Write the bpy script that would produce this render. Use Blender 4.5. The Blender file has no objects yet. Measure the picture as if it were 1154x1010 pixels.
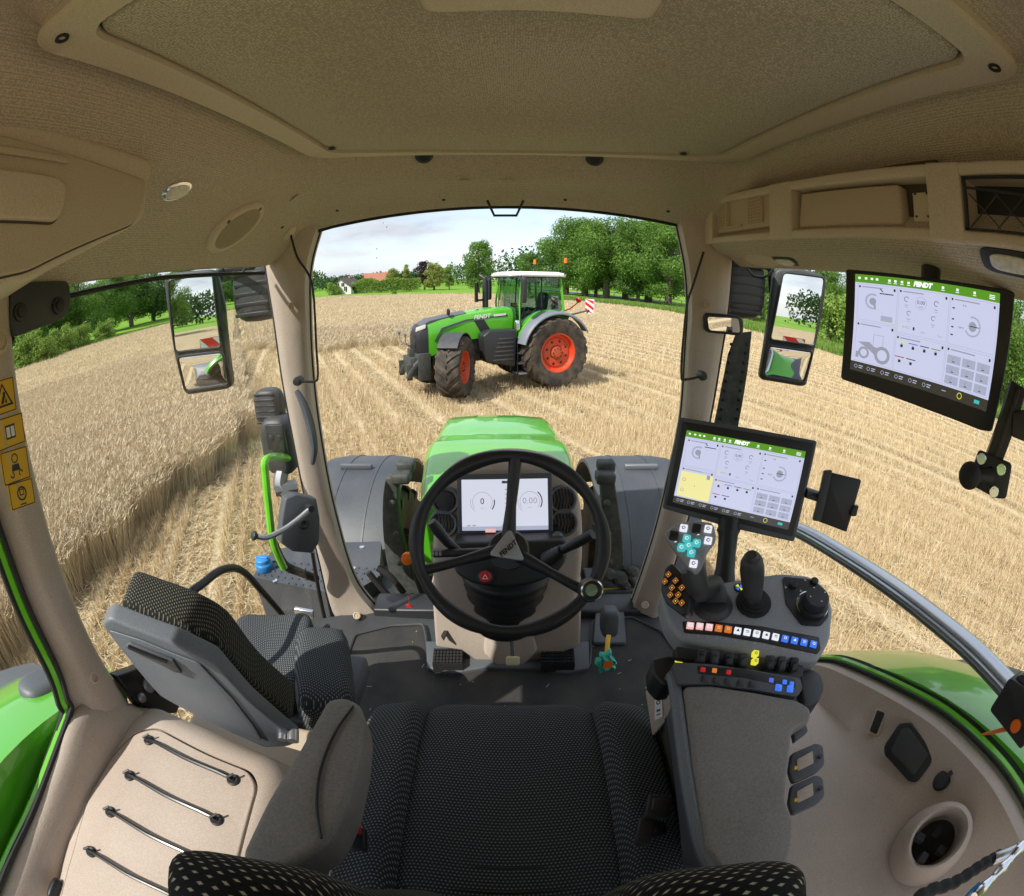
import bpy, bmesh, math, random
import numpy as np
from mathutils import Vector as V, Matrix
from mathutils.bvhtree import BVHTree
random.seed(7); rng = np.random.default_rng(11)
scene = bpy.context.scene
COL = scene.collection
R = math.radians
# ------------------------------------------------------------------ camera
FPX, PITCH, CZ = 542.0, R(20.2), 3.0          # fisheye focal length in photo pixels, downward pitch, eye height
cd = bpy.data.cameras.new('camera'); cam = bpy.data.objects.new('camera', cd); COL.objects.link(cam)
cam.location = (0, 0, CZ); cam.rotation_euler = (R(90) - PITCH, 0, 0)
cd.type = 'PANO'; cd.panorama_type = 'FISHEYE_EQUISOLID'
cd.sensor_width = 36.0; cd.sensor_height = 36.0 * 1010 / 1154
cd.fisheye_lens = 36.0 * FPX / 1154; cd.fisheye_fov = R(240)
cd.clip_start = 0.01; cd.clip_end = 5000
scene.camera = cam
# ------------------------------------------------------------------ light
SUN_DIR = V((-0.46, -0.48, 0.745)).normalized()
SUN_EL = math.asin(SUN_DIR.z); SUN_AZ = math.atan2(SUN_DIR.x, SUN_DIR.y)
sd = bpy.data.lights.new('sun', 'SUN'); sun = bpy.data.objects.new('sun', sd); COL.objects.link(sun)
sd.energy = 2.65; sd.angle = R(0.5); sd.color = (1, .95, .87)
sun.rotation_euler = SUN_DIR.to_track_quat('Z', 'Y').to_euler(); sun.location = (-20, -20, 40)
world = bpy.data.worlds.new('World'); scene.world = world; world.use_nodes = True
wt = world.node_tree; wt.nodes.clear()
def wn(t, **k):
    n = wt.nodes.new(t)
    for a, b in k.items(): setattr(n, a, b)
    return n
sky = wn('ShaderNodeTexSky', sky_type='NISHITA', sun_disc=False, sun_elevation=SUN_EL, sun_rotation=SUN_AZ)
bg = wn('ShaderNodeBackground'); bg.inputs[1].default_value = 0.15
out = wn('ShaderNodeOutputWorld')
tc = wn('ShaderNodeTexCoord'); mp = wn('ShaderNodeMapping'); mp.inputs['Scale'].default_value = (1.0, 1.0, 3.6)
mp.inputs['Location'].default_value = (3.1, .4, .3)
no = wn('ShaderNodeTexNoise'); no.inputs['Scale'].default_value = 3.4; no.inputs['Detail'].default_value = 10; no.inputs['Roughness'].default_value = .56
cr = wn('ShaderNodeValToRGB'); cr.color_ramp.elements[0].position = .36; cr.color_ramp.elements[1].position = .56
no2 = wn('ShaderNodeTexNoise'); no2.inputs['Scale'].default_value = 5.5; no2.inputs['Detail'].default_value = 8
cr2 = wn('ShaderNodeValToRGB')
cr2.color_ramp.elements[0].position = .3; cr2.color_ramp.elements[0].color = (2.0, 2.2, 2.6, 1)
cr2.color_ramp.elements[1].position = .62; cr2.color_ramp.elements[1].color = (2.95, 3.0, 3.1, 1)
mx = wn('ShaderNodeMixRGB')
lk = wt.links.new
lk(tc.outputs['Generated'], mp.inputs[0]); lk(mp.outputs[0], no.inputs['Vector']); lk(mp.outputs[0], no2.inputs['Vector'])
lk(no.outputs['Fac'], cr.inputs[0]); lk(no2.outputs['Fac'], cr2.inputs[0])
lift = wn('ShaderNodeMixRGB'); lift.inputs[0].default_value = .55; lift.inputs[2].default_value = (2.1, 2.35, 2.85, 1)   # thin high veil
lk(sky.outputs[0], lift.inputs[1])
lk(cr.outputs[0], mx.inputs[0]); lk(lift.outputs[0], mx.inputs[1]); lk(cr2.outputs[0], mx.inputs[2])
lk(mx.outputs[0], bg.inputs[0]); lk(bg.outputs[0], out.inputs[0])
scene.view_settings.view_transform = 'Standard'; scene.view_settings.look = 'None'
scene.view_settings.exposure = 1.07; scene.view_settings.gamma = 1
scene.render.engine = 'CYCLES'
cy = scene.cycles
cy.max_bounces = 14; cy.diffuse_bounces = 7; cy.glossy_bounces = 5; cy.transmission_bounces = 4; cy.transparent_max_bounces = 16
cy.use_denoising = True; cy.sample_clamp_indirect = 6
cy.caustics_reflective = False; cy.caustics_refractive = False

# ------------------------------------------------------------------ picking points of the real place
def ray(px, py):
    dx, dy = px - 577, 505 - py
    r = math.hypot(dx, dy) or 1e-6
    th = 2 * math.asin(min(.9999, r / (2 * FPX)))
    a, u, f = math.sin(th) * dx / r, math.sin(th) * dy / r, math.cos(th)
    return V((a, f * math.cos(PITCH) + u * math.sin(PITCH), u * math.cos(PITCH) - f * math.sin(PITCH)))
EYE = V((0, 0, CZ))
def P(px, py, x=None, y=None, z=None, d=None):
    r = ray(px, py)
    t = x / r.x if x is not None else y / r.y if y is not None else (z - CZ) / r.z if z is not None else d
    return EYE + r * t
def PP(px, py, pl):                         # pl = (point, normal)
    r = ray(px, py); o, n = V(pl[0]), V(pl[1])
    return EYE + r * ((o - EYE).dot(n) / r.dot(n))

# ------------------------------------------------------------------ materials
MATS = {}
def mat(name, col, rough=.5, metal=0, noise=None, bump=None, spec=.5, coat=0, emit=None, vary=None):
    m = bpy.data.materials.new(name); m.use_nodes = True; t = m.node_tree; b = t.nodes['Principled BSDF']
    b.inputs['Base Color'].default_value = (*col, 1); b.inputs['Roughness'].default_value = rough
    b.inputs['Metallic'].default_value = metal; b.inputs['Specular IOR Level'].default_value = spec
    b.inputs['Coat Weight'].default_value = coat; b.inputs['Coat Roughness'].default_value = .04
    tcn = t.nodes.new('ShaderNodeTexCoord')
    if noise:                                # (scale, amount, col2)
        n = t.nodes.new('ShaderNodeTexNoise'); n.inputs['Scale'].default_value = noise[0]; n.inputs['Detail'].default_value = 6
        r_ = t.nodes.new('ShaderNodeValToRGB'); r_.color_ramp.elements[0].position = .35; r_.color_ramp.elements[1].position = .68
        r_.color_ramp.elements[0].color = (*col, 1); r_.color_ramp.elements[1].color = (*noise[1], 1)
        t.links.new(tcn.outputs['Object'], n.inputs['Vector']); t.links.new(n.outputs['Fac'], r_.inputs[0])
        t.links.new(r_.outputs[0], b.inputs['Base Color'])
    if bump:                                 # (scale, distance, strength)
        n = t.nodes.new('ShaderNodeTexNoise'); n.inputs['Scale'].default_value = bump[0]; n.inputs['Detail'].default_value = 4
        bn = t.nodes.new('ShaderNodeBump'); bn.inputs['Distance'].default_value = bump[1]; bn.inputs['Strength'].default_value = bump[2]
        t.links.new(tcn.outputs['Object'], n.inputs['Vector']); t.links.new(n.outputs['Fac'], bn.inputs['Height'])
        t.links.new(bn.outputs[0], b.inputs['Normal'])
        src = b.inputs['Base Color'].links[0].from_socket if b.inputs['Base Color'].links else None
        gm = t.nodes.new('ShaderNodeMapRange'); gm.inputs[1].default_value = .3; gm.inputs[2].default_value = .7; gm.inputs[3].default_value = .84; gm.inputs[4].default_value = 1.12
        gx = t.nodes.new('ShaderNodeVectorMath'); gx.operation = 'SCALE'; t.links.new(n.outputs['Fac'], gm.inputs[0]); t.links.new(gm.outputs[0], gx.inputs['Scale'])
        if src: t.links.new(src, gx.inputs[0])
        else: gx.inputs[0].default_value = col
        t.links.new(gx.outputs[0], b.inputs['Base Color'])
    if emit:
        b.inputs['Emission Color'].default_value = (*emit[0], 1); b.inputs['Emission Strength'].default_value = emit[1]
    MATS[name] = m
    return m
def nodes_of(m): return m.node_tree.nodes, m.node_tree.links, m.node_tree.nodes['Principled BSDF']
def weave(name, c1, c2, scale, dist, rough=.95, st=1.0):
    m = mat(name, c1, rough, spec=.2); n, l, b = nodes_of(m); tcn = [q for q in n if q.type == 'TEX_COORD'][0]
    v = n.new('ShaderNodeTexVoronoi'); v.inputs['Scale'].default_value = scale; v.inputs['Randomness'].default_value = .5
    r_ = n.new('ShaderNodeValToRGB'); r_.color_ramp.elements[0].position = .15; r_.color_ramp.elements[1].position = .62
    r_.color_ramp.elements[0].color = (*c1, 1); r_.color_ramp.elements[1].color = (*c2, 1)
    bn = n.new('ShaderNodeBump'); bn.invert = True; bn.inputs['Distance'].default_value = dist; bn.inputs['Strength'].default_value = st
    l.new(tcn.outputs['Object'], v.inputs['Vector']); l.new(v.outputs['Distance'], r_.inputs[0]); l.new(r_.outputs[0], b.inputs['Base Color'])
    l.new(v.outputs['Distance'], bn.inputs['Height']); l.new(bn.outputs[0], b.inputs['Normal'])
    return m
def dots(name, base, dot, k, thr, mixv=(1, 1)):      # knitted upholstery with rows of light stitches
    m = mat(name, base, .85, spec=.25); n, l, b = nodes_of(m); tcn = [q for q in n if q.type == 'TEX_COORD'][0]
    sx = n.new('ShaderNodeSeparateXYZ'); l.new(tcn.outputs['Object'], sx.inputs[0])
    def M(op, a, bb):
        q = n.new('ShaderNodeMath'); q.operation = op
        for i, w in enumerate((a, bb)):
            if w is None: continue
            if isinstance(w, (int, float)): q.inputs[i].default_value = w
            else: l.new(w, q.inputs[i])
        return q.outputs[0]
    s = M('SUBTRACT', sx.outputs[1], sx.outputs[2])
    row = M('FLOOR', M('MULTIPLY', s, k * mixv[1]), None)
    off = M('MULTIPLY', M('MODULO', row, 2.0), .5)
    u = M('ADD', M('MULTIPLY', sx.outputs[0], k * mixv[0]), off)
    fu = M('ABSOLUTE', M('SUBTRACT', M('FRACT', u, None), .5), None)
    fv = M('ABSOLUTE', M('SUBTRACT', M('FRACT', M('MULTIPLY', s, k * mixv[1]), None), .5), None)
    dd = M('ADD', M('MULTIPLY', fu, 1.0), M('MULTIPLY', fv, 1.15))
    r_ = n.new('ShaderNodeValToRGB'); r_.color_ramp.elements[0].position = thr; r_.color_ramp.elements[1].position = thr + .12
    r_.color_ramp.elements[0].color = (*dot, 1); r_.color_ramp.elements[1].color = (*base, 1)
    bn = n.new('ShaderNodeBump'); bn.invert = True; bn.inputs['Distance'].default_value = .0012; bn.inputs['Strength'].default_value = .8
    l.new(dd, r_.inputs[0]); l.new(r_.outputs[0], b.inputs['Base Color']); l.new(dd, bn.inputs['Height']); l.new(bn.outputs[0], b.inputs['Normal'])
    return m
def glassmat(name, tint, refl=1.0):
    m = bpy.data.materials.new(name); m.use_nodes = True; t = m.node_tree; t.nodes.clear()
    o = t.nodes.new('ShaderNodeOutputMaterial'); mixn = t.nodes.new('ShaderNodeMixShader'); tr = t.nodes.new('ShaderNodeBsdfTransparent')
    gl = t.nodes.new('ShaderNodeBsdfGlossy'); fr = t.nodes.new('ShaderNodeFresnel'); fr.inputs[0].default_value = 1.3
    ml = t.nodes.new('ShaderNodeMath'); ml.operation = 'MULTIPLY'; ml.inputs[1].default_value = refl
    tr.inputs[0].default_value = (*tint, 1); gl.inputs['Roughness'].default_value = .0; gl.inputs[0].default_value = (1, 1, 1, 1)
    t.links.new(fr.outputs[0], ml.inputs[0]); t.links.new(ml.outputs[0], mixn.inputs[0]); t.links.new(tr.outputs[0], mixn.inputs[1])
    t.links.new(gl.outputs[0], mixn.inputs[2]); t.links.new(mixn.outputs[0], o.inputs[0])
    MATS[name] = m; return m
lining = weave('lining_fabric', (.78, .68, .565), (.47, .395, .31), 300, .0016)
hatchfab = weave('hatch_fabric', (.76, .67, .56), (.43, .37, .29), 250, .0020)
beige = mat('beige_plastic', (.54, .45, .385), .55, bump=(420, .0008, .7), noise=(5, (.47, .385, .32)))
beige_dk = mat('beige_panel', (.56, .46, .345), .6, bump=(420, .0006, .5))
tan = mat('overhead_plastic', (.65, .55, .43), .6, bump=(420, .0006, .4))
charcoal = mat('charcoal_plastic', (.045, .047, .052), .5, bump=(380, .0006, .5), noise=(8, (.06, .062, .067)))
dark = mat('black_plastic', (.024, .025, .028), .42, bump=(500, .0004, .4))
blackm = mat('black_metal', (.012, .012, .014), .3)
grey = mat('grey_plastic', (.17, .19, .22), .5, bump=(420, .0006, .4))
midgrey = mat('dark_grey_plastic', (.09, .10, .115), .5, bump=(380, .0007, .5), noise=(5, (.11, .12, .135)))
conplast = mat('console_plastic', (.34, .355, .38), .5, bump=(420, .0006, .4))
brown = mat('gap_shade_and_insects', (.08, .06, .04), .8)  # shade of grille and gaps put into the colour; insect marks use it too
silver = mat('badge_silver', (.38, .39, .40), .4, metal=.4)
rubber = mat('rubber', (.02, .02, .021), .75, bump=(90, .001, .4))
leather = mat('armrest_leatherette', (.23, .215, .20), .65, bump=(260, .0012, .7), noise=(7, (.28, .26, .245)))
floormat = mat('floor_mat', (.03, .03, .031), .85, bump=(300, .0015, .8), noise=(7, (.06, .056, .05)))
green = mat('green_paint', (.075, .42, .012), .30, coat=.75, noise=(2.2, (.11, .43, .025)))
lgreen = mat('bright_green_paint', (.16, .60, .02), .3, coat=1.0)
redp = mat('red_rim_paint', (.70, .05, .012), .5, coat=.2, noise=(3, (.48, .10, .04)))
mudguard = mat('mudguard_plastic', (.055, .062, .075), .5, bump=(120, .001, .5), noise=(3, (.085, .09, .10)))
tyre = mat('tyre_rubber', (.03, .027, .024), .85, noise=(5, (.11, .085, .06)), bump=(60, .004, .5))
chrome = mat('chrome', (.85, .86, .88), .12, metal=1)
alu = mat('brushed_aluminium', (.62, .65, .70), .3, metal=.9)
steel = mat('dull_steel', (.32, .33, .35), .45, metal=.8)
white = mat('white_paint', (.8, .8, .8), .45)
rubgrey = mat('tow_grey', (.05, .055, .05), .6, noise=(25, (.085, .09, .08)), bump=(60, .002, .6), spec=.3)
mirror = mat('mirror_glass', (.92, .93, .94), .01, metal=1)
glass = glassmat('window_glass', (.97, .98, .97), .05)
tglass = glassmat('tinted_glass', (.45, .60, .60), 3.0)
yellow = mat('warning_yellow', (.80, .46, .015), .45)
orange = mat('orange_plastic', (.85, .17, .01), .4)
redpl = mat('red_plastic', (.70, .02, .02), .4)
turq = mat('turquoise_film', (.05, .55, .42), .25, bump=(60, .004, 1))
cream = mat('cream_pedal', (.62, .55, .33), .6)
bluepl = mat('blue_plastic', (.03, .22, .55), .4)
lampg = mat('lamp_lens', (.8, .78, .70), .15, bump=(120, .003, 1))
seatfab = dots('seat_fabric', (.036, .041, .048), (.26, .28, .29), 155, .23)
seatbig = dots('backrest_fabric', (.012, .013, .015), (.55, .52, .40), 95, .17, (.7, 1.3))
seatpat = dots('side_fabric', (.02, .02, .018), (.20, .195, .155), 210, .27)
def em(name, c, s=1.0):
    m = mat(name, (.01, .01, .01), .14, emit=(c, s * .62)); return m
scr_bg = em('screen_white', (.52, .54, .72), .88); scr_dk = em('screen_dark', (.055, .05, .04), .6); scr_gr = em('screen_green', (.10, .30, .02), .8)
scr_bk = em('screen_black', (.02, .02, .03), .5); scr_mid = em('screen_grey', (.28, .29, .36), .9); scr_pl = em('screen_pale', (.36, .38, .50), .85)
scr_ye = em('screen_yellow', (.75, .70, .30), .9); scr_bl = em('screen_blue', (.08, .10, .7), .9); scr_wh = em('screen_text', (.85, .87, .85), 1)
scr_y2 = em('screen_marker', (.65, .62, .05), .9); scr_bg2 = em('display_white', (.56, .58, .68), .9)
b_teal = em('button_teal', (.06, .55, .55), .7); b_or = em('button_orange', (.80, .22, .03), .6); b_pk = em('button_pink', (.85, .45, .42), .8)
b_wh = em('button_white', (.75, .78, .85), .85); b_bl = em('button_blue', (.04, .16, .75), .9); b_ye = em('button_yellow', (.75, .72, .05), .8)
b_rd = em('button_red', (.6, .02, .02), .5)

# ------------------------------------------------------------------ geometry collector (world coordinates)
def rnd(pts, r, n=4):                       # round the corners of a 3D polygon
    o = []; k = len(pts)
    for i in range(k):
        a, b, c = V(pts[i - 1]), V(pts[i]), V(pts[(i + 1) % k])
        rr = min(r, (a - b).length * .45, (c - b).length * .45)
        p, q = b + (a - b).normalized() * rr, b + (c - b).normalized() * rr
        for j in range(n + 1):
            t = j / n; o.append(p * (1 - t) ** 2 + b * 2 * t * (1 - t) + q * t * t)
    return o
def smooth(pts, n=6, closed=False):         # Catmull-Rom
    pts = [V(p) for p in pts]; k = len(pts); o = []
    for i in range(k if closed else k - 1):
        if closed: a, b, c, d = pts[i - 1], pts[i], pts[(i + 1) % k], pts[(i + 2) % k]
        else: a, b, c, d = pts[max(i - 1, 0)], pts[i], pts[i + 1], pts[min(i + 2, k - 1)]
        for j in range(n):
            t = j / n
            o.append(.5 * ((2 * b) + (c - a) * t + (2 * a - 5 * b + 4 * c - d) * t * t + (3 * b - a - 3 * c + d) * t ** 3))
    if not closed: o.append(pts[-1])
    return o
class Fr:
    def __init__(s, o, u, v):
        s.o = V(o); s.u = V(u).normalized(); v = V(v); s.v = (v - s.u * v.dot(s.u)).normalized(); s.n = s.u.cross(s.v)
    def p(s, a, b, c=0): return s.o + s.u * a + s.v * b + s.n * c
WF = Fr((0, 0, 0), (1, 0, 0), (0, 1, 0))
class G:
    def __init__(s): s.v = []; s.f = []; s.m = []
    def add(s, vs, fs, mi=0):
        k = len(s.v); s.v += [tuple(q) for q in vs]; s.f += [tuple(i + k for i in f) for f in fs]; s.m += [mi] * len(fs); return s
    def box(s, u0, u1, v0, v1, w0, w1, fr=WF, mi=0):
        vs = [fr.p(a, b, c) for c in (w0, w1) for b in (v0, v1) for a in (u0, u1)]
        return s.add(vs, [(0, 2, 3, 1), (4, 5, 7, 6), (0, 1, 5, 4), (2, 6, 7, 3), (0, 4, 6, 2), (1, 3, 7, 5)], mi)
    def prism(s, pts, off, mi=0):
        pts = [V(p) for p in pts]; off = V(off); k = len(pts)
        nn = V((0, 0, 0))
        for i in range(k): nn += pts[i].cross(pts[(i + 1) % k])
        if nn.dot(off) > 0: pts.reverse()
        vs = pts + [p + off for p in pts]
        fs = [tuple(range(k)), tuple(range(2 * k - 1, k - 1, -1))] + [(i, k + i, k + (i + 1) % k, (i + 1) % k) for i in range(k)]
        return s.add(vs, fs, mi)
    def loft(s, rings, closed=True, cap=True, mi=0):
        n = len(rings[0]); vs = [p for r_ in rings for p in r_]; fs = []
        for i in range(len(rings) - 1):
            for j in range(n if closed else n - 1):
                a, b = i * n + j, i * n + (j + 1) % n
                fs.append((a, b, b + n, a + n))
        if cap and closed: fs += [tuple(range(n - 1, -1, -1)), tuple(range((len(rings) - 1) * n, len(rings) * n))]
        return s.add(vs, fs, mi)
    def tube(s, pts, r, n=10, closed=False, flat=None, mi=0):
        pts = [V(p) for p in pts]; k = len(pts); rr = r if isinstance(r, (list, tuple)) else [r] * k
        T = [(pts[(i + 1) % k] - pts[i - 1]) if closed else (pts[min(i + 1, k - 1)] - pts[max(i - 1, 0)]) for i in range(k)]
        T = [t.normalized() for t in T]
        a = V((0, 0, 1)) if abs(T[0].z) < .9 else V((1, 0, 0)); a = (a - T[0] * a.dot(T[0])).normalized(); rings = []
        for i in range(k):
            a = (a - T[i] * a.dot(T[i])).normalized(); b = T[i].cross(a)
            rings.append([pts[i] + (a * math.cos(q * 2 * math.pi / n) * (flat or 1) + b * math.sin(q * 2 * math.pi / n)) * rr[i] for q in range(n)])
        if closed: rings.append(rings[0])
        return s.loft(rings, True, not closed, mi)
    def lathe(s, o, ax, prof, n=24, mi=0, cap=True):   # prof: (radius, height) along axis
        ax = V(ax).normalized(); o = V(o); a = V((0, 0, 1)) if abs(ax.z) < .9 else V((1, 0, 0)); a = (a - ax * a.dot(ax)).normalized(); b = ax.cross(a)
        rings = [[o + ax * h + (a * math.cos(q * 2 * math.pi / n) + b * math.sin(q * 2 * math.pi / n)) * max(r_, 1e-5) for q in range(n)] for r_, h in prof]
        return s.loft(rings, True, cap, mi)
    def soft(s, fr, a, b, c, e1=.4, e2=.4, n=28, m=16, mi=0, bend=None):   # superellipsoid cushion
        sg = lambda w, e: math.copysign(abs(w) ** e, w)
        rings = []
        for i in range(m + 1):
            et = -math.pi / 2 + math.pi * i / m; ring = []
            for j in range(n):
                om = 2 * math.pi * j / n; ce = sg(math.cos(et), e1) if abs(math.cos(et)) > 1e-9 else 1e-4
                x, y, z = a * ce * sg(math.cos(om), e2), b * ce * sg(math.sin(om), e2), c * sg(math.sin(et), e1)
                if bend: x, y, z = bend(x, y, z)
                ring.append(fr.p(x, y, z))
            rings.append(ring)
        return s.loft(rings, True, True, mi)
    def ball(s, o, r, mi=0, n=16): return s.soft(Fr(o, (1, 0, 0), (0, 1, 0)), r, r, r, 1, 1, n, n // 2 + 2, mi)
    def bvh(s): return BVHTree.FromPolygons([V(q) for q in s.v], s.f)
    def out(s, name, mats, root=None, bevel=0, seg=2, ang=35, solid=0, subd=0, parent=None):
        par = parent or root
        me = bpy.data.meshes.new(name); o = V(root['_o']) if root is not None and '_o' in root else V((0, 0, 0))
        me.from_pydata([(a - o.x, b - o.y, c - o.z) for a, b, c in s.v], [], s.f)
        mats = mats if isinstance(mats, (list, tuple)) else [mats]
        for q in mats: me.materials.append(q)
        if any(s.m): me.polygons.foreach_set('material_index', s.m)
        me.validate(); bm = bmesh.new(); bm.from_mesh(me); bmesh.ops.remove_doubles(bm, verts=bm.verts, dist=1e-6)
        if len(bm.faces) < 60000: bmesh.ops.recalc_face_normals(bm, faces=bm.faces)
        bm.to_mesh(me); bm.free()
        me.polygons.foreach_set('use_smooth', [True] * len(me.polygons))
        ob = bpy.data.objects.new(name, me); COL.objects.link(ob)
        if subd: ms = ob.modifiers.new('s', 'SUBSURF'); ms.levels = ms.render_levels = subd
        if solid: ms = ob.modifiers.new('t', 'SOLIDIFY'); ms.thickness = solid; ms.offset = -1
        if bevel:
            ms = ob.modifiers.new('b', 'BEVEL'); ms.width = bevel; ms.segments = seg; ms.limit_method = 'ANGLE'; ms.angle_limit = R(ang); ms.harden_normals = False
        else: me.set_sharp_from_angle(angle=R(ang))
        if par is not None: ob.parent = par
        if root is None: pass
        return ob
def thing(name, label, cat, loc=(0, 0, 0), group=None):
    o = bpy.data.objects.new(name, None); COL.objects.link(o); o.location = loc; o['_o'] = tuple(loc)
    o['label'] = label; o['category'] = cat; o.empty_display_size = .05
    if group: o['group'] = group
    return o
def tag(o, label, cat, group=None, kind=None):
    if label: o['label'] = label
    if cat: o['category'] = cat
    if group: o['group'] = group
    if kind: o['kind'] = kind
    return o
def struct(o): o['kind'] = 'structure'; return o
def text(g, body, fr, size, x=0, y=0, h=.0006, shear=0, mi=0, align='CENTER', fat=0):
    c = bpy.data.curves.new('t', 'FONT'); c.body = body; c.size = size; c.align_x = align; c.align_y = 'CENTER'; c.shear = shear; c.offset = fat
    c.resolution_u = 2
    o = bpy.data.objects.new('t', c); COL.objects.link(o); dg = bpy.context.evaluated_depsgraph_get(); me = o.evaluated_get(dg).to_mesh()
    g.add([fr.p(x + q.co.x, y + q.co.y, h) for q in me.vertices], [tuple(p.vertices) for p in me.polygons], mi)
    bpy.data.objects.remove(o); bpy.data.curves.remove(c)
def ring_flat(g, fr, x, y, r0, r1, h, a0=0, a1=360, n=24, mi=0):
    vs, fs = [], []
    for i in range(n + 1):
        a = R(a0 + (a1 - a0) * i / n)
        vs += [fr.p(x + r0 * math.cos(a), y + r0 * math.sin(a), h), fr.p(x + r1 * math.cos(a), y + r1 * math.sin(a), h)]
        if i: k = 2 * i; fs.append((k - 2, k - 1, k + 1, k))
    g.add(vs, fs, mi)
def flat(g, fr, pts, h, mi=0): g.add([fr.p(a, b, h) for a, b in pts], [tuple(range(len(pts)))], mi)
def rect(g, fr, x, y, w, hh, h, mi=0): flat(g, fr, [(x - w / 2, y - hh / 2), (x + w / 2, y - hh / 2), (x + w / 2, y + hh / 2), (x - w / 2, y + hh / 2)], h, mi)
#@@SECTIONS

# ================================================================== OWN TRACTOR: the cab the photo is taken in
own = thing('tractor', 'green tractor the photo is taken inside, with beige cab lining, pillars, hood and fenders', 'tractor', (0, .6, 0))
BYL, BXL, BXR, FY = 1.5, -.80, .74, 1.52
# ---- ceiling lining
def rr(x0, x1, y0, y1, r, bow=0):
    pts = []
    for cx, cyy, a0 in ((x1 - r, y1 - r, 0), (x0 + r, y1 - r, 90), (x0 + r, y0 + r, 180), (x1 - r, y0 + r, 270)):
        for i in range(7): a = R(a0 + 15 * i); pts.append([cx + r * math.cos(a), cyy + r * math.sin(a)])
        nx = {0: ((x1 - r, y1), (x0 + r, y1)), 90: ((x0, y1 - r), (x0, y0 + r)), 180: ((x0 + r, y0), (x1 - r, y0)), 270: ((x1, y0 + r), (x1, y1 - r))}[a0]
        for i in range(1, 14): t = i / 14; pts.append([nx[0][0] * (1 - t) + nx[1][0] * t, nx[0][1] * (1 - t) + nx[1][1] * t])
    if bow:
        cx, hx = (x0 + x1) / 2, (x1 - x0) / 2
        for p in pts:
            if p[1] > (y0 + y1) / 2: p[1] += bow * (1 - ((p[0] - cx) / hx) ** 2) * (p[1] - (y0 + y1) / 2) / ((y1 - y0) / 2)
    return pts
HX0, HX1, HY0, HY1 = -.525, .60, .235, 1.20
hatch_o = rr(HX0, HX1, HY0, HY1, .05, .15)
outer = rr(BXL, BXR, -.72, 1.50, .10, .13)
def outz(p, real=False):
    if p[0] > .3 and p[1] < 1.40 and not real: return 3.242 + .046 * max(0, min(1, (p[1] - .3) / 1.2))
    f = max(0, min(1, (p[1] - 1.15) / .3)) * max(0, min(1, (.765 - abs(p[0] + .03)) / .10)); c = max(0, 1 - (abs(p[0] + .03) / .80) ** 2)
    return 3.092 + f * (.085 + .075 * c)
rings = []
for s_, g_ in ((0, -.04), (.04, -.16), (.12, -.10), (.22, .10), (.38, .30), (.55, .45), (.75, .66), (.9, .84), (1, 1)):
    ring = []
    for h, o in zip(hatch_o, outer):
        x, y = h[0] * (1 - s_) + o[0] * s_, h[1] * (1 - s_) + o[1] * s_
        front = max(0, min(1, (y - 1.15) / .15)) * max(0, 1 - abs(x) / .75)
        gg = g_ + front * (.28 if .15 < s_ < .6 else 0) * (1 - abs(s_ - .38) / .25 if abs(s_ - .38) < .25 else 0)
        ring.append((x, y, 3.385 + (outz(o) - 3.385) * gg))
    rings.append(ring)
lip = [(o[0] + (.015 if o[0] > 0 else -.015), o[1] + (.02 if o[1] > 0 else -.02), outz(o) + .012) for o in outer]
gl_ = G().loft(rings + [lip], True, False); LB = gl_.bvh()
gl_.out('roof_lining', lining, own, ang=60, subd=1)
# outer roof skin so that no light leaks in and the outside reads as a roof
g = G(); r0 = [(o[0] * 1.02, o[1] * 1.02 + .02, outz(o, True) + .014) for o in outer]; r1 = [(o[0] * 1.06, o[1] * 1.06 + .02, 3.30) for o in outer]
r2 = [(o[0] * 1.0, o[1], 3.50) for o in outer]; r3 = [(o[0] * .6, o[1] * .6, 3.54) for o in outer]
g.loft([lip, r0, r1, r2, r3], True, False); g.add(r3, [tuple(range(len(r3)))]); g.out('roof_shell', lgreen, own, ang=60)
def lhit(px, py, b=None):
    loc, nor, i, d = (b or LB).ray_cast(EYE, ray(px, py))
    if loc is None: return P(px, py, d=1.2), -ray(px, py)
    if nor.dot(ray(px, py)) > 0: nor = -nor
    return loc, nor
def nfr(loc, nor, up=(0, 1, 0)):
    u = V(up).cross(nor).normalized(); return Fr(loc, u, nor.cross(u))
# hatch: frame + fabric panel
hin = rr(HX0 + .065, HX1 - .065, HY0 + .065, HY1 - .03, .035, .15)
g = G(); A = [(a, b, 3.395) for a, b in hatch_o]; B = [(a, b, 3.374) for a, b in hatch_o]
sh = lambda L, k, z: [((p[0] - .03) * k + .03, (p[1] - .75) * k + .75, z) for p in L]
C_ = sh(hatch_o, .985, 3.366); D_ = [(a, b, 3.366) for a, b in hin]; E_ = [(a, b, 3.382) for a, b in hin]
g.loft([A, B, C_, D_, E_], True, False)
hatch = g.out('roof_hatch', tan, own, ang=40)
g = G(); rows = []
for k_ in (1.0, .99, .97, .8, .6, .4, .2, .02):
    z = 3.379 if k_ == 1 else 3.372 if k_ == .99 else 3.369 + .004 * (1 - k_)
    rows.append([((a - .03) * k_ * .994 + .03, (b - .75) * k_ * .994 + .75, z) for a, b in hin])
g.loft(rows, True, False); g.add(rows[-1], [tuple(range(len(rows[-1])))]); g.out('hatch_panel', hatchfab, own, parent=hatch, ang=50)
g = G(); g.soft(Fr((.03, .462, 3.352), (1, 0, 0), (0, 1, 0)), .13, .035, .022, .3, .3); g.out('hatch_handle', tan, own, parent=hatch)
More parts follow.
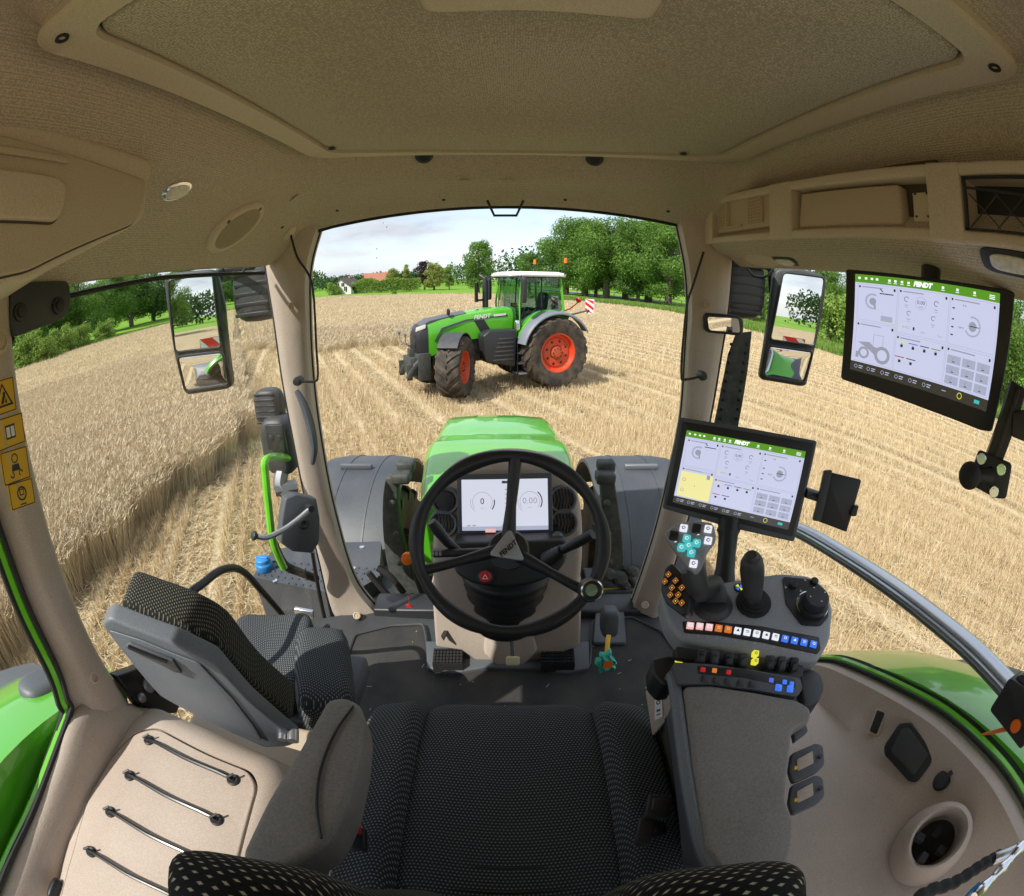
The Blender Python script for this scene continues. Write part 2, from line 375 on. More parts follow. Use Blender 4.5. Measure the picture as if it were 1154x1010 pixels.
for q in (V((HX0 + .045, HY0 + .04, 3.364)), V((HX1 - .045, HY0 + .04, 3.364)), P(374, 168, z=3.364), P(770, 174, z=3.364)):
    q = V(q); g = G(); g.lathe(q, (0, 0, -1), [(.010, -.002), (.010, .001), (.006, .001), (.005, -.004)], 14); g.out('fixing_screw', dark, own, parent=hatch)
# items on the lining
for px, py in ((478, 175), (670, 178)):
    l, n = lhit(px, py); g = G(); g.lathe(l, n, [(.026, -.01), (.026, .006), (.020, .012), (.010, .015), (0, .015)], 20); g.out('hatch_latch_knob', dark, own)
for px, py in ((524, 204), (573, 204), (333, 223), (750, 217)):
    l, n = lhit(px, py); f = nfr(l, n); g = G(); g.soft(f, .018, .006, .002, .6, .6, 16, 6); g.out('cover_cap', beige_dk, own)
for px, py in ((380, 237), (500, 225), (637, 225), (753, 238), (318, 256)):
    l, n = lhit(px, py); g = G(); g.lathe(l, n, [(.006, -.002), (.006, .002), (.003, .002)], 10); g.out('lining_screw', dark, own)
# oval speaker on the left of the ceiling
l, n = lhit(265, 255); ax = (lhit(300, 236)[0] - lhit(232, 276)[0]); f = Fr(l, ax, V(n).cross(ax))
n_ = f.n if f.n.dot(n) > 0 else -f.n; f = Fr(l, f.u, n_.cross(f.u))
g = G(); ov = [(.105 * math.cos(R(a)), .068 * math.sin(R(a))) for a in range(0, 360, 10)]
mk = lambda k, h: [f.p(a * k, b * k, h) for a, b in ov]
g.loft([mk(1.05, -.02), mk(1.03, .004), mk(.96, .012), mk(.8, .014), mk(.77, .008)], True, False); sp = g.out('ceiling_speaker', tan, own, ang=50)
g = G()
g.add(mk(.78, .008), [tuple(range(36))], 1)
for i in range(12):
    y = -.050 + i * .0088; w = .083 * math.sqrt(max(0, 1 - (y / .055) ** 2)); g.box(-w, w, y, y + .0042, .008, .0115, f)
g.out('speaker_grille', [beige_dk, brown], own, parent=sp)
for a, b in ((-.045, .05), (.075, .03)):
    g = G(); g.lathe(f.p(a, b, .012), f.n, [(.006, 0), (.006, .002), (.003, .002)], 10); g.out('grille_screw', dark, own, parent=sp)
# reading lamp left, behind the storage box
l, n = lhit(199, 215); f = nfr(l, n, (0, 1, 0)); ax_ = (lhit(215, 213)[0] - lhit(185, 217)[0]); f = Fr(l, ax_, V(n).cross(ax_)); g = G(); g.soft(f, .045, .025, .008, .7, .9, 20, 8); lo = g.out('reading_lamp', chrome, own)
g = G(); g.soft(Fr(f.p(0, 0, .004), f.u, f.v), .036, .019, .008, .8, .9, 20, 8); g.out('lamp_lens', lampg, own, parent=lo)

# ---- overhead storage box, left
pl = ((-.62, 0, 3.2), (1, 0, 0))
q = lambda L, pl_: [PP(a, b, pl_) for a, b in L]
box = rnd([V((-.62, -.6, 3.345))] + q([(0, 128), (176, 180), (164, 246), (146, 258), (40, 312)], pl) + [V((-.62, -.6, 3.075))], .03)
g = G(); g.prism(box, (-.20, 0, -.01)); ob = g.out('overhead_storage_box', tan, own, bevel=.012, seg=3)
pl2 = ((-.617, 0, 3.2), (1, 0, 0))
g = G(); pan = rnd([V((-.617, -.55, 3.335))] + q([(0, 156), (158, 204), (160, 214), (150, 252), (134, 259), (30, 306)], pl2) + [V((-.617, -.55, 3.085))], .018)
g.prism(pan, (.012, 0, 0)); gp = G(); gp.tube([p + V((.001, 0, 0)) for p in pan], .0032, 6, closed=True); gp.out('lid_gap', brown, own, parent=ob); lidp = g.out('storage_lid', beige_dk, own, bevel=.004, parent=ob)
pl3 = ((-.604, 0, 3.2), (1, 0, 0))
g = G(); rc = rnd(q([(-60, 190), (62, 203), (70, 212), (68, 236), (60, 252), (-60, 250)], pl3), .012); g.prism(rc, (.014, 0, 0)); gp = G(); gp.tube([p + V((.0015, 0, 0)) for p in rc], .003, 6, closed=True); gp.out('handle_gap', brown, own, parent=ob); g.out('lid_handle', tan, own, bevel=.005, parent=ob)
g = G(); g.prism(q([(-60, 160), (76, 178), (76, 186), (-60, 170)], pl3), (.006, 0, 0)); g.out('lid_latch', beige_dk, own, bevel=.002, parent=ob)
# ---- overhead console, right, with three openings
XF = .62; fr = Fr((XF, 0, 0), (0, 1, 0), (0, 0, 1))        # n = +x
def yz(px, py, x=XF): p = P(px, py, x=x); return p.y, p.z
ys = [-.6, .10, .487, .545, .985, 1.075, 1.48]
top = lambda y: 3.262 + .046 * max(0, min(1, (y - .3) / 1.2)) ; bot = lambda y: 3.137 + .015 * max(0, min(1, (y - .3) / 1.2))
g = G(); d = .05
def cell(y0, y1, z0, z1, dep=0.0):                          # solid frame block
    g.prism([(XF, y0, bot(y0) if z0 is None else z0), (XF, y1, bot(y1) if z0 is None else z0), (XF, y1, top(y1) if z1 is None else z1), (XF, y0, top(y0) if z1 is None else z1)], (.16, 0, 0))
OP = [(-.5, .435), (.515, .955), (1.06, 1.43)]
for a, b in ((-.62, -.5), (.435, .515), (.955, 1.06), (1.43, 1.50)): cell(a, b, None, None)
for a, b in OP:
    a, b, X1 = a - .004, b + .004, XF + .0015
    g.prism([(X1, a, top(a) - .024), (X1, b, top(b) - .024), (X1, b, top(b) - .001), (X1, a, top(a) - .001)], (.15, 0, 0))
    g.prism([(X1, a, bot(a) + .001), (X1, b, bot(b) + .001), (X1, b, bot(b) + .022), (X1, a, bot(a) + .022)], (.15, 0, 0))
oc = g.out('overhead_console', tan, own, bevel=.006, seg=3)
g = G(); g.prism([(XF + .02, -.6, 3.15), (XF + .02, 1.50, 3.165), (.74, 1.50, 3.10), (.74, -.6, 3.095)], (0, 0, -.0)) if 0 else None
pr = [[(XF + .004, y, bot(y) + .01), (XF + .03, y, bot(y) - .022), (.70, y, 3.108 + .01 * (y > 1)), (.742, y, 3.090), (.80, y, 3.095), (.80, y, 3.2), (XF + .1, y, 3.25)] for y in (-.62, .2, .8, 1.3, 1.46, 1.51)]
pr[-1] = [(p[0] + .05, p[1] + .02, p[2] + .02) for p in pr[-1]]
g = G(); g.loft(pr, True, True); UB = g.bvh(); g.out('console_underside', lining, own, parent=oc, ang=70)
# front opening: vent panel; middle: blank lid; rear: black net pocket
g = G(); g.box(1.07, 1.42, 3.185, 3.292, .018, .05, fr); vp = g.out('vent_panel', beige_dk, own, parent=oc, bevel=.004)
for a, b in ((1.345, 1.41), (1.115, 1.205)):
    g = G(); g.box(a, b, 3.20, 3.275, .012, .018, fr)
    for i in range(9):
        for j in range(8): g.box(a + .004 + i * (b - a - .008) / 9, a + .004 + (i + .55) * (b - a - .008) / 9, 3.203 + j * .009, 3.2075 + j * .009, .0095, .012, fr)
    g.out('vent_grille', beige_dk, own, parent=oc)
g = G(); g.box(1.332, 1.338, 3.198, 3.282, .006, .018, fr); g.box(1.24, 1.338, 3.196, 3.200, .008, .018, fr); g.out('vent_slider', tan, own, parent=oc)
g = G(); g.prism([fr.p(.595, bot(.6) + .028, .016), fr.p(.945, bot(.95) + .028, .016), fr.p(.93, top(.95) - .032, .016), fr.p(.60, top(.6) - .030, .016)], (.03, 0, 0)); g.out('blank_cover', beige_dk, own, bevel=.006, parent=oc)
g = G(); g.box(.515, .955, 3.150, 3.29, .040, .06, fr); g.box(-.5, .435, 3.14, 3.27, .05, .07, fr, 1); g.box(1.06, 1.43, 3.16, 3.30, .05, .06, fr); g.out('console_backing', [brown, dark], own, parent=oc)
g = G(); g.box(.53, .575, bot(.55) + .034, top(.55) - .042, .030, .039, fr); 
for a in (.535, .565):
    for b in (.045, .085): g.box(a, a + .005, bot(.55) + b, bot(.55) + b + .004, .028, .030, fr, 1)
g.out('socket_plate', [tan, dark], own, parent=oc, bevel=.001)
g = G(); g.box(-.5, .43, 3.160, 3.163, .0, .004, fr); g.box(-.5, .43, top(.4) - .028, top(.4) - .024, 0, .005, fr); g.box(.424, .43, 3.16, 3.24, 0, .004, fr)
for i in range(13):
    y0 = .42 - i * .055
    for s_ in (1, -1):
        a = fr.p(y0, 3.165 if s_ > 0 else 3.215, .003); b = fr.p(y0 - .06, 3.215 if s_ > 0 else 3.165, .003); g.tube([a, b], .0013, 5)
g.tube([fr.p(.43, 3.225, .002), fr.p(.3, 3.212, .0), fr.p(.1, 3.206, -.002), fr.p(-.3, 3.215, 0)], .0022, 6)
g.out('pocket_net', dark, own, parent=oc)
g = G(); g.box(.02, .28, 3.165, 3.235, .03, .045, fr); g.out('pocket_content', steel, own, parent=oc, bevel=.01)
# lamp under the console and small right speaker
for px, py, w in ((885, 294, .075), (1140, 296, .07)):
    l, n = lhit(px, py, UB); f = nfr(l, n, (1, 0, 0)); g = G(); g.soft(f, w * .9, .020, .005, .4, .5, 20, 8); lo = g.out('map_lamp', dark, own)
    g = G(); g.soft(Fr(f.p(0, 0, .004), f.u, f.v), w * .6, .013, .006, .6, .6, 20, 8); g.out('lamp_lens', lampg, own, parent=lo)
l, n = lhit(858, 293, UB); f = nfr(l, n, (1, 0, 0)); g = G(); g.soft(f, .10, .03, .006, .6, .9, 24, 8); g.out('ceiling_speaker', tan, own)

# ---- pillars
def pillar(name, A, B, bulge, back, m, nseg=6, bev=0):
    A, B = smooth(A, nseg), smooth(B, nseg); rings = []
    for a, b in zip(A, B):
        c = (a + b) / 2; to = (EYE - c).normalized(); w = (b - a)
        bk = V(back)
        rings.append([a, a + w * .06 + to * bulge * .7, a + w * .25 + to * bulge, c + to * bulge * 1.05, b - w * .25 + to * bulge, b - w * .06 + to * bulge * .7, b, b + bk, a + bk])
    g = G(); g.loft(rings, True, True); return g.out(name, m, own, ang=50)
A = [P(a, b, y=1.50) for a, b in ((299, 296), (309, 360), (319, 430), (332, 500), (346, 570), (362, 640), (374, 690), (386, 708))]
B = [P(a, b, y=1.54) for a, b in ((362, 240), (347, 300), (346, 360), (350, 430), (360, 505), (375, 580), (398, 655), (426, 692))]
A = [A[0] + V((0, -.02, .10))] + A; B = [B[0] + V((-.02, -.01, .10))] + B
pA = pillar('front_pillar', A, B, .035, (0, .05, 0), beige)
A2 = [P(a, b, y=1.50) for a, b in ((825, 296), (820, 350), (812, 400), (802, 460), (790, 520), (776, 580), (757, 645), (741, 699))]
B2 = [P(a, b, y=1.54) for a, b in ((764, 240), (775, 300), (778, 350), (775, 400), (770, 470), (758, 530), (738, 610), (712, 686))]
A2 = [A2[0] + V((0, -.02, .10))] + A2; B2 = [B2[0] + V((.02, -.01, .10))] + B2
pB = pillar('front_pillar', B2, A2, .035, (0, .05, 0), beige)
for rail, off in ((A, (-.010, .02, 0)), (B, (-.003, .03, 0))):
    g = G(); g.tube(smooth([p + V(off) for p in rail], 5), .007, 8); g.out('pillar_seal', rubber, own, parent=pA)
for rail, off in ((A2, (.010, .02, 0)), (B2, (.003, .03, 0))):
    g = G(); g.tube(smooth([p + V(off) for p in rail], 5), .007, 8); g.out('pillar_seal', rubber, own, parent=pB)
def button(px, py, y, par, r=.012, m=beige_dk):
    g = G(); o = P(px, py, y=y); to = (EYE - o).normalized(); g.lathe(o, to, [(r, -.03), (r, .003), (r * .75, .005), (r * .72, .002), (r * .25, .002), (r * .2, .004), (0, .004)], 18); return g.out('trim_plug', m, own, parent=par)
button(328, 345, 1.45, pA); button(797, 343, 1.45, pB); button(785, 468, 1.45, pB); button(402, 694, 1.46, pA, .016); button(727, 682, 1.46, pB, .016)
# windscreen: header seal, pane
hd = [P(a, b, y=1.56) for a, b in ((362, 240), (400, 237), (455, 233), (515, 231), (570, 230), (630, 232), (690, 235), (735, 239), (766, 242))]
g = G(); g.tube(sorted([V((o[0], o[1] + .012, outz(o, True) + .003)) for o in outer if o[1] > 1.48 and abs(o[0] + .03) < .72], key=lambda p: p.x), .006, 8); g.out('windscreen_seal', rubber, own)
g = G(); rows = []
for i in range(13):
    t = i / 12; a, b = smooth(B, 6)[5 + int(t * 43)], smooth(B2, 6)[5 + int(t * 43)]
    rows.append([V((a.x * (1 - s) + b.x * s, a.y + .035 + .22 * (1 - (2 * s - 1) ** 2) * (0.35 + .65 * t), (a.z * (1 - s) + b.z * s) + .03 * (1 - (2 * s - 1) ** 2) * (1 - t))) for s in [k / 14 for k in range(15)]])
g.loft(rows, False, False)
for k in range(46):                          # insect marks on the upper part of the screen
    i, j = rng.integers(0, 6), rng.integers(1, 13); a, b, c_ = rows[i][j], rows[i][j + 1], rows[i + 1][j]; o = a + (b - a) * rng.uniform(0, 1) + (c_ - a) * rng.uniform(0, 1) - V((0, .004, 0))
    r_ = rng.uniform(.0008, .0026); w_ = rng.uniform(0, 6.28); g.add([o + V((r_ * math.cos(w_ + t_) * (1.6 if t_ % 2 < 1 else .8), 0, r_ * math.sin(w_ + t_))) for t_ in (0, 1.2, 2.5, 3.8, 5)], [(0, 1, 2, 3, 4)], 1)
g.out('windscreen_pane', [glass, brown], own, ang=80)
# roof camera bracket in the middle of the windscreen top
g = G(); g.tube([P(a, b, y=1.535) for a, b in ((549, 226), (557, 243), (582, 243), (590, 226))], .0045, 6)
g.out('sensor_bracket', blackm, own)
# blind rods on both pillars
for L, y in ((((327, 262), (335, 290), (352, 322), (357, 400), (358, 424), (354, 430), (335, 430)), 1.44), (((793, 284), (781, 322), (774, 345), (769, 395), (768, 424), (772, 428), (792, 424)), 1.42)):
    g = G(); g.tube(smooth([P(a, b, y=y) for a, b in L], 4), .0042, 6); ro = g.out('blind_rod', blackm, own)
    o = P(*L[-1], y=y); g = G(); g.lathe(o, (0, -1, 0), [(.014, -.03), (.016, 0), (.012, .012), (.0, .014)], 14); g.out('rod_clamp', dark, own, parent=ro)
l, n = lhit(326, 262); g = G(); g.soft(nfr(l, n), .03, .02, .01, .6, .8, 18, 8); g.out('rod_base', tan, own)
# grab handle on the left pillar
g = G(); L = smooth([P(a, b, y=1.42) for a, b in ((334, 440), (342, 455), (350, 480), (354, 505), (352, 523))], 5); g.tube(L, [.006 + .010 * math.sin(math.pi * min(1, max(0, (i + 1.5) / (len(L) + 2)))) for i in range(len(L))], 10); g.out('grab_handle', midgrey, own)

# ---- left door pillar (B) and the side-window frame behind it
Bd = [P(a, b, x=-.80) for a, b in ((10, 345), (20, 450), (38, 540), (60, 620), (100, 720), (128, 768), (152, 806))]
Br = [P(a, b, x=-.80) for a, b in ((-40, 420), (-20, 520), (0, 597), (30, 680), (62, 748), (74, 785), (76, 806))]
Bd = [V((-.80, p.y, p.z)) for p in Bd]; top_d = V((-.80, .43, 3.10)); top_r = V((-.80, .27, 3.10))
Bd = [top_d] + Bd; Br = [top_r, V((-.8, .29, 3.06)), V((-.8, .30, 2.93)), Br[2], Br[3], Br[4], Br[5], Br[6]]
A_, B_ = smooth(Bd, 5), smooth(Br, 5); rings = []
for a, b in zip(A_, B_):
    w = b - a; t = V((.035, 0, 0)); rings.append([a, a + w * .05 + t * .5, a + w * .2 + t, a + w * .55 + t * 1.1, a + w * .72 + t * .9, a + w * .80 + t * .35, b, b + V((-.04, 0, 0)), a + V((-.04, 0, 0))])
g = G(); g.loft(rings, True, True); pD = g.out('door_pillar', beige, own, ang=50)
for px, py, r in ((0, 385, .02), (105, 763, .013)):
    o = P(px, py, x=-.765); g = G(); g.lathe(o, (1, 0, 0), [(r, -.02), (r, .004), (r * .7, .006), (r * .68, .002), (r * .2, .002), (0, .004)], 18); g.out('trim_plug', beige_dk, own, parent=pD)
# yellow safety stickers with pictograms
for quad, kind in ((((-14, 432), (13, 424), (22, 462), (-8, 471)), 'tri'), (((-8, 474), (23, 464), (31, 500), (0, 508)), 'book'), (((-3, 512), (27, 503), (36, 538), (9, 546)), 'slip'), (((9, 547), (36, 539), (39, 564), (14, 577)), 'belt')):
    pl = ((-.7625, 0, 0), (1, 0, 0)); c = [PP(a, b, pl) for a, b in quad]
    f = Fr(sum(c, V((0, 0, 0))) / 4, V((0, 1, 0)), V((0, 0, 1))); f = Fr((f.o.x, f.o.y, f.o.z), c[1] - c[0], c[0] - c[3])
    if f.n.x < 0: f.n = -f.n
    w, h = (c[1] - c[0]).length, (c[0] - c[3]).length
    g = G(); g.box(-w / 2, w / 2, -h / 2, h / 2, -.004, .0008, f)
    k = h / 2
    for a in (-h / 2 + .0015, h / 2 - .0015): rect(g, f, 0, a, w * .94, .0015, .0012, 1)
    for a in (-w / 2 + .0015, w / 2 - .0015): rect(g, f, a, 0, .0015, h * .94, .0012, 1)
    if kind == 'tri':
        g.add([f.p(a * k, b * k, .0013) for a, b in ((-.8, -.6), (.85, -.6), (0, .8), (-.6, -.47), (.62, -.47), (0, .6))], [(0, 1, 4, 3), (1, 2, 5, 4), (2, 0, 3, 5)], 1)
        ring_flat(g, f, .1 * k, .15 * k, 0, .12 * k, .0013, n=10, mi=1); flat(g, f, [(-.25 * k, -.4 * k), (.0, -.4 * k), (.2 * k, .05 * k), (0, .1 * k)], .0013, 1); flat(g, f, [(.1 * k, -.4 * k), (.3 * k, -.4 * k), (.25 * k, 0)], .0013, 1)
    if kind == 'book':
        rect(g, f, 0, 0, .95 * k, .9 * k, .0012, 1); rect(g, f, -.22 * k, 0, .34 * k, .66 * k, .0016, 2); rect(g, f, .22 * k, 0, .34 * k, .66 * k, .0016, 2)
    if kind == 'slip':
        flat(g, f, [(-.3 * k, .1 * k), (.3 * k, .1 * k), (.4 * k, -.3 * k), (-.4 * k, -.3 * k)], .0013, 1); ring_flat(g, f, 0, .45 * k, .22 * k, .30 * k, .0013, n=14, mi=1)
        for s in (-1, 1): ring_flat(g, f, s * .4 * k, -.5 * k, .12 * k, .2 * k, .0013, 90 * (1 - s), 90 * (1 - s) + 250, 12, 1)
    if kind == 'belt':
        ring_flat(g, f, 0, .05 * k, .42 * k, .55 * k, .0013, n=16, mi=1); rect(g, f, 0, .15 * k, .5 * k, .5 * k, .0014, 1); rect(g, f, 0, .15 * k, .32 * k, .32 * k, .0016, 0); rect(g, f, 0, -.75 * k, .7 * k, .1 * k, .0013, 1)
    g.out('warning_sticker', [yellow, blackm, white], own, parent=pD)
# smoked plate with two knobs at the top rear corner of the door glass
pl = ((-.775, 0, 0), (1, 0, 0)); c = rnd(q([(12, 325), (30, 318), (79, 316), (80, 350), (66, 362), (12, 382)], pl), .02); g = G(); g.prism(c, (-.01, 0, 0)); hp = g.out('door_hinge_cover', charcoal, own, bevel=.002)
for px, py in ((22, 352), (65, 345)):
    g = G(); g.lathe(P(px, py, x=-.775), (1, 0, 0), [(.016, -.001), (.015, .006), (.010, .007), (.009, .012), (0, .013)], 16); g.out('hinge_bolt', dark, own, parent=hp)

# ---- door glass (left), right glass, rear glass
g = G(); g.box(-.812, -.808, .40, 1.50, 1.62, 3.085, Fr((0, 0, 0), (1, 0, 0), (0, 1, 0))); g.out('door_pane', glass, own)
g = G(); g.add([(-.812, -.66, 2.36), (-.812, .02, 2.36), (-.812, .22, 2.42), (-.812, .29, 2.6), (-.812, .29, 3.09), (-.812, -.66, 3.09)], [(0, 1, 2, 3, 4, 5)]); g.out('quarter_pane', glass, own)
g = G(); g.add([(.80, 1.50, 1.75), (.80, .64, 2.2), (.80, .3, 2.37), (.80, -.1, 2.42), (.80, -.66, 2.42), (.80, -.66, 3.09), (.80, 1.50, 3.09)], [(0, 1, 2, 3, 4, 5, 6)]); g.out('right_pane', glass, own)
g = G(); g.add([(-.7, -.78, 2.2), (.66, -.78, 2.2), (.66, -.74, 3.09), (-.7, -.74, 3.09)], [(0, 1, 2, 3)]); g.out('rear_pane', glass, own)
for x in (-.78, .74):
    g = G(); g.box(x - .04, x + .04, -.78, -.64, 1.7, 3.12); g.out('rear_pillar', beige, own, bevel=.02, seg=3)
g = G(); g.box(-.8, .76, -.80, -.76, 1.6, 2.22); g.out('rear_wall', beige_dk, own, bevel=.01)
# black door frame line and its seals
g = G(); g.tube([V((-.815, .385, 2.25)), V((-.815, .40, 2.6)), V((-.815, .42, 3.0)), V((-.815, .47, 3.075)), V((-.815, .9, 3.088)), V((-.815, 1.45, 3.078))], .006, 8); g.out('door_seal', rubber, own)
g = G(); L = [V((-.80, p.y, p.z)) for p in Br[1:]] + [P(40, 900, x=-.8), P(5, 975, x=-.8), V((-.8, -.6, 2.36))]
Ls = smooth(L, 5); g.tube([p + V((-.004, -.012, -.004)) for p in Ls], .011, 8); fo = g.out('window_frame', lgreen, own)
g = G(); g.tube([p + V((.010, -.003, .002)) for p in Ls], .0065, 8); g.out('window_seal', rubber, own, parent=fo)
g = G(); g.tube([p + V((-.006, -.026, -.002)) for p in Ls], .0065, 8); g.out('window_seal', rubber, own, parent=fo)
# black latch mechanism beside the passenger seat
g = G(); pl = ((-.80, 0, 0), (1, 0, 0)); g.prism(q([(122, 758), (150, 748), (200, 770), (190, 800), (155, 802)], pl), (.03, 0, 0)); 
for px, py, r in ((166, 772, .018), (158, 786, .012), (180, 780, .01)): g.lathe(P(px, py, x=-.77), (1, 0, .2), [(r, 0), (r, .01), (r * .5, .014), (0, .014)], 14, 1)
g.out('door_latch', [blackm, steel], own, bevel=.003)

# ================================================================== inside the cab: floor, side trim
FZ = 1.70
g = G(); g.add([(-.80, -.7, FZ), (.66, -.7, FZ), (.66, 1.50, FZ), (.40, 1.56, FZ), (-.55, 1.56, FZ), (-.80, 1.45, FZ), (-.80, -.7, FZ - .1), (.66, -.7, FZ - .1), (.66, 1.50, FZ - .1), (.40, 1.56, FZ - .1), (-.55, 1.56, FZ - .1), (-.80, 1.45, FZ - .1)],
  [(0, 1, 2, 3, 4, 5), (11, 10, 9, 8, 7, 6)] + [(i, i + 6, (i + 1) % 6 + 6, (i + 1) % 6) for i in range(6)])
g.out('cab_floor', charcoal, own)
g = G(); pl = ((0, 0, FZ + .012), (0, 0, 1))
mt = q([(400, 716), (440, 706), (477, 704), (480, 716), (484, 752), (664, 752), (668, 700), (712, 696), (745, 712), (790, 770)], pl) + [V((.55, .2, FZ + .012)), V((-.62, .2, FZ + .012))]
g.prism(rnd(mt, .02), (0, 0, -.012)); fm = g.out('floor_mat', floormat, own, bevel=.004)
g = G(); mt2 = rnd(mt, .02); g.tube([p + V((0, 0, .003)) for p in mt2], .007, 6, closed=True); g.out('mat_rim', charcoal, own, parent=fm)
# front bulkhead below the windscreen, side kick panels
g = G(); g.prism([(-.58, 1.50, 1.6), (.56, 1.50, 1.6), (.56, 1.50, 1.735), (.20, 1.51, 1.745), (-.25, 1.51, 1.745), (-.58, 1.50, 1.735)], (0, .12, 0)); g.out('front_bulkhead', dark, own, bevel=.01)
# ---- left console with the strapped storage lid
LZ = 2.30
LT = smooth([V((-.795, .42, 2.26)), V((-.795, .32, 2.375)), V((-.795, .24, 2.40)), V((-.795, .12, 2.375)), V((-.795, -.02, 2.355)), V((-.795, -.3, 2.35)), V((-.795, -.72, 2.35))], 5)
rings = []
for p in LT:
    k = min(1, max(0, (.42 - p.y) / .1))
    rings.append([p + V((-.03, 0, -.02)), p, p + V((.012, 0, .0)), p + V((.03, 0, -.015 * k)), p + V((.045, 0, -.05 * k)), V((-.738, p.y, 2.25 - .03 * (1 - k))), V((-.725, p.y, 2.225)), V((-.70, p.y, 2.215))])
g = G(); g.loft([r_ for r_ in rings], False, False); g.out('left_sill_trim', beige, own, ang=60)
pz = lambda z: ((0, 0, z), (0, 0, 1))
sh_px = [(70, 965), (86, 892), (118, 832), (152, 802), (176, 797), (240, 825), (312, 856), (326, 880)]
sh2_px = [(84, 955), (100, 898), (128, 850), (153, 825), (178, 819), (235, 849), (283, 868), (292, 886)]
def lidring(px, z, ex): return [PP(a, b, pz(z)) for a, b in px] + [V((ex[1], -.15, z)), V((ex[1], -.62, z)), V((ex[0], -.62, z)), V((ex[0], -.15, z))]
S1 = lidring(sh_px, 2.275, (-.735, -.335)); S2 = lidring(sh2_px, 2.30, (-.70, -.375))
S0 = [V(p) + V(((p.x + .53) * .10, (p.y - .1) * .06 + .01, -.07)) for p in S1]; Sb = [V((p.x, p.y, 1.70)) for p in S0]
Sg = [V((p.x, p.y, 2.293)) for p in S2]; mid = [a * .35 + b * .65 + V((0, 0, .006)) for a, b in zip(S1, S2)]
def rl(L, r=.03): return rnd(L, r, 4)
g = G(); g.loft([rl(Sb), rl(S0), rl(S1), rl(mid), rl(S2), rl(Sg)], True, False); lc = g.out('left_console', beige, own, ang=55)
S3 = [p + (V((-.53, .0, p.z)) - p) * .015 for p in S2]; S3 = [V((p.x, p.y, 2.304)) for p in S3]
g = G(); g.prism(rl(S3), (0, 0, -.02)); ld = g.out('console_lid', beige, own, parent=lc, bevel=.004)
for (ax, ay), (bx, by) in (((166, 832), (261, 877)), ((144, 872), (242, 922)), ((122, 913), (222, 967)), ((100, 958), (200, 1012))):
    a, b = P(ax, ay, z=2.312), P(bx, by, z=2.312); g = G()
    g.tube([a + V((0, 0, -.002)), a * .85 + b * .15 + V((0, 0, .002)), (a + b) / 2 + V((0, -.003, .004)), a * .15 + b * .85 + V((0, 0, .002)), b + V((0, 0, -.002))], .0042, 8); cg = g.out('elastic_strap', blackm, own, parent=lc)
    for e in (a, b):
        g = G(); g.lathe((e.x, e.y, 2.304), (0, 0, 1), [(.0125, -.002), (.0125, .003), (.010, .005), (.004, .004), (.004, .007), (0, .007)], 14); g.tube([e + V((-.006, -.006, .006)), e + V((.006, .006, .009))], .0025, 6); g.out('strap_eyelet', dark, own, parent=lc)
g = G(); g.box(-.80, -.735, -.7, .43, 2.10, 2.22); g.out('console_gap_floor', beige_dk, own)
g = G(); g.soft(Fr(P(62, 1003, x=-.72), (0, 1, 0), (-.3, 0, 1)), .03, .012, .008, .6, .6, 16, 8); g.out('vent_slot', dark, own)

# ---- right side trim: a basin with sockets and a cup holder
Tp = [PP(a, b, ((.78, 0, 0), (1, 0, 0))) for a, b in ((908, 748), (930, 750), (960, 762), (1000, 782), (1050, 812), (1100, 858), (1140, 915))] + [V((.78, -.35, 2.40)), V((.78, -.7, 2.40))]
Cp = [PP(a, b, ((.73, 0, 0), (1, 0, 0))) for a, b in ((905, 775), (930, 798), (958, 821), (978, 838), (1001, 858), (1032, 893), (1058, 935))] + [V((.73, -.35, 2.26)), V((.73, -.7, 2.26))]
Fp = [V((.66, c.y - .02, 2.215)) for c in Cp]; Fq = [V((.33, c.y - .02, 2.20)) for c in Cp]
To = [p + V((.065, 0, -.004)) for p in Tp]; Tu = [p + V((.065, 0, -.3)) for p in Tp]
Ti = [a + (b - a) * .12 + V((-.004, 0, .012)) for a, b in zip(Tp, Cp)]; Cm = [a + (b - a) * .55 + V((.006, 0, -.004)) for a, b in zip(Tp, Cp)]
rails = [smooth(L, 5) for L in (Tu, To, Tp, Ti, Cm, Cp, Fp, Fq)]
rings = [[rails[k][i] for k in range(8)] for i in range(len(rails[0]))]
fb = [V((p.x, p.y + .04, p.z)) for p in rings[0]]; ff = [V((p.x, p.y + .05, 1.62)) for p in rings[0]]
g = G(); g.loft([ff, fb] + rings, False, False); RB = g.bvh(); rc_ = g.out('right_side_trim', beige, own, ang=60, solid=0)
g = G(); L = smooth([p + V((.045, .0, .006)) for p in Tp], 5); g.tube(L, .011, 8); fo = g.out('window_frame', lgreen, own)
g = G(); g.tube([p + V((.017, -.008, .004)) for p in L], .011, 8); g.tube([p + V((-.016, -.004, .004)) for p in L], .0045, 8); g.out('window_seal', rubber, own, parent=fo)
def onwall(px, py, up=(0, 0, 1)):
    l, n = lhit(px, py, RB); n = V(n); v = (V(up) - n * V(up).dot(n)).normalized(); return Fr(l, v.cross(n), v)
def wslab(name, px, c, th, m, lift, r=.003, bev=.001, parent=None):
    l, n = lhit(*c, RB); n = V(n); n = (n * .6 + (EYE - l).normalized() * .5).normalized(); g = G(); g.prism(rnd([PP(a, b, (l + n * lift, n)) for a, b in px], r), -n * th); return g.out(name, m, own, bevel=bev, parent=parent)
bs = wslab('blank_switch', ((987, 797), (999, 801), (990, 830), (977, 826)), (987, 812), .03, beige_dk, .012)
wslab('switch_face', ((988.5, 800), (997, 803.5), (987.7, 827.5), (979.6, 824)), (987, 812), .006, dark, .0145, parent=bs)
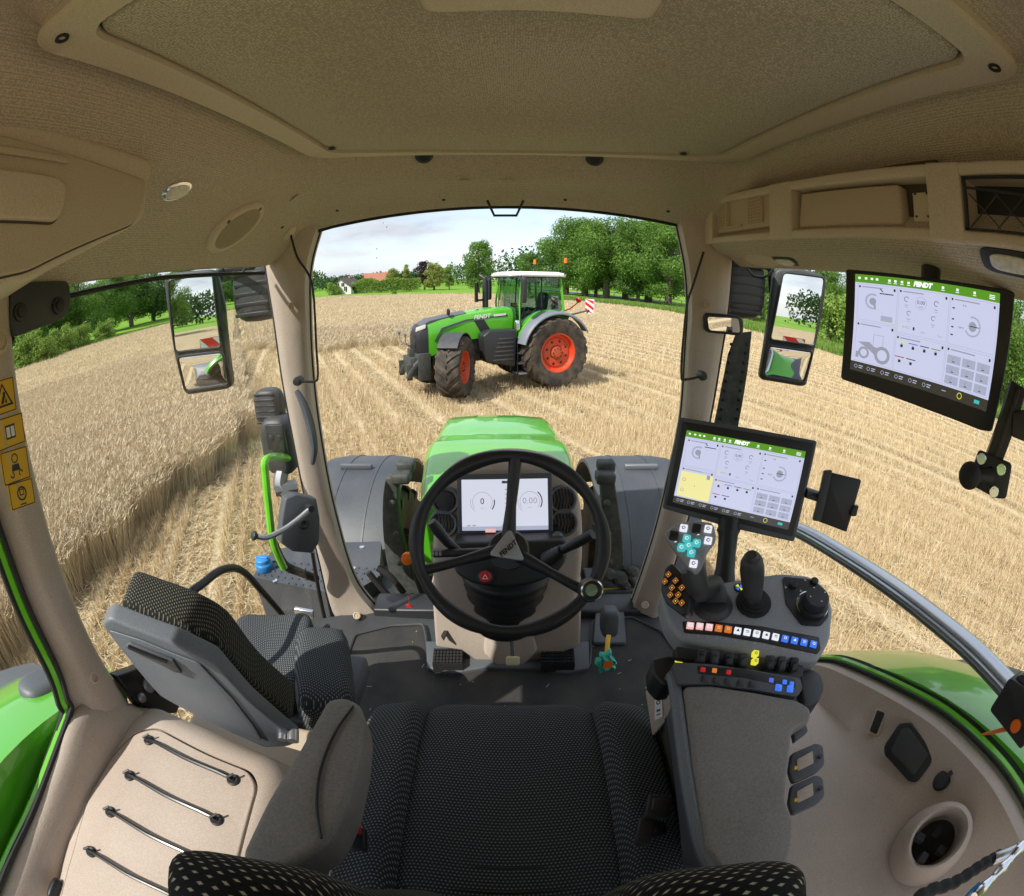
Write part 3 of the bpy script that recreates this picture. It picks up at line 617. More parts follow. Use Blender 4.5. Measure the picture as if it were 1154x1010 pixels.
tr = wslab('ashtray', ((1013, 815), (1026, 814), (1053, 849), (1049, 861), (1033, 882), (1024, 881), (996, 850), (996, 840)), (1023, 848), .04, dark, .017, .008, .003)
wslab('tray_lid', ((1016, 821), (1024, 820), (1046, 850), (1029, 875), (1003, 846)), (1023, 848), .004, charcoal, .0195, .006, .002, tr)
f = onwall(1062, 880); g = G(); g.lathe(f.o, f.n, [(.021, -.004), (.021, .004), (.016, .006), (.015, .012), (0, .013)], 22); g.box(-.004, .006, .012, .026, .004, .012, f); g.out('power_socket', dark, own)
# cup holder
cfo = P(1058, 944, z=2.35); cax = V((-.55, -.02, .78)).normalized()
g = G(); g.lathe(cfo, cax, [(.085, -.10), (.075, -.04), (.067, -.012), (.063, 0), (.056, .003), (.051, -.002), (.049, -.07), (.0, -.07)], 36); chd = g.out('cup_holder', beige, own, ang=50)
g = G(); ff_ = Fr(cfo, (1, 0, 0), (0, 1, 0)); g.lathe(cfo - cax * .069, cax, [(.044, 0), (.044, .002), (.0, .002)], 24)
for a in (30, 120, 210, 300):
    g.box(.022, .042, -.008, .008, -.03, -.02, Fr(cfo, (math.cos(R(a)), math.sin(R(a)), 0), (-math.sin(R(a)), math.cos(R(a)), 0)))
g.out('cup_grip', rubber, own, parent=chd)
# gooseneck lamp lying at the right edge
goose = thing('gooseneck_lamp', 'black ribbed gooseneck lamp arm with a bright metal end lying beside the round cup holder', 'lamp', P(1080, 1000, z=2.42))
pts = smooth([P(a, b, z=2.44) for a, b in ((1010, 1040), (1040, 1008), (1075, 995), (1105, 976), (1125, 965))], 8); g = G()
g.tube(pts, [.009 + .0035 * (i % 3 != 0) for i in range(len(pts))], 12); g.out('ribbed_arm', rubber, goose, ang=80)
g = G(); a, b = P(1120, 968, z=2.445), P(1144, 958, z=2.46); g.tube([a, b], .011, 14); g.tube([b, b + (b - a) * .1], .013, 14); g.out('metal_end', alu, goose, bevel=.001)
hose = thing('hose_coupling', 'chrome hose coupling with threaded fittings at the right edge behind the cup holder', 'coupling', P(1148, 950, z=2.46))
g = G(); a, b = P(1098, 1010, z=2.47), P(1175, 925, z=2.50); n_ = 16
g.tube([a + (b - a) * (i / n_) for i in range(n_ + 1)], [.0075 + .003 * (i % 4 in (1, 2)) for i in range(n_ + 1)], 12); g.out('fitting', chrome, hose, ang=25)
g = G(); g.tube([P(1088, 1012, z=2.45), P(1096, 1003, z=2.47), P(1104, 996, z=2.475)], .004, 8); g.out('blue_clip', bluepl, hose)
# bracket with the orange emergency hammer, right edge
br = thing('wall_bracket', 'black bracket box fixed to the right rear window post above the green fender', 'bracket', P(1145, 790, x=.72))
f = Fr(P(1150, 785, x=.72), (0, -1, .15), (0, .1, 1)); g = G(); g.prism(rnd([f.p(-.035, -.03), f.p(.07, -.04), f.p(.07, .04), f.p(-.03, .032)], .008), f.n * .04); g.out('housing', dark, br, bevel=.003)
g = G(); g.lathe(P(1152, 772, x=.70), (-1, 0, 0), [(.018, -.02), (.018, .008), (.012, .012), (.006, .012), (.006, .016), (0, .016)], 20); g.out('knob', blackm, br)
hm = thing('safety_hammer', 'orange safety hammer clipped below the black bracket at the right rear window', 'hammer', P(1130, 822, x=.69))
g = G(); a, b = P(1106, 828, x=.69), P(1168, 812, x=.69); g.tube([a, a + (b - a) * .15, b], [.002, .005, .011], 10, flat=.6); g.lathe(P(1146, 817, x=.683), (-1, 0, 0), [(.011, 0), (.011, .006), (.004, .008), (0, .008)], 14); g.out('handle', orange, hm)

# ---- aluminium rail outside the right window
# ================================================================== dashboard column
dash = thing('dashboard', 'beige dashboard column with round air vents, display and black shroud behind the steering wheel', 'dashboard', (-.02, 1.25, FZ + .012))
DP = ((0, 1.20, 2.35), (0, -.93, .36))
g = G(); body = [PP(a, b, DP) for a, b in ((489, 590), (492, 560), (510, 536), (545, 524), (575, 521), (605, 524), (635, 535), (652, 560), (657, 600), (655, 650), (645, 690), (610, 708), (540, 710), (502, 690), (487, 650))]
g.prism(smooth(body, 3, True), (0, .13, .0)); g.out('column_cover', beige, dash, bevel=.02, seg=4, ang=50)
g = G(); lowp = ((0, 1.27, 2.0), (0, -1, .1)); lw = [PP(a, b, lowp) for a, b in ((486, 655), (508, 690), (570, 706), (635, 688), (656, 655), (654, 728), (640, 734), (620, 752), (545, 752), (520, 734), (491, 730))]
g.prism(lw, (0, .2, 0)); g.out('column_foot', beige, dash, bevel=.012, seg=3)
g = G(); g.prism([PP(a, b, ((0, 1.24, 1.8), (0, -1, .3))) for a, b in ((545, 705), (600, 705), (606, 735), (590, 752), (560, 752), (545, 738))], (0, .1, 0)); g.out('column_nose', beige, dash, bevel=.012, seg=3)
g = G(); g.prism([PP(a, b, pz(FZ + .03)) for a, b in ((480, 722), (664, 722), (664, 752), (640, 758), (606, 752), (545, 752), (510, 758), (481, 752))], (0, 0, -.03)); g.out('foot_surround', midgrey, dash, bevel=.006)
g = G(); g.prism([PP(a, b, pz(FZ + .16)) for a, b in ((497, 716), (507, 700), (509, 702), (500, 720))], (0, 0, -.01)); g.out('release_latch', dark, dash)
# footrests with ribbed rubber
for x0, x1, lab in ((487, 520, 'l'), (610, 647, 'r')):
    a, b, c, d_ = [P(px, py, z=FZ + .07) for px, py in ((x0, 730), (x1, 730), (x1, 747), (x0, 747))]
    f = Fr(d_, b - a, a - d_); w, h = (b - a).length, (a - d_).length; g = G(); g.box(0, w, 0, h, -.05, -.006, f)
    for i in range(9):
        for j in range(5): g.box(w * (i + .1) / 9, w * (i + .8) / 9, h * (j + .1) / 5, h * (j + .75) / 5, -.006, .001, f)
    g.out('footrest', rubber, dash)
ped = thing('brake_pedal', 'small cream coloured pedal pad below the middle of the steering column', 'pedal', P(578, 745, z=FZ + .10))
g = G(); a = P(578, 745, z=FZ + .10); f = Fr(a, (1, 0, 0), (0, .6, .8)); g.soft(f, .024, .017, .009, .4, .4, 20, 10); g.out('pad', cream, ped)
g = G(); g.tube([a, a + V((-.005, .05, .04)), a + V((-.008, .12, .09))], .006, 8); g.out('pedal_arm', dark, ped)
# vents
for (px, py, knob) in ((502, 564, 1), (500, 590, 0), (634, 563, 0), (635, 589, 0)):
    o = PP(px, py, DP); to = V((0, -.93, .36)).normalized(); f = Fr(o, (1, 0, 0), (0, .36, .93)); rr_ = .036
    g = G(); g.lathe(o, to, [(rr_ * 1.15, -.01), (rr_ * 1.15, .008), (rr_ * 1.05, .012), (rr_ * .9, .010), (rr_ * .88, -.004), (0, -.004)], 28); va = g.out('round_vent', grey, dash, ang=40)
    g = G()
    if knob: g.lathe(o, to, [(rr_ * .8, 0), (rr_ * .75, .014), (0, .016)], 24); g.box(.006, .012, -.02, -.012, .014, .018, f)
    else:
        for i in range(-3, 4):
            w = rr_ * .85 * math.sqrt(1 - (i / 3.7) ** 2); g.tube([f.p(i * .0092 - .003, w, .004), f.p(i * .0092 + .002, 0, .008), f.p(i * .0092 - .003, -w, .004)], .0026, 6)
    g.out('vent_slats' if not knob else 'vent_flap', dark, dash, parent=va)
# instrument display
disp = thing('instrument_display', 'bright instrument display in a dark bezel behind the steering wheel', 'display', (-.02, 1.16, 2.30))
DD = ((0, 1.135, 2.35), (0, -.90, .43))
def quadframe(px, pl):
    c = [PP(a, b, pl) for a, b in px]; o = sum(c, V((0, 0, 0))) / 4
    u = ((c[1] - c[0]) + (c[2] - c[3])).normalized(); v = ((c[0] - c[3]) + (c[1] - c[2])).normalized(); f = Fr(o, u, v)
    if f.n.dot(V(pl[1])) < 0: f.n = -f.n
    loc = [((p - o).dot(f.u), (p - o).dot(f.v)) for p in c]
    w = ((loc[1][0] - loc[0][0]) + (loc[2][0] - loc[3][0])) / 2; h = ((loc[0][1] - loc[3][1]) + (loc[1][1] - loc[2][1])) / 2
    return f, w, h, c
f, w, h, c = quadframe(((520, 541), (617, 539), (618, 597), (521, 598)), DD)
g = G(); g.prism(rnd([f.p(-w / 2 - .013, -h / 2 - .025, -.022), f.p(w / 2 + .013, -h / 2 - .025, -.022), f.p(w / 2 + .013, h / 2 + .016, -.022), f.p(-w / 2 - .013, h / 2 + .016, -.022)], .01), f.n * .022); g.out('bezel', midgrey, disp, bevel=.003)
g = G(); rect(g, f, 0, 0, w, h, .0005, 0); rect(g, f, 0, -h * .46, w, h * .08, .0012, 1)
X, Y = w, h
for cx, val in ((-.26, '0'), (.29, '0.00')):
    ring_flat(g, f, cx * X, .06 * Y, .112 * X, .117 * X, .0018, -40, 220, 30, 2); ring_flat(g, f, cx * X, .06 * Y, .135 * X, .140 * X, .0018, 165, 230, 12, 2)
    ring_flat(g, f, cx * X, .06 * Y, .135 * X, .147 * X, .0020, -38 if cx < 0 else -30, 10 if cx < 0 else 50, 14, 3)
    text(g, val, f, .17 * Y, cx * X, .07 * Y, .002, mi=3 if cx < 0 else 2)
    text(g, 'rpm' if cx < 0 else 'km/h', f, .04 * Y, cx * X, -.06 * Y, .002, mi=2)
text(g, 'FENDT', f, .055 * Y, .02 * X, .44 * Y, .002, .2, 3, fat=.001)
for i in range(5): rect(g, f, .02 * X, (.30 - .09 * i) * Y, .035 * X, .02 * Y, .002, 2)
for i in (-.42, -.36, -.02, .04): rect(g, f, i * X, -.40 * Y, .04 * X, .025 * Y, .002, 2)
rect(g, f, -.17 * X, -.50 * Y, .12 * X, .07 * Y, .0022, 4); g.out('screen', [scr_bg2, scr_pl, scr_mid, scr_bk, b_pk], disp)
# black shroud with hazard button and ribbed gaiter
SP_ = ((0, 1.05, 2.35), (0, -.80, .6))
g = G(); sh_ = [PP(a, b, SP_) for a, b in ((508, 612), (640, 608), (640, 632), (628, 648), (600, 660), (565, 664), (535, 660), (512, 648))]
g.prism(rnd(sh_, .02), (0, .13, -.03)); g.out('column_shroud', dark, dash, bevel=.012, seg=3)
c0, c1 = PP(569, 704, ((0, 1.17, 0), (0, 1, 0))), PP(570, 642, ((0, 1.12, 0), (0, 1, 0))); n_ = 26; g = G()
g.tube([c0 + (c1 - c0) * (i / n_) for i in range(n_ + 1)], [(.070 + .025 * (i / n_)) * (1.0 if i % 4 < 2 else .94) for i in range(n_ + 1)], 30, flat=1.35); g.out('ribbed_gaiter', dark, dash, ang=70)
o = PP(547, 650, ((0, 1.0, 2.35), (0, -.80, .6))); g = G(); g.lathe(o, (0, -.8, .6), [(.019, -.04), (.019, .004), (.015, .006)], 22); hb = g.out('button_ring', dark, dash)
f = Fr(o, (1, 0, 0), (0, .6, .8)); g = G(); g.lathe(o, (0, -.8, .6), [(.0145, 0), (.0145, .007), (.012, .009), (0, .009)], 22)
g.add([f.p(a * .009, b * .009 - .001, .0096) for a, b in ((-.9, -.6), (.9, -.6), (0, .9), (-.5, -.37), (.5, -.37), (0, .45))], [(0, 1, 4, 3), (1, 2, 5, 4), (2, 0, 3, 5)], 1); g.out('hazard_button', [redpl, white], dash)
# stalks
g = G(); L = [P(a, b, y=1.0) for a, b in ((520, 624), (505, 612), (492, 596), (486, 588))]; g.tube(L, [.010, .012, .015, .012], 12); g.out('indicator_stalk', dark, dash)
g = G(); a, b = P(545, 622, y=.98), P(488, 624, y=.98); g.tube([a, b], .012, 12, flat=.8); sl = g.out('shuttle_lever', dark, dash, bevel=.003); 
g = G(); f = Fr(P(492, 622, y=.965), (1, 0, 0), (0, .5, .86))
for i in (-1, 0, 1): g.box(i * .009 - .003, i * .009 + .003, -.009, -.001, 0, .003, f); g.box(i * .009 - .003, i * .009 + .003, .001, .009, 0, .003, f)
g.out('switch_keys', steel, dash, parent=sl)
g = G(); a, b, c_ = P(616, 632, y=1.02), P(634, 620, y=1.0), P(668, 602, y=.97); g.tube([a + (b - a) * (i / 9) for i in range(10)], [.022 - .001 * i + .003 * (i % 2) for i in range(10)], 14); g.tube([b, b * .5 + c_ * .5, c_], [.011, .014, .013], 12); g.out('wiper_stalk', dark, dash, ang=60)
g = G(); g.lathe(P(607, 598 + 0, y=1.10) + V((.05, 0, -.02)), (0, -.8, .6), [(.014, -.01), (.014, .01), (.008, .012), (0, .012)], 16); g.out('ignition_lock', steel, dash)

# ================================================================== steering wheel
swc = P(574, 613, d=.98); wn_ = V((0, -.84, .54)).normalized(); SWF = Fr(swc, (1, 0, 0), wn_.cross(V((1, 0, 0))))
sw = thing('steering_wheel', 'black three spoke steering wheel with a grey badge in the hub and a turning knob', 'steering wheel', tuple(swc))
spx = lambda px, py, off=0: PP(px, py, (swc + SWF.n * off, SWF.n))
ctr = spx(574.5, 613); RX = (spx(680, 612) - spx(469, 612)).length / 2; RY = (spx(574, 515) - spx(574, 713)).length / 2
pts = []; rad = []
for i in range(96):
    a = 2 * math.pi * i / 96; pts.append(ctr + SWF.u * RX * math.cos(a) + SWF.v * RY * math.sin(a)); rad.append(.0145 + .0022 * math.cos(6 * a + .4))
g = G(); g.tube(pts, rad, 16, closed=True); g.out('rim', dark, sw, ang=80)
for L, r0 in ((((573, 608), (576, 570), (581, 516)), (.017, .011, .015)), (((562, 620), (520, 632), (472, 644)), (.016, .010, .012)), (((586, 627), (620, 645), (662, 668)), (.016, .010, .012))):
    g = G(); A_ = spx(*L[0], -.025); B_ = spx(*L[1], -.016); C_ = spx(*L[2], -.002); g.tube(smooth([A_, B_, C_], 6), [r0[0] + (r0[1] - r0[0]) * min(1, i / 6) if i < 7 else r0[1] + (r0[2] - r0[1]) * (i - 6) / 6 for i in range(13)], 12, flat=1.0); g.out('spoke', dark, sw)
hub = spx(573, 620, -.03); g = G(); g.lathe(hub - SWF.n * .04, SWF.n, [(.030, -.02), (.036, .02), (.044, .034), (.040, .048), (.0, .052)], 30); g.out('hub', dark, sw)
f = SWF; tri = rnd([spx(575, 595, .020), spx(550, 626, .020), spx(592, 633, .020)], .012); g = G(); g.prism([p - SWF.n * .004 for p in tri], SWF.n * .010); hb = g.out('badge_plate', silver, sw, bevel=.002)
g = G(); a = R(42); ft = Fr(spx(573.5, 618.5, .0275), SWF.u * math.cos(a) + SWF.v * math.sin(a), SWF.v * math.cos(a) - SWF.u * math.sin(a)); text(g, 'FENDT', ft, .0135, -.001, .001, .0008, .15, fat=.0005); g.out('badge_lettering', blackm, sw, parent=hb)
ko = spx(664, 664, .02); g = G(); g.lathe(ko, SWF.n, [(.016, -.02), (.024, .0), (.0255, .02), (.021, .034), (.012, .030), (.0, .028)], 28); g.out('steering_knob', dark, sw)
g = G(); g.lathe(ko, SWF.n, [(.0215, .030), (.0222, .035), (.0195, .037), (.0195, .030)], 28); g.out('knob_ring', chrome, sw)

# ================================================================== driver's seat
seat = thing('driver_seat', 'black knitted fabric driver seat with side bolsters seen from the headrest', 'seat', (-.01, .35, FZ + .012))
SX = -.005
def bnd(x, y, z):
    k = max(0, (y / .24)) ; return x * (1 - .02 * k), y, z - .02 * max(0, k - .4) + .014 * abs(x / .2) ** 2
g = G(); g.soft(Fr((SX, .395, 2.155), (1, 0, 0), (0, 1, 0)), .186, .265, .064, .38, .34, 48, 20, bend=bnd); cu = g.out('cushion', seatfab, seat, ang=80)
for s in (-1, 1):
    g = G(); g.soft(Fr((SX + s * .216, .385, 2.160), (1, 0, -s * .35), (0, 1, 0)), .062, .255, .080, .5, .3, 30, 18); g.out('side_bolster', seatfab, seat, ang=80)
g = G()
for s in (-1, 1): g.tube(smooth([(SX + s * .168, .62, 2.19), (SX + s * .165, .5, 2.214), (SX + s * .16, .3, 2.217), (SX + s * .155, .17, 2.216)], 5), .0028, 6)
for i in range(5): y = .40 - i * .048; g.tube([(SX - .115, y, 2.2185), (SX, y - .003, 2.2175), (SX + .115, y, 2.2185)], .0018, 6)
for s in (-1, 1): g.tube([(SX + s * .115, .41, 2.2183), (SX + s * .115, .17, 2.2183)], .0018, 6)
g.out('seam', rubber, seat, parent=cu)
g = G(); g.soft(Fr((SX, .38, 2.075), (1, 0, 0), (0, 1, 0)), .275, .26, .06, .3, .3, 32, 12); g.out('seat_pan', midgrey, seat)
g = G(); g.box(-.2, .2, .12, .55, FZ + .012, 2.03); g.out('suspension_base', rubber, seat, bevel=.02)
g = G(); g.prism([PP(a, b, pz(2.21)) for a, b in ((404, 850), (412, 850), (412, 952), (392, 950), (396, 895))], (0, 0, -.10)); g.out('side_shield', grey, seat, bevel=.008)
# backrest with wings
g = G(); g.soft(Fr((SX - .02, .015, 2.42), (1, 0, 0), (0, -.18, .98)), .20, .28, .075, .4, .35, 36, 20, bend=lambda x, y, z: (x, y, z - .03 + .05 * (x / .2) ** 2)); bk = g.out('backrest', seatfab, seat, ang=80)
for s, x, y, z, a_, m_ in ((-1, -.215, .065, 2.49, .085, seatbig), (1, .165, .075, 2.49, .085, seatbig), (-1, -.125, .10, 2.36, .07, seatpat)):
    g = G(); g.soft(Fr((x, y, z), (1, -s * .2, 0), (0, -.2, 1)), a_, .16, .055, .6, .5, 36, 20, bend=lambda u, v, w: (u, v - 1.6 * u * u * 1.5, w)); g.out('backrest_wing', m_, seat, ang=80)
# left armrest
AL = ((0, 0, 2.43), (0, 0, 1)); al = [PP(a, b, AL) for a, b in ((368, 787), (385, 783), (405, 790), (410, 808), (405, 850), (392, 905), (370, 950), (330, 975), (280, 985), (270, 962), (300, 900), (335, 845))]
g = G(); g.prism(rnd(al, .02), (0, 0, -.085)); g.out('armrest', leather, seat, bevel=.024, seg=5, ang=60)
g = G(); g.tube(smooth([PP(a, b, pz(2.4335)) for a, b in ((398, 796), (378, 825), (362, 865), (357, 905), (362, 945))], 5), .0022, 6); g.out('armrest_seam', dark, seat)
# right side: patterned side panel under the armrest console
g = G(); g.prism([PP(a, b, ((.29, 0, 0), (1, 0, 0))) for a, b in ((757, 800), (733, 830), (733, 900), (742, 960), (800, 975))], (.01, 0, 0)); g.out('side_net', seatpat, seat)
g = G(); g.prism([PP(a, b, ((-.235, 0, 0), (1, 0, 0))) for a, b in ((398, 862), (380, 900), (378, 940), (392, 944), (400, 900))], (-.01, 0, 0)); g.out('side_net', seatpat, seat)
bu = thing('belt_buckle', 'black seat belt buckle with a red release button beside the left armrest', 'buckle', P(399, 940, z=2.28))
f = Fr(P(400, 940, z=2.28), (1, .1, .1), (0, 1, .3)); g = G(); g.box(-.018, .018, -.03, .012, -.01, .008, f); g.out('housing', dark, bu, bevel=.003)
g = G(); g.box(-.014, .014, -.001, .016, .007, .011, f); g.out('release_button', redpl, bu, bevel=.001)
bu = thing('belt_anchor', 'black seat belt tongue and anchor at the right rear corner of the seat cushion', 'belt', P(742, 915, z=2.28))
f = Fr(P(742, 910, z=2.29), (1, -.3, 0), (.2, 1, .25)); g = G(); g.box(-.02, .02, -.022, .022, -.006, .006, f); g.box(-.013, .013, -.01, .014, .006, .012, f); g.box(-.026, .0, -.07, -.02, -.012, -.002, f); g.out('tongue', dark, bu, bevel=.003)
g = G(); g.lathe(P(741, 935, z=2.26), (0, -.2, 1), [(.014, 0), (.014, .006), (.006, .009), (0, .009)], 14); g.out('bolt', blackm, bu)

# ================================================================== passenger seat
ps = thing('passenger_seat', 'small folding passenger seat with dark fabric cushion and grey plastic back beside the left door', 'seat', (-.58, .7, FZ + .012))
g = G(); g.soft(Fr((-.645, .80, 2.09), (1, .25, 0), (-.25, 1, 0)), .125, .165, .06, .4, .4, 36, 18, bend=lambda x, y, z: (x, y, z + .02 * abs(x / .12) ** 2)); g.out('cushion', seatfab, ps, ang=80)
g = G(); g.soft(Fr((-.47, .76, 2.10), (1, .35, -.2), (-.42, 1, 0)), .075, .155, .085, .5, .45, 32, 18); g.out('cushion_bolster', seatfab, ps, ang=80)
g = G(); g.box(-.74, -.40, .64, .92, 1.98, 2.05); g.out('seat_pan', midgrey, ps, bevel=.015)
g = G(); g.tube([(-.58, .75, FZ + .02), (-.58, .75, 1.99)], .06, 14); g.out('pedestal', dark, ps)
# backrest: back plate (facing the driver) and upholstery in front of it
B3 = [V((-.605, .335, 2.600)), V((-.585, .345, 2.600)), V((-.43, .395, 2.54)), V((-.395, .425, 2.46)), V((-.375, .470, 2.25)), V((-.385, .475, 2.225)), V((-.43, .470, 2.22)), V((-.55, .43, 2.34)), V((-.607, .365, 2.50)), V((-.612, .338, 2.585))]
nrm = (B3[2] - B3[8]).cross(B3[4] - B3[1]).normalized()
if nrm.y > 0: nrm = -nrm
bpl = (B3[1], nrm)
bq = [PP(a, b, ((-.5, .41, 2.42), nrm)) for a, b in ((114, 704), (122, 697), (200, 727), (243, 748), (283, 792), (338, 836), (325, 842), (298, 843), (180, 785))]
g = G(); g.prism(rnd(bq, .012), -nrm * .035); bkp = g.out('back_plate', grey, ps, bevel=.006, seg=3)
g = G(); inn = [PP(a, b, ((-.5, .41, 2.42), nrm)) for a, b in ((122, 708), (160, 720), (225, 746), (262, 785), (285, 815), (296, 833), (184, 778))]; g.prism([p + nrm * .001 for p in rnd(inn, .01)], nrm * .003); g.out('back_panel', grey, ps, bevel=.0015, parent=bkp)
hq = [PP(a, b, ((-.5, .41, 2.42), nrm)) for a, b in ((142, 724), (148, 720), (196, 739), (206, 754), (197, 752), (188, 747))]; g = G(); g.prism([p + nrm * .004 for p in hq], nrm * .006); g.out('pull_handle', midgrey, ps, bevel=.0015, parent=bkp)
g = G(); g.tube([p + nrm * .012 for p in [PP(a, b, ((-.5, .41, 2.42), nrm)) for a, b in ((147, 722), (190, 739))]], .004, 8); g.out('handle_slot', blackm, ps, parent=bkp)
up_ = [PP(a, b, ((-.5, .41, 2.42), nrm)) - nrm * .035 for a, b in ((122, 698), (200, 727), (243, 748), (283, 792), (335, 830), (300, 838), (182, 780))]
g = G(); g.prism(rnd(up_, .03), -nrm * .085); g.out('upholstery', seatpat, ps, bevel=.028, seg=5, ang=60)
for px, py in ((318, 828),):
    o = PP(px, py, ((-.5, .41, 2.42), nrm)); g = G(); g.lathe(o, nrm, [(.009, 0), (.009, .012), (.005, .013), (0, .013)], 12); g.lathe(o + V((.022, .005, .0)), nrm, [(.012, -.01), (.012, .014), (0, .014)], 12); g.out('hinge_bolt', alu, ps)
# black tube rail behind the seat
g = G(); g.tube(smooth([(-.70, .62, 2.18)] + [P(a, b, x=-.73) for a, b in ((205, 690), (232, 655), (255, 641), (275, 645), (300, 672), (345, 718))] + [(-.73, 1.35, 1.75)], 5), .011, 10)
tb = tag(g.out('door_rail', blackm, None), 'black bent tube rail inside the left door above the passenger seat', 'rail')

VB, FB = [], []
for k in range(64):                         # crumbs and bits of straw trodden onto the mat
    x, y = rng.uniform(-.5, .5), rng.uniform(.6, 1.42); a = rng.uniform(0, 6.28); L = rng.uniform(.003, .022) if k % 3 else .003; w = .0011 if k % 3 else .002
    d_ = V((math.cos(a), math.sin(a), 0)); n_ = V((-d_.y, d_.x, 0)); o = V((x, y, FZ + .0145)); i = len(VB); VB += [o + n_ * w, o - n_ * w, o + d_ * L - n_ * w, o + d_ * L + n_ * w]; FB.append((i, i + 1, i + 2, i + 3))
g = G(); g.add(VB, FB); ob = g.out('straw_crumbs', beige_dk, None); ob['kind'] = 'stuff'; ob['label'] = 'crumbs and bits of straw on the floor mat'
g = G(); g.box(-.795, -.36, .42, .60, 1.70, 2.10); g.out('seat_ledge', beige_dk, own, bevel=.02, seg=3)

# ================================================================== control console on the right armrest
class QF:                                   # plane patch spanned by four picked corners (TL TR BR BL)
    def __init__(s, px, pl):
        s.c = [PP(a, b, pl) for a, b in px]; s.w = ((s.c[1] - s.c[0]).length + (s.c[2] - s.c[3]).length) / 2; s.h = ((s.c[0] - s.c[3]).length + (s.c[1] - s.c[2]).length) / 2
        s.n = V(pl[1]).normalized(); s.n = s.n if s.n.dot(EYE - s.c[0]) > 0 else -s.n
        s.u = (s.c[1] - s.c[0]).normalized(); s.v = (s.c[0] - s.c[3]).normalized(); s.o = s.p(0, 0)
    def p(s, a, b, c=0):
        u, v = a / s.w + .5, b / s.h + .5
        return (s.c[3] * (1 - u) + s.c[2] * u) * (1 - v) + (s.c[0] * (1 - u) + s.c[1] * u) * v + s.n * c
def slab(name, px, pl, th, m, root, r=.01, bev=.004, lift=0, parent=None, seg=2):
    pl = (V(pl[0]) + V(pl[1]).normalized() * lift, pl[1]); n = V(pl[1]).normalized()
    g = G(); g.prism(rnd([PP(a, b, pl) for a, b in px], r), -n * th); return g.out(name, m, root, bevel=bev, seg=seg, parent=parent)
CN = V((-.10, -.22, .97)).normalized(); CP = (V((.44, .53, 2.44)), CN)
con = thing('armrest_console', 'grey control console with coloured buttons, keypad and rotary knob in front of the right armrest', 'control console', (.40, .53, 2.36))
slab('console_body', ((743, 668), (752, 660), (770, 672), (803, 668), (812, 656), (846, 650), (880, 645), (912, 648), (930, 660), (939, 685), (936, 720), (922, 745), (880, 744), (820, 733), (768, 722), (752, 700)), CP, .055, conplast, con, .015, .010, seg=4)
def lathe_on(px, py, pl, prof, m, root, name, n=24, parent=None, ax=None, mi=0):
    g = G(); g.lathe(PP(px, py, pl), ax or pl[1], prof, n); return g.out(name, m, root, parent=parent)
kb = lathe_on(915, 685, CP, [(.033, .002), (.033, .012), (.030, .014), (.027, .014), (.027, .030), (.025, .034), (0, .034)], dark, con, 'rotary_knob', 32)
lathe_on(915, 683, CP, [(.036, .001), (.036, .004), (.033, .005)], chrome, con, 'knob_ring', 32, kb)
for px, py in ((893, 661), (917, 657)):
    k_ = lathe_on(px, py, CP, [(.009, .002), (.009, .008), (.007, .010), (0, .010)], dark, con, 'small_knob', 16)
g = G(); g.prism(rnd([PP(a, b, (V(CP[0]) + CN * .003, CN)) for a, b in ((882, 650), (915, 653), (930, 665), (934, 695), (925, 705), (903, 704), (886, 680))], .008), -CN * .004, 1); ft = Fr(PP(915, 683, CP) + CN * .0345, (1, 0, .1), (0, 1, .2))
for a, b in ((0, .018), (.018, 0), (0, -.018), (-.018, 0)): rect(g, ft, a, b, .003, .003, .0004)
for px, py in ((885, 664), (902, 668), (907, 656), (930, 664), (893, 651)):
    f2 = Fr(PP(px, py, CP) + CN * .004, (1, 0, .1), (0, 1, .2)); rect(g, f2, 0, 0, .006, .0015, .0004); rect(g, f2, 0, .003, .0015, .004, .0004)
g.out('knob_panel', [white, dark], con)
# row of fourteen buttons along the front edge
cols = [b_pk, b_pk, b_pk, b_or, b_or] + [b_wh] * 5 + [b_bl] * 4
a, b = (777.5, 706.5), (916, 727.5)
slab('button_strip', ((769, 700), (810, 701), (860, 706), (923, 718), (925, 732), (921, 737), (860, 724), (810, 716), (771, 713)), CP, .003, dark, con, .004, .0006, .0015)
for i in range(14):
    t = i / 13; px = a[0] + (b[0] - a[0]) * t; py = a[1] + (b[1] - a[1]) * (t ** 1.35)
    o = PP(px, py, CP); f = Fr(o, PP(px + 8, py + 1.0 + 1.4 * t, CP) - o, CN.cross(PP(px + 8, py + 1 + 1.4 * t, CP) - o))
    g = G(); s_ = .0066; g.box(-s_, s_, -s_, s_, .001, .006, f)
    rect(g, f, 0, 0, .0085, .0085, .0063, 1) if i < 3 or 4 < i < 10 else None
    if i % 3 == 0: rect(g, f, 0, .001, .006, .0018, .0066, 2); rect(g, f, 0, -.0025, .006, .001, .0066, 2)
    elif i % 3 == 1: ring_flat(g, f, 0, 0, .0018, .003, .0066, n=10, mi=2)
    else: flat(g, f, [(-.003, -.003), (.003, -.003), (.001, .003), (-.001, .001)], .0066, 2)
    g.out('console_button', [cols[i], b_wh, b_wh if i > 9 else (b_pk if i < 5 else dark)], con, bevel=.0008)
g = G()
for i in range(14):
    t = i / 13; px = a[0] + (b[0] - a[0]) * t - 1.5; py = a[1] + (b[1] - a[1]) * (t ** 1.35) + 10
    o = PP(px, py, CP); f = Fr(o, PP(px + 8, py + 1.2, CP) - o, CN.cross(PP(px + 8, py + 1.2, CP) - o)); text(g, str(i + 1), f, .0055, 0, 0, .0005)
g.out('button_numbers', white, con)
o = PP(833, 663, CP); g = G(); g.lathe(o, CN, [(.011, 0), (.011, .002), (0, .002)], 20); f = Fr(o, (1, -.3, 0), (.3, 1, .2)); 
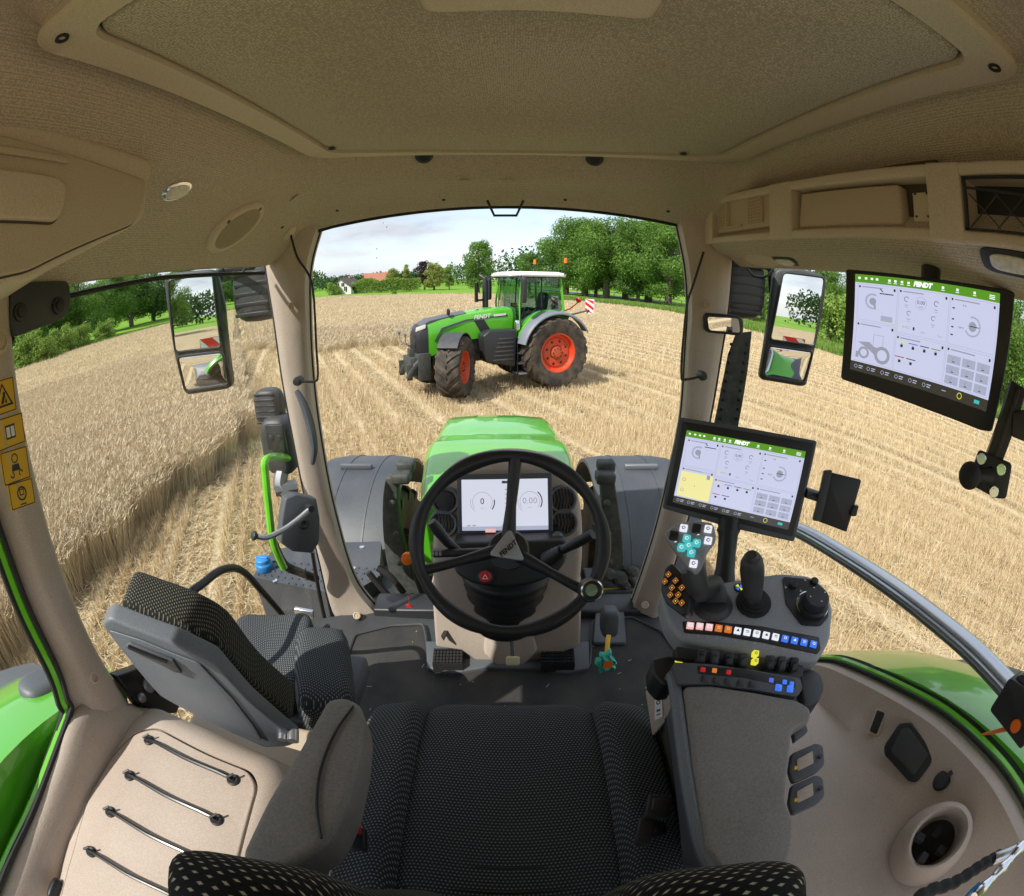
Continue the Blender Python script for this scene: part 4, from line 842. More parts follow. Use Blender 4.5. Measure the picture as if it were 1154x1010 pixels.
for s_ in (0, 1, 2, 3): w = R(45 + 90 * s_); flat(g, f, [(0, 0), (.009 * math.cos(w - .5), .009 * math.sin(w - .5)), (.009 * math.cos(w + .5), .009 * math.sin(w + .5))], .0028, 1 + s_ % 2)
g.out('axis_emblem', [dark, b_bl, b_ye], con)
# slanted orange keypad on the left flank
KP = (V((.24, .56, 2.42)), V((-.62, -.35, .70)).normalized())
slab('keypad', ((749, 640), (757, 634), (772, 650), (778, 672), (775, 690), (768, 694), (750, 680), (744, 665)), KP, .03, dark, con, .006, .003)
for i, (px, py) in enumerate(((754, 648), (762, 655), (769, 663), (750, 656), (758, 663), (765, 671), (756, 671), (762, 678), (769, 680))):
    o = PP(px, py, KP); n = V(KP[1]); u = (PP(px + 6, py + 7, KP) - o).normalized(); f = Fr(o, u, n.cross(u)); g = G(); s_ = .0060; g.box(-s_, s_, -s_, s_, 0, .003, f, 2); ring_flat(g, f, 0, 0, .0046, .0062, .0033, 45, 405, 4); rect(g, f, 0, 0, .002, .003, .0034, 1); g.out('keypad_key', [b_or, b_ye, dark], con, bevel=.0006)
# multifunction grip
HP = (V((.27, .62, 2.545)), V((-.30, -.50, .80)).normalized())
grip = thing('multifunction_grip', 'grey multifunction drive grip with teal and white thumb buttons on the console', 'joystick', tuple(PP(800, 690, CP)))
gb = [PP(802, 681, CP), PP(799, 670, CP) + CN * .02, PP(790, 655, HP) - V(HP[1]) * .05, PP(781, 636, HP) - V(HP[1]) * .018]
g = G(); g.tube(smooth(gb, 5), [.034, .033, .031, .030, .028, .027, .025, .024, .023, .022, .021, .022, .023, .024, .024, .024], 18, flat=.75); g.out('grip_body', charcoal, grip, ang=70)
g = G(); g.lathe(PP(803, 682, CP), CN, [(.040, 0), (.037, .008), (.030, .013), (0, .013)], 30); g.out('grip_boot', charcoal, grip)
slab('button_head', ((747, 601), (764, 588), (786, 586), (804, 589), (808, 606), (797, 620), (791, 640), (784, 648), (774, 638), (763, 622)), HP, .022, conplast, grip, .008, .006, seg=3)
def btn(px, py, pl, s, m, root, name, hgt=.005, rr_=.3, rot=(8, 1.2), mark=None):
    o = PP(px, py, pl); n = V(pl[1]).normalized(); u = (PP(px + rot[0], py + rot[1], pl) - o).normalized(); f = Fr(o, u, n.cross(u)); g = G()
    g.prism(rnd([f.p(-s, -s, 0), f.p(s, -s, 0), f.p(s, s, 0), f.p(-s, s, 0)], s * rr_), n * hgt)
    if mark: ring_flat(g, f, 0, 0, s * .28, s * .5, hgt + .0003, 45, 315, 10, 1); rect(g, f, s * .4, 0, s * .3, s * .25, hgt + .0003, 1)
    return g.out(name, [m, mark or m], root, bevel=s * .15)
for px, py in ((770.5, 596), (798, 597), (798, 610), (781.5, 636)): btn(px, py, HP, .0068, b_wh, grip, 'white_button', mark=dark)
for px, py in ((774, 608), (768, 618), (785, 613), (779, 624), (776, 616)): btn(px, py, HP, .0072, b_teal, grip, 'teal_button', .006, .6, mark=b_wh)
for px, py in ((759.5, 605), (785, 597)):
    btn(px, py, HP, .0078, dark, grip, 'thumb_wheel', .008, .2)
    o = PP(px, py, HP); f = Fr(o, (1, .2, 0), V(HP[1]).cross(V((1, .2, 0)))); g = G(); rect(g, f, .011, 0, .0022, .008, .0006, 0); rect(g, f, 0, -.0105, .007, .0015, .0006, 1); g.out('wheel_mark', [b_ye, b_wh], grip)
# joystick with bellows
JB = PP(849, 680, CP); JT = P(847, 628, d=.80)
js = thing('joystick', 'black joystick with a single white button and round bellows between keypad and rotary knob', 'joystick', tuple(JB))
ja = (JT - JB); n_ = 10; g = G(); g.lathe(JB, CN, [(.036, 0), (.036, .005), (.030, .006), (.031, .011), (.025, .012), (.026, .017), (.020, .018), (.021, .023), (.015, .024), (0, .024)], 30); g.out('bellows', rubber, js, ang=30)
g = G(); g.tube([JB + ja * (i / n_) for i in range(n_ + 1)], [.014, .015, .017, .019, .020, .021, .0215, .022, .022, .020, .014], 20); g.out('stick', charcoal, js, ang=70)
g = G(); jn = ja.normalized(); g.lathe(JB + ja * .98, jn, [(.013, -.004), (.013, .004), (.009, .010), (.0, .011)], 18); g.out('stick_top', charcoal, js)
btn(838.5, 641, (JB + ja * .62 - V((.0, .021, 0)), V((-.2, -.8, .55))), .0062, b_wh, js, 'white_button', .004, mark=dark)
# rocker levers between console and armrest
lv = thing('rocker_levers', 'row of dark finger levers with a yellow pair between the console and armrest pad', 'levers', (.40, .45, 2.36))
LP = (V((.40, .46, 2.415)), V((-.05, -.45, .9)).normalized())
slab('lever_base', ((762, 728), (800, 734), (860, 742), (905, 750), (906, 766), (850, 757), (800, 748), (763, 742)), LP, .03, dark, lv, .004, .002, -.006)
for i, px in enumerate((789, 804, 820, 836, 866, 879, 893)):
    py = 739 + (px - 789) * .085; o = PP(px, py, LP); f = Fr(o, (1, -.25, 0), (0, .5, .85)); g = G()
    g.prism([f.p(-.0085, -.014, .0), f.p(.0085, -.014, .0), f.p(.0075, .012, .0), f.p(-.0075, .012, .0)], f.n * .012); g.prism([f.p(-.007, -.01, .012), f.p(.007, -.01, .012), f.p(.0055, .006, .012), f.p(-.0055, .006, .012)], f.n * .006); g.out('finger_lever', charcoal if i % 2 else dark, lv, bevel=.002)
for px, py in ((849.5, 738.5), (849, 747)): btn(px, py, LP, .0052, b_ye, lv, 'yellow_key', .012, mark=dark)
# armrest with pad
ar = thing('armrest', 'wide grey padded right armrest with small status display at its front edge', 'armrest', (.34, .3, 2.30))
AP = (V((.34, .30, 2.43)), V((0, -.02, 1)).normalized())
pad = ((770, 772), (800, 771), (850, 779), (899, 788), (915, 798), (914, 811), (893, 822), (892, 840), (888, 872), (886, 903), (896, 926), (893, 962), (881, 986), (864, 996), (822, 995), (806, 970), (795, 957), (781, 860))
slab('pad', pad, AP, .035, leather, ar, .012, .008, seg=4)
slab('arm_body', ((764, 770), (800, 762), (898, 783), (905, 800), (884, 826), (878, 900), (888, 930), (866, 990), (815, 985), (792, 950)), AP, .10, midgrey, ar, .01, .006, -.03)
slab('end_cap', ((822, 990), (868, 990), (872, 1016), (826, 1012)), AP, .03, alu, ar, .004, .004, -.012)
g = G(); L = [PP(a, b, (V((.22, .3, 2.415)), AP[1])) for a, b in ((754, 760), (760, 770), (768, 830), (777, 890), (790, 950), (806, 985))]; g.tube(smooth(L, 4), .011, 10); g.out('side_rail', grey, ar)
SPL = (V((.40, .42, 2.425)), V((-.05, -.35, .93)).normalized())
slab('front_strip', ((759, 746), (800, 748), (850, 755), (902, 764), (905, 776), (898, 786), (850, 777), (800, 770), (764, 771)), SPL, .03, midgrey, ar, .005, .003)
slab('status_display', ((786, 750), (840, 754), (896, 765), (897, 775), (840, 764), (787, 759)), SPL, .002, dark, ar, .002, .0005, .001)
for px, py, m in ((792, 755, b_rd), (805, 756, b_or), (821, 758, b_rd), (884, 769, b_bl), (892, 771, b_bl), (869, 767, scr_bl)): btn(px, py, SPL, .0042, m, ar, 'status_symbol', .0018)
for i, px in enumerate((795, 808, 821, 835, 848, 877, 890)): btn(px, 766 + (px - 795) * .115, SPL, .0062, charcoal if px < 870 else b_bl, ar, 'display_key', .003)
slab('corner_block', ((735, 742), (757, 738), (762, 748), (762, 770), (748, 772), (737, 760)), (V((.2, .46, 2.40)), V((0, -.2, 1))), .06, dark, ar, .006, .004)
btn(765, 744, (V((.22, .46, 2.405)), V((0, -.2, 1))), .007, b_ye, ar, 'yellow_tab', .003)
# rounded side module right of the armrest and two lever brackets
slab('side_module', ((900, 758), (915, 752), (927, 760), (930, 775), (922, 792), (905, 795)), AP, .06, charcoal, ar, .012, .006, -.02)
for py, k in ((857, 1), (893, 1)):
    o = PP(908, py, (V((.42, .2, 2.36)), V((0, 0, 1)))); 
    slab('lever_bracket', ((889, py + 12), (892, py - 8), (920, py - 20), (928, py - 17), (930, py + 4), (922, py + 13), (894, py + 26)), (V((.4, .2, 2.37)), V((-.1, -.2, 1))), .012, midgrey, ar, .006, .003)
    slab('bracket_window', ((898, py - 1), (916, py - 11), (917, py + 3), (899, py + 12)), (V((.4, .2, 2.372)), V((-.1, -.2, 1))), .004, beige, ar, .002, .0006, .0)
    g = G(); g.lathe(PP(924, py - 4, (V((.4, .2, 2.372)), V((-.1, -.2, 1)))), (0, 0, 1), [(.004, 0), (.004, .003), (0, .003)], 10); g.out('bracket_screw', blackm, ar)
    g = G(); g.lathe(PP(895, py + 9, (V((.4, .2, 2.38)), V((-.1, -.2, 1)))), (0, -.5, 1), [(.0032, 0), (.0032, .006), (0, .006)], 10); g.out('bracket_lamp', yellow, ar)
slab('lever_bracket', ((893, 822), (908, 815), (911, 824), (896, 836)), (V((.4, .2, 2.38)), V((-.1, -.2, 1))), .012, midgrey, ar, .004, .002)
slab('lower_trim', ((727, 778), (756, 768), (760, 800), (735, 830)), (V((.25, .5, 2.2)), V((-.6, -.3, .7))), .01, beige, ar, .006, .003)
g = G(); f = QF(((738, 785), (746, 783), (747, 808), (738, 812)), (V((.25, .5, 2.202)), V((-.6, -.3, .7)))); rect(g, f, 0, 0, f.w, f.h, .001, 0); ring_flat(g, f, 0, f.h * .2, f.w * .15, f.w * .3, .0015, n=14, mi=1); rect(g, f, 0, -f.h * .15, f.w * .5, f.h * .1, .0015, 1); rect(g, f, 0, -f.h * .32, f.w * .5, f.h * .06, .0015, 1); g.out('info_label', [white, midgrey], ar)

# ================================================================== terminals
def screen(root, f, w, h, variant):
    g = G(); M_ = [scr_bg, scr_gr, scr_dk, scr_bk, scr_mid, scr_pl, scr_ye, scr_bl, scr_wh, scr_y2, b_rd, b_teal]
    X = lambda u: (u - .5) * w; Y = lambda v: (.5 - v) * h
    def rc(u0, v0, u1, v1, m, z=.0012): flat(g, f, [(X(u0), Y(v1)), (X(u1), Y(v1)), (X(u1), Y(v0)), (X(u0), Y(v0))], z, m)
    def rg(u, v, r0, r1, m, a0=0, a1=360, n=20): ring_flat(g, f, X(u), Y(v), r0 * w, r1 * w, .0018, a0, a1, n, m)
    def tx(s_, u, v, sz, m=3, al='CENTER', fat=0, sh=0): text(g, s_, f, sz * h, X(u), Y(v), .0018, sh, m, al, fat)
    rc(0, 0, 1, 1, 0, .0006); rc(0, 0, 1, .085, 1); rc(0, .905, 1, 1, 2)
    tx('FENDT', .46, .043, .062, 8, fat=.0007, sh=.25)
    for u in (.03, .075, .115, .15, .235, .275, .32, .365, .60, .70, .82): rc(u - .008, .028, u + .008, .05, 8, .0016); rc(u - .012, .06, u + .012, .066, 8, .0016) if u > .2 else None
    for k in (.028, .043, .058): rc(.925, k, .965, k + .007, 8, .0016)
    for u0, v0, u1, v1 in ((.02, .10, .29, .47), (.30, .10, .645, .53), (.655, .10, .985, .53), (.02, .49, .29, .89), (.30, .55, .645, .89), (.655, .55, .985, .89)):
        for a_ in ((u0, v0, u1, v0 + .003), (u0, v1, u1, v1 + .003), (u0, v0, u0 + .002, v1), (u1, v0, u1 + .002, v1)): rc(*a_, 5, .0015)
        rc(u0 + .03, v0 + .022, u0 + .17 * (1 if u0 < .6 else 1.2), v0 + .034, 4, .0016); rc(u0 + .008, v0 + .018, u0 + .02, v0 + .038, 3, .0016); rc(u1 - .025, v0 + .02, u1 - .012, v0 + .045, 3, .0016)
    rc(.17, .175, .265, .185, 3, .0016); flat(g, f, [(X(.17), Y(.135)), (X(.175), Y(.13)), (X(.195), Y(.16)), (X(.19), Y(.165))], .0017, 3)
    rg(.125, .27, 0, .024, 4); rg(.125, .27, .04, .052, 5, 60, 300); flat(g, f, [(X(.125), Y(.30)), (X(.145), Y(.29)), (X(.15), Y(.36))], .0019, 4)
    for i in range(9): a_ = R(75 + i * 26); rg(.125 + .046 * math.cos(a_), .27 - .046 * math.sin(a_) * w / h, .003, .005, 4, n=8)
    for u, v, r in ((.355, .20, .016), (.56, .20, .016), (.375, .33, .014), (.545, .34, .014)):
        rg(u, v, r * .8, r, 3, 20, 300); rc(u - .012, v + .055, u + .012, v + .062, 4, .0016); rc(u - .009, v + .075, u + .009, v + .08, 4, .0016)
    rg(.455, .22, .036, .038, 4, n=26); tx('0.00', .455, .215, .05, 3); tx('km/h', .455, .255, .02, 3)
    rg(.325, .47, .010, .013, 9); tx('AUTO', .36, .47, .03, 4); rc(.41, .455, .422, .485, 3, .0016); tx('0.00', .48, .49, .028, 4); tx('Stop', .60, .49, .028, 4)
    rg(.82, .34, 0, .028, 4); rg(.82, .34, .048, .058, 5, -150, 110, 24)
    for i in range(11): a_ = R(-140 + i * 24); rg(.82 + .053 * math.cos(a_), .34 - .053 * math.sin(a_) * w / h, .003, .005, 4, n=8)
    rc(.80, .335, .865, .342, 3, .0019); tx('100 %', .74, .37, .026, 3); tx('0 %', .755, .17, .026, 3)
    for v in (.2, .30, .37, .44): rc(.672, v, .688, v + .012, 3, .0016)
    for i, m in enumerate((9, 7, 3, 1)): rc(.31 + .08 * i, .61, .375 + .08 * i, .618, m, .0016); rc(.335 + .08 * i, .64, .352 + .08 * i, .665, 3, .0016); rg(.3435 + .08 * i, .64, .004, .006, 3, 0, 180, 8)
    for i in range(2): rc(.305 + .08 * i, .755, .37 + .08 * i, .763, 10 if i == 0 else 3, .0016); rc(.33 + .08 * i, .785, .347 + .08 * i, .81, 3, .0016)
    for i in range(3):
        for j in range(3): rc(.668 + .107 * i, .625 + .09 * j, .762 + .107 * i, .70 + .09 * j, 5, .0014); rg(.712 + .107 * i, .655 + .09 * j, .006, .010, 4, 30, 300, 10); rc(.703 + .107 * i, .677 + .09 * j, .722 + .107 * i, .684 + .09 * j, 3, .0016)
    if variant == 0:                         # side view of a tractor
        for cu, cv, r in ((.085, .80, .038), (.215, .79, .055)): rg(cu, cv, r * .62, r, 4, n=26)
        flat(g, f, [(X(u), Y(v)) for u, v in ((.04, .70), (.12, .685), (.15, .72), (.19, .73), (.16, .80), (.12, .76))], .0016, 4)
        for u0, v0, u1, v1 in ((.145, .60, .148, .72), (.145, .60, .215, .604), (.212, .60, .215, .70), (.03, .80, .05, .86)): rc(u0, v0, u1, v1, 4, .0016)
        rc(.185, .40, .265, .455, 5, .0014); rc(.185, .455, .28, .458, 9, .0016)
    else:
        rc(.02, .55, .29, .89, 6, .0016); rg(.055, .66, .010, .014, 4); rg(.055, .80, .010, .014, 4); rc(.235, .545, .262, .60, 4, .0019); rg(.15, .72, .002, .004, 3, n=8)
        rc(.05, .515, .26, .52, 4, .0016)
    for i, u in enumerate((.04, .13, .23, .33, .43, .53)): rg(u, .95, .009, .012, 5, 0, 360, 12); rc(u + .02, .935, u + .05, .945, 5, .0016); rc(u + .02, .955, u + .045, .965, 5, .0016)
    rc(.66, .945, .69, .952, 5, .0016); rg(.79, .95, .014, .018, 9, n=14); rc(.90, .935, .94, .965, 11, .0016)
    g.out('screen', M_, root)
TN = V((-.80, -.58, .12)).normalized(); TP = (P(1040, 395, x=.62), TN)
tm = thing('roof_terminal', 'large upper touch screen terminal hanging below the overhead console, showing a tractor diagram', 'monitor', tuple(TP[0]))
slab('housing', ((953, 303), (1046, 313), (1144, 328), (1118, 487), (1105, 485), (1040, 460), (947, 427)), TP, .028, dark, tm, .006, .003, seg=3)
fq = QF(((964, 309), (1127, 331), (1111, 464), (958, 416)), (TP[0] + TN * .0005, TN)); screen(tm, fq, fq.w, fq.h, 0)
g = G(); a = TP[0] - TN * .06 + V((0, 0, .03)); g.tube([a, a - TN * .03 + V((0, 0, .12))], .02, 12); g.out('mount_arm', dark, tm)
AN = V((-.45, -.83, .33)).normalized(); AMP = (P(834, 540, d=1.0), AN)
am = thing('armrest_terminal', 'lower touch screen terminal on a post above the armrest console, showing a yellow field map', 'monitor', tuple(AMP[0]))
slab('housing', ((765, 470), (840, 482), (921, 497), (908, 555), (895, 611), (820, 594), (746, 573), (756, 520)), AMP, .026, midgrey, am, .006, .003, seg=3)
slab('bezel', ((769, 475), (917, 500), (893, 605), (750, 569)), AMP, .001, dark, am, .004, .0004, .0012)
fq = QF(((774, 485), (908, 509), (888, 597), (758, 566)), (AMP[0] + AN * .0018, AN)); screen(am, fq, fq.w, fq.h, 1)
g = G(); a, b = P(822, 585, d=1.02), PP(828, 665, CP) + V((.0, .05, -.02))
L = [a + (b - a) * t for t in (0, .06, .12, .18, .24, .5, .8, 1)]; g.tube(L, [.024, .027, .023, .026, .022, .020, .021, .026], 16); g.out('post', dark, am, ang=60)
# phone holder right of the terminal
PH = (P(944, 565, d=1.02), V((-.5, -.8, .25)).normalized())
ph = thing('phone_holder', 'empty black phone holder clamped to the right side of the lower terminal', 'phone holder', tuple(PH[0]))
slab('back_plate', ((930, 531), (971, 541), (954, 600), (917, 586)), PH, .012, dark, ph, .004, .003)
slab('side_clamp', ((929, 531), (938, 530), (925, 588), (916, 587)), PH, .02, charcoal, ph, .003, .002, .008)
slab('bottom_clamp', ((962, 571), (968, 570), (965, 582), (958, 582)), PH, .02, dark, ph, .003, .002, .008)
g = G(); g.tube([P(908, 555, d=1.02), P(930, 562, d=1.035)], .019, 10, flat=.5); g.out('arm', dark, ph)
# ball mount on its pole, right edge
bm_ = thing('ball_mount', 'black ball mount with chrome bolts on a square pole at the right window', 'mount', tuple(P(1110, 535, x=.64)))
BN = V((-.80, -.55, .1)).normalized(); BP = (P(1115, 535, x=.64), BN)
slab('plate', ((1103, 507), (1141, 523), (1134, 563), (1122, 562), (1090, 545)), BP, .012, dark, bm_, .006, .003)
for px, py in ((1106, 517), (1128, 529), (1120, 554)):
    g = G(); g.lathe(PP(px, py, BP), BN, [(.0085, 0), (.0085, .003), (.0075, .004), (.005, .004), (.005, .006), (0, .006)], 16); g.out('bolt', chrome, bm_)
o = PP(1116, 536, BP); bc = P(1093, 536, d=(o - EYE).length * .965); g = G(); g.tube([o, o + (bc - o) * .5, bc], [.013, .008, .008], 14); g.out('ball_neck', dark, bm_); g = G(); g.ball(bc, .019, n=28); g.out('ball', rubber, bm_, ang=80)
g = G(); a, b = PP(1120, 520, BP) - BN * .02, PP(1148, 438, BP) - BN * .02; v_ = (b - a).normalized(); f = Fr(a, v_.cross(BN), v_); g.box(-.015, .015, 0, (b - a).length * 1.05, -.015, .015, f); g.box(-.004, .004, 0, (b - a).length, .015, .018, f); g.out('pole', dark, bm_, bevel=.003)
slab('pole_clamp', ((1142, 465), (1160, 460), (1160, 500), (1140, 492)), BP, .02, dark, bm_, .004, .003)

# hanging things at the pedals
bg_ = thing('hand_throttle', 'grey plastic lever cover standing on the floor between steering column and console', 'lever', tuple(P(687, 705, z=FZ + .02)))
g = G(); f = Fr(P(687, 700, y=1.30), (1, 0, 0), (0, .25, 1)); g.soft(f, .032, .055, .04, .4, .5, 24, 14); g.out('cover', midgrey, bg_)
g = G(); g.prism([P(a, b, z=FZ + .03) for a, b in ((672, 682), (703, 682), (706, 724), (668, 724))], (0, 0, -.02)); g.out('base', midgrey, bg_, bevel=.006)
bag = thing('scent_bag', 'small turquoise film bag hanging on a yellow strap beside the steering column', 'bag', tuple(P(683, 745, y=1.10)))
g = G(); f = Fr(P(683, 745, y=1.12), (1, 0, 0), (0, .3, 1)); g.soft(f, .036, .042, .02, .7, .9, 26, 16, bend=lambda x, y, z: (x * (1 - .3 * (y > .01)) + .004 * math.sin(y * 200), y + .006 * math.sin(x * 150), z + .005 * math.sin(x * 220 + y * 180))); bb = g.out('bag_body', turq, bag)
g = G(); f2 = Fr(P(685, 749, y=1.095), (1, 0, 0), (0, .3, 1)); rect(g, f2, 0, 0, .03, .028, .002); g.out('bag_print', orange, bag)
g = G(); g.tube([P(686, 716, y=1.20), P(685, 722, y=1.17), P(684, 735, y=1.13)], .008, 8, flat=.3); g.out('strap', yellow, bag)
rt = thing('red_tag', 'small red plastic tag with a thin line hanging below the left front window corner', 'tag', tuple(P(461, 683, y=1.5)))
g = G(); f = Fr(P(461, 684, y=1.52), (1, 0, 0), (0, 0, 1)); g.prism([f.p(-.012, .008), f.p(.002, .014), f.p(.014, -.004), f.p(-.004, -.016)], (0, .004, 0)); g.tube([f.p(0, .01), f.p(.006, .035), f.p(.002, .06)], .001, 5); g.out('tag_plate', redpl, rt)

# ================================================================== outside of the own tractor
OT_ = thing('tractor', 'green tractor with red rims and white roof parked on the stubble field ahead', 'tractor')
HC = lambda y: .012 - .036 * y
def hood_ring(y, hw, zt, zb, cr=.075, crown=.016):
    c = HC(y); o = []
    for s_ in (-1, 1):
        side = [(c + s_ * hw * 1.03, y, zb), (c + s_ * hw * 1.02, y, zt - .35), (c + s_ * hw, y, zt - cr * 1.2)] + [(c + s_ * (hw - cr + cr * math.cos(R(a))), y, zt - cr + cr * math.sin(R(a))) for a in (15, 35, 55, 75)] + [(c + s_ * hw * .35, y, zt + crown * .8)]
        o += side if s_ < 0 else side[::-1]
    return o
g = G(); g.loft([hood_ring(1.95, .37, 2.04, 1.60), hood_ring(2.15, .39, 2.06, 1.60), hood_ring(2.45, .415, 2.065, 1.55), hood_ring(2.66, .425, 2.062, 1.5), hood_ring(2.72, .422, 2.05, 1.5), hood_ring(2.75, .408, 2.032, 1.45), hood_ring(2.9, .405, 2.03, 1.4), hood_ring(3.3, .395, 2.0, 1.3), hood_ring(3.46, .388, 1.975, 1.3), hood_ring(3.53, .375, 1.93, 1.3), hood_ring(3.56, .36, 1.80, 1.3)])
hd_ = g.out('hood', green, own, ang=45)
g = G(); g.loft([[(HC(y) + s_ * w, y, z) for s_, w, z in ((-1, .20, 2.065), (-1, .15, 2.105), (1, .15, 2.105), (1, .20, 2.065))] for y in (1.95, 2.25)]); g.out('hood_hump', dark, own, bevel=.03, seg=4)
# front mudguards, tyres and their cast arms
def arcsheet(cy_, cz, R0, a0, a1, xs, th=.02, n=20):
    rings = []
    for i in range(n + 1):
        a = R(a0 + (a1 - a0) * i / n); rings.append([(x, cy_ + (R0 + dr) * math.cos(a), cz + (R0 + dr) * math.sin(a)) for x, dr in xs] + [(x, cy_ + (R0 + dr - th) * math.cos(a), cz + (R0 + dr - th) * math.sin(a)) for x, dr in xs[::-1]])
    return rings
def wheel(root, name, o, ax, R0, w, rim, lugs, m_rim, lug_h=.05, turn=0, side=1):
    o = V(o); ax = V(ax).normalized(); hw = w / 2
    g = G(); g.lathe(o, ax, [(rim * 1.0, -hw * .80), (R0 * .78, -hw), (R0 * .90, -hw * .97), (R0 - lug_h, -hw * .80), (R0 - lug_h * .8, 0), (R0 - lug_h, hw * .80), (R0 * .90, hw * .97), (R0 * .78, hw), (rim, hw * .80), (rim * .97, hw * .5), (rim * .97, -hw * .5), (rim, -hw * .80)], 48, cap=False)
    up = V((0, 0, 1)); b = up.cross(ax).normalized(); up = ax.cross(b)
    def pt(r, a, h): return o + ax * h + (b * math.cos(a) + up * math.sin(a)) * r
    for s_ in (-1, 1):
        for i in range(lugs):
            a = 2 * math.pi * (i + (.5 if s_ > 0 else 0)) / lugs; st = 2 * math.pi / lugs; L = []
            for t in (0, .5, 1):
                h0 = s_ * hw * (.02 + .86 * t); aa = a + st * .85 * t ** .8 * (1 if t else 0); wd = st * (.17 + .06 * t)
                base = R0 - lug_h - .01 - (.035 * R0 if t == 1 else 0); topr = R0 - (.03 * R0 if t == 1 else 0)
                L.append([pt(base, aa - wd, h0), pt(topr, aa - wd * .75, h0), pt(topr, aa + wd * .75, h0), pt(base, aa + wd, h0)])
            L.append([pt(R0 * .83, a + st * 1.05 - st * .16, s_ * hw * 1.0), pt(R0 * .93, a + st * 1.05 - st * .13, s_ * hw * 1.03), pt(R0 * .93, a + st * 1.05 + st * .13, s_ * hw * 1.03), pt(R0 * .83, a + st * 1.05 + st * .16, s_ * hw * 1.0)])
            g.loft(L)
    wh = G(); wh.lathe(o, ax * side, [(rim * .99, hw * .78), (rim * 1.03, hw * .82), (rim * .97, hw * .80), (rim * .90, hw * .42), (rim * .80, hw * .36), (rim * .72, hw * .46), (rim * .42, hw * .50), (rim * .34, hw * .40), (rim * .30, hw * .62), (rim * .20, hw * .66), (0, hw * .66)], 40, cap=False)
    ty = wo = None
    wo = g.out(name, tyre, root, ang=40); rimo = wh.out('rim', m_rim, root, parent=wo, ang=30)
    if root is OT_:
        for i in range(8):
            a = 2 * math.pi * i / 8; p = pt(rim * .25, a, side * hw * .65); h = G(); h.lathe(p, ax * side, [(.016, 0), (.016, .02), (0, .02)], 8); h.out('wheel_bolt', blackm, root, parent=wo)
            p = pt(rim * .60, a + .3, side * hw * .475); h = G(); h.lathe(p, ax * side, [(rim * .075, 0), (rim * .07, .004), (0, .004)], 10); h.out('rim_hole', blackm, root, parent=wo)
    return wo
for s_ in (-1, 1):
    cx = HC(2.7)
    cx = HC(3.1); xi, xo = cx + s_ * .64, cx + s_ * 1.36
    xs = [(xi, .0), (cx + s_ * .78, .02), (cx + s_ * 1.16, .02), (cx + s_ * 1.30, .0), (xo, -.05)]
    g = G(); rs = arcsheet(3.1, .86, .86, 28, 165, xs, .025, 22); g.loft(rs, True, True)
    md = g.out('front_mudguard', mudguard, own, ang=50)
    for x in (cx + s_ * .84, cx + s_ * 1.08):
        g = G(); g.loft(arcsheet(3.1, .86, .884, 35, 160, [(x - .008, 0), (x + .008, 0)], .012, 20), True, True); g.out('mudguard_rib', mudguard, own, parent=md)
    a_ = R(95); g = G(); g.box(cx + s_ * 1.0 - .12, cx + s_ * 1.0 + .12, 3.0, 3.03, 1.735, 1.77); g.out('step_edge', steel if s_ > 0 else midgrey, own, parent=md, bevel=.005)
    wheel(own, 'front_wheel', (cx + s_ * .98, 3.1, .76), (1, -.02, 0), .76, .56, .40, 18, redp, side=s_)
    # cast arm
    arm = [P(a, b, y=2.0) for a, b in (((444, 536), (441, 560), (443, 600), (452, 642), (470, 690)) if s_ < 0 else ((683, 534), (686, 560), (690, 600), (689, 640), (682, 684)))]
    g = G(); g.loft([[p + V((a * w_, b * .045 - .02 * b, 0)) for a, b in ((-1, -1), (1, -1), (1, 1.6), (-1, 1.6))] for p, w_ in [(q_, .034 + .05 * (i / 24) ** 2) for i, q_ in enumerate(smooth(arm, 6))]]); ca = g.out('cast_arm', rubgrey, own, bevel=.008)
    o = P(452 if s_ < 0 else 682, 531, y=2.0); g = G(); g.box(o.x - .045, o.x + .045, o.y - .05, o.y + .03, o.z - .05, o.z + .0); g.box(o.x - .03, o.x + .055, o.y + .02, o.y + .09, o.z - .02, o.z + .03); g.out('arm_top', rubgrey, own, bevel=.012, parent=ca)
    for k in range(3): o = arm[1] * (1 - k * .4) + arm[3] * (k * .4) + V((s_ * -.02, -.09, 0)); g = G(); g.lathe(o + V((0, .03, 0)), (0, -1, .4), [(.014, 0), (.014, .02), (.008, .026), (0, .026)], 10); g.out('arm_bolt', rubgrey, own, parent=ca)
g = G(); g.lathe(P(460, 629, y=1.85), (0, -1, .4), [(.03, 0), (.028, .035), (.0, .04)], 14); g.out('side_marker', orange, own)
g = G()                                      # black front deck between hood, arms and bulkhead, with hoses
g.box(-.40, .34, 1.65, 3.1, 1.1, 1.62); g.out('engine_block', dark, own, bevel=.03); g = G(); g.box(-.95, -.45, 1.65, 2.3, 1.2, 1.42); g.out('engine_deck', dark, own, bevel=.02); g = G(); g.box(.40, .85, 1.65, 2.3, 1.2, 1.42); g.out('engine_deck', dark, own, bevel=.02)
for k, L in enumerate((((415, 645), (432, 665), (448, 680), (470, 688)), ((425, 640), (440, 650), (455, 668)), ((470, 600), (468, 640), (476, 668)), ((672, 590), (682, 640), (700, 660)), ((700, 640), (712, 655), (716, 668)))):
    g = G(); g.tube(smooth([P(a, b, y=1.8) for a, b in L], 5), .016, 8); g.out('engine_hose', rubber, own)
g = G(); f = Fr(P(698, 652, y=1.75), (1, 0, 0), (0, .4, 1))
for a, b, r in ((-.05, .02, .03), (0, .0, .035), (.06, .03, .025), (.03, -.04, .02)): g.lathe(f.p(a, b), (0.2, -1, .5), [(r, -.02), (r, .02), (r * .6, .03), (0, .03)], 14)
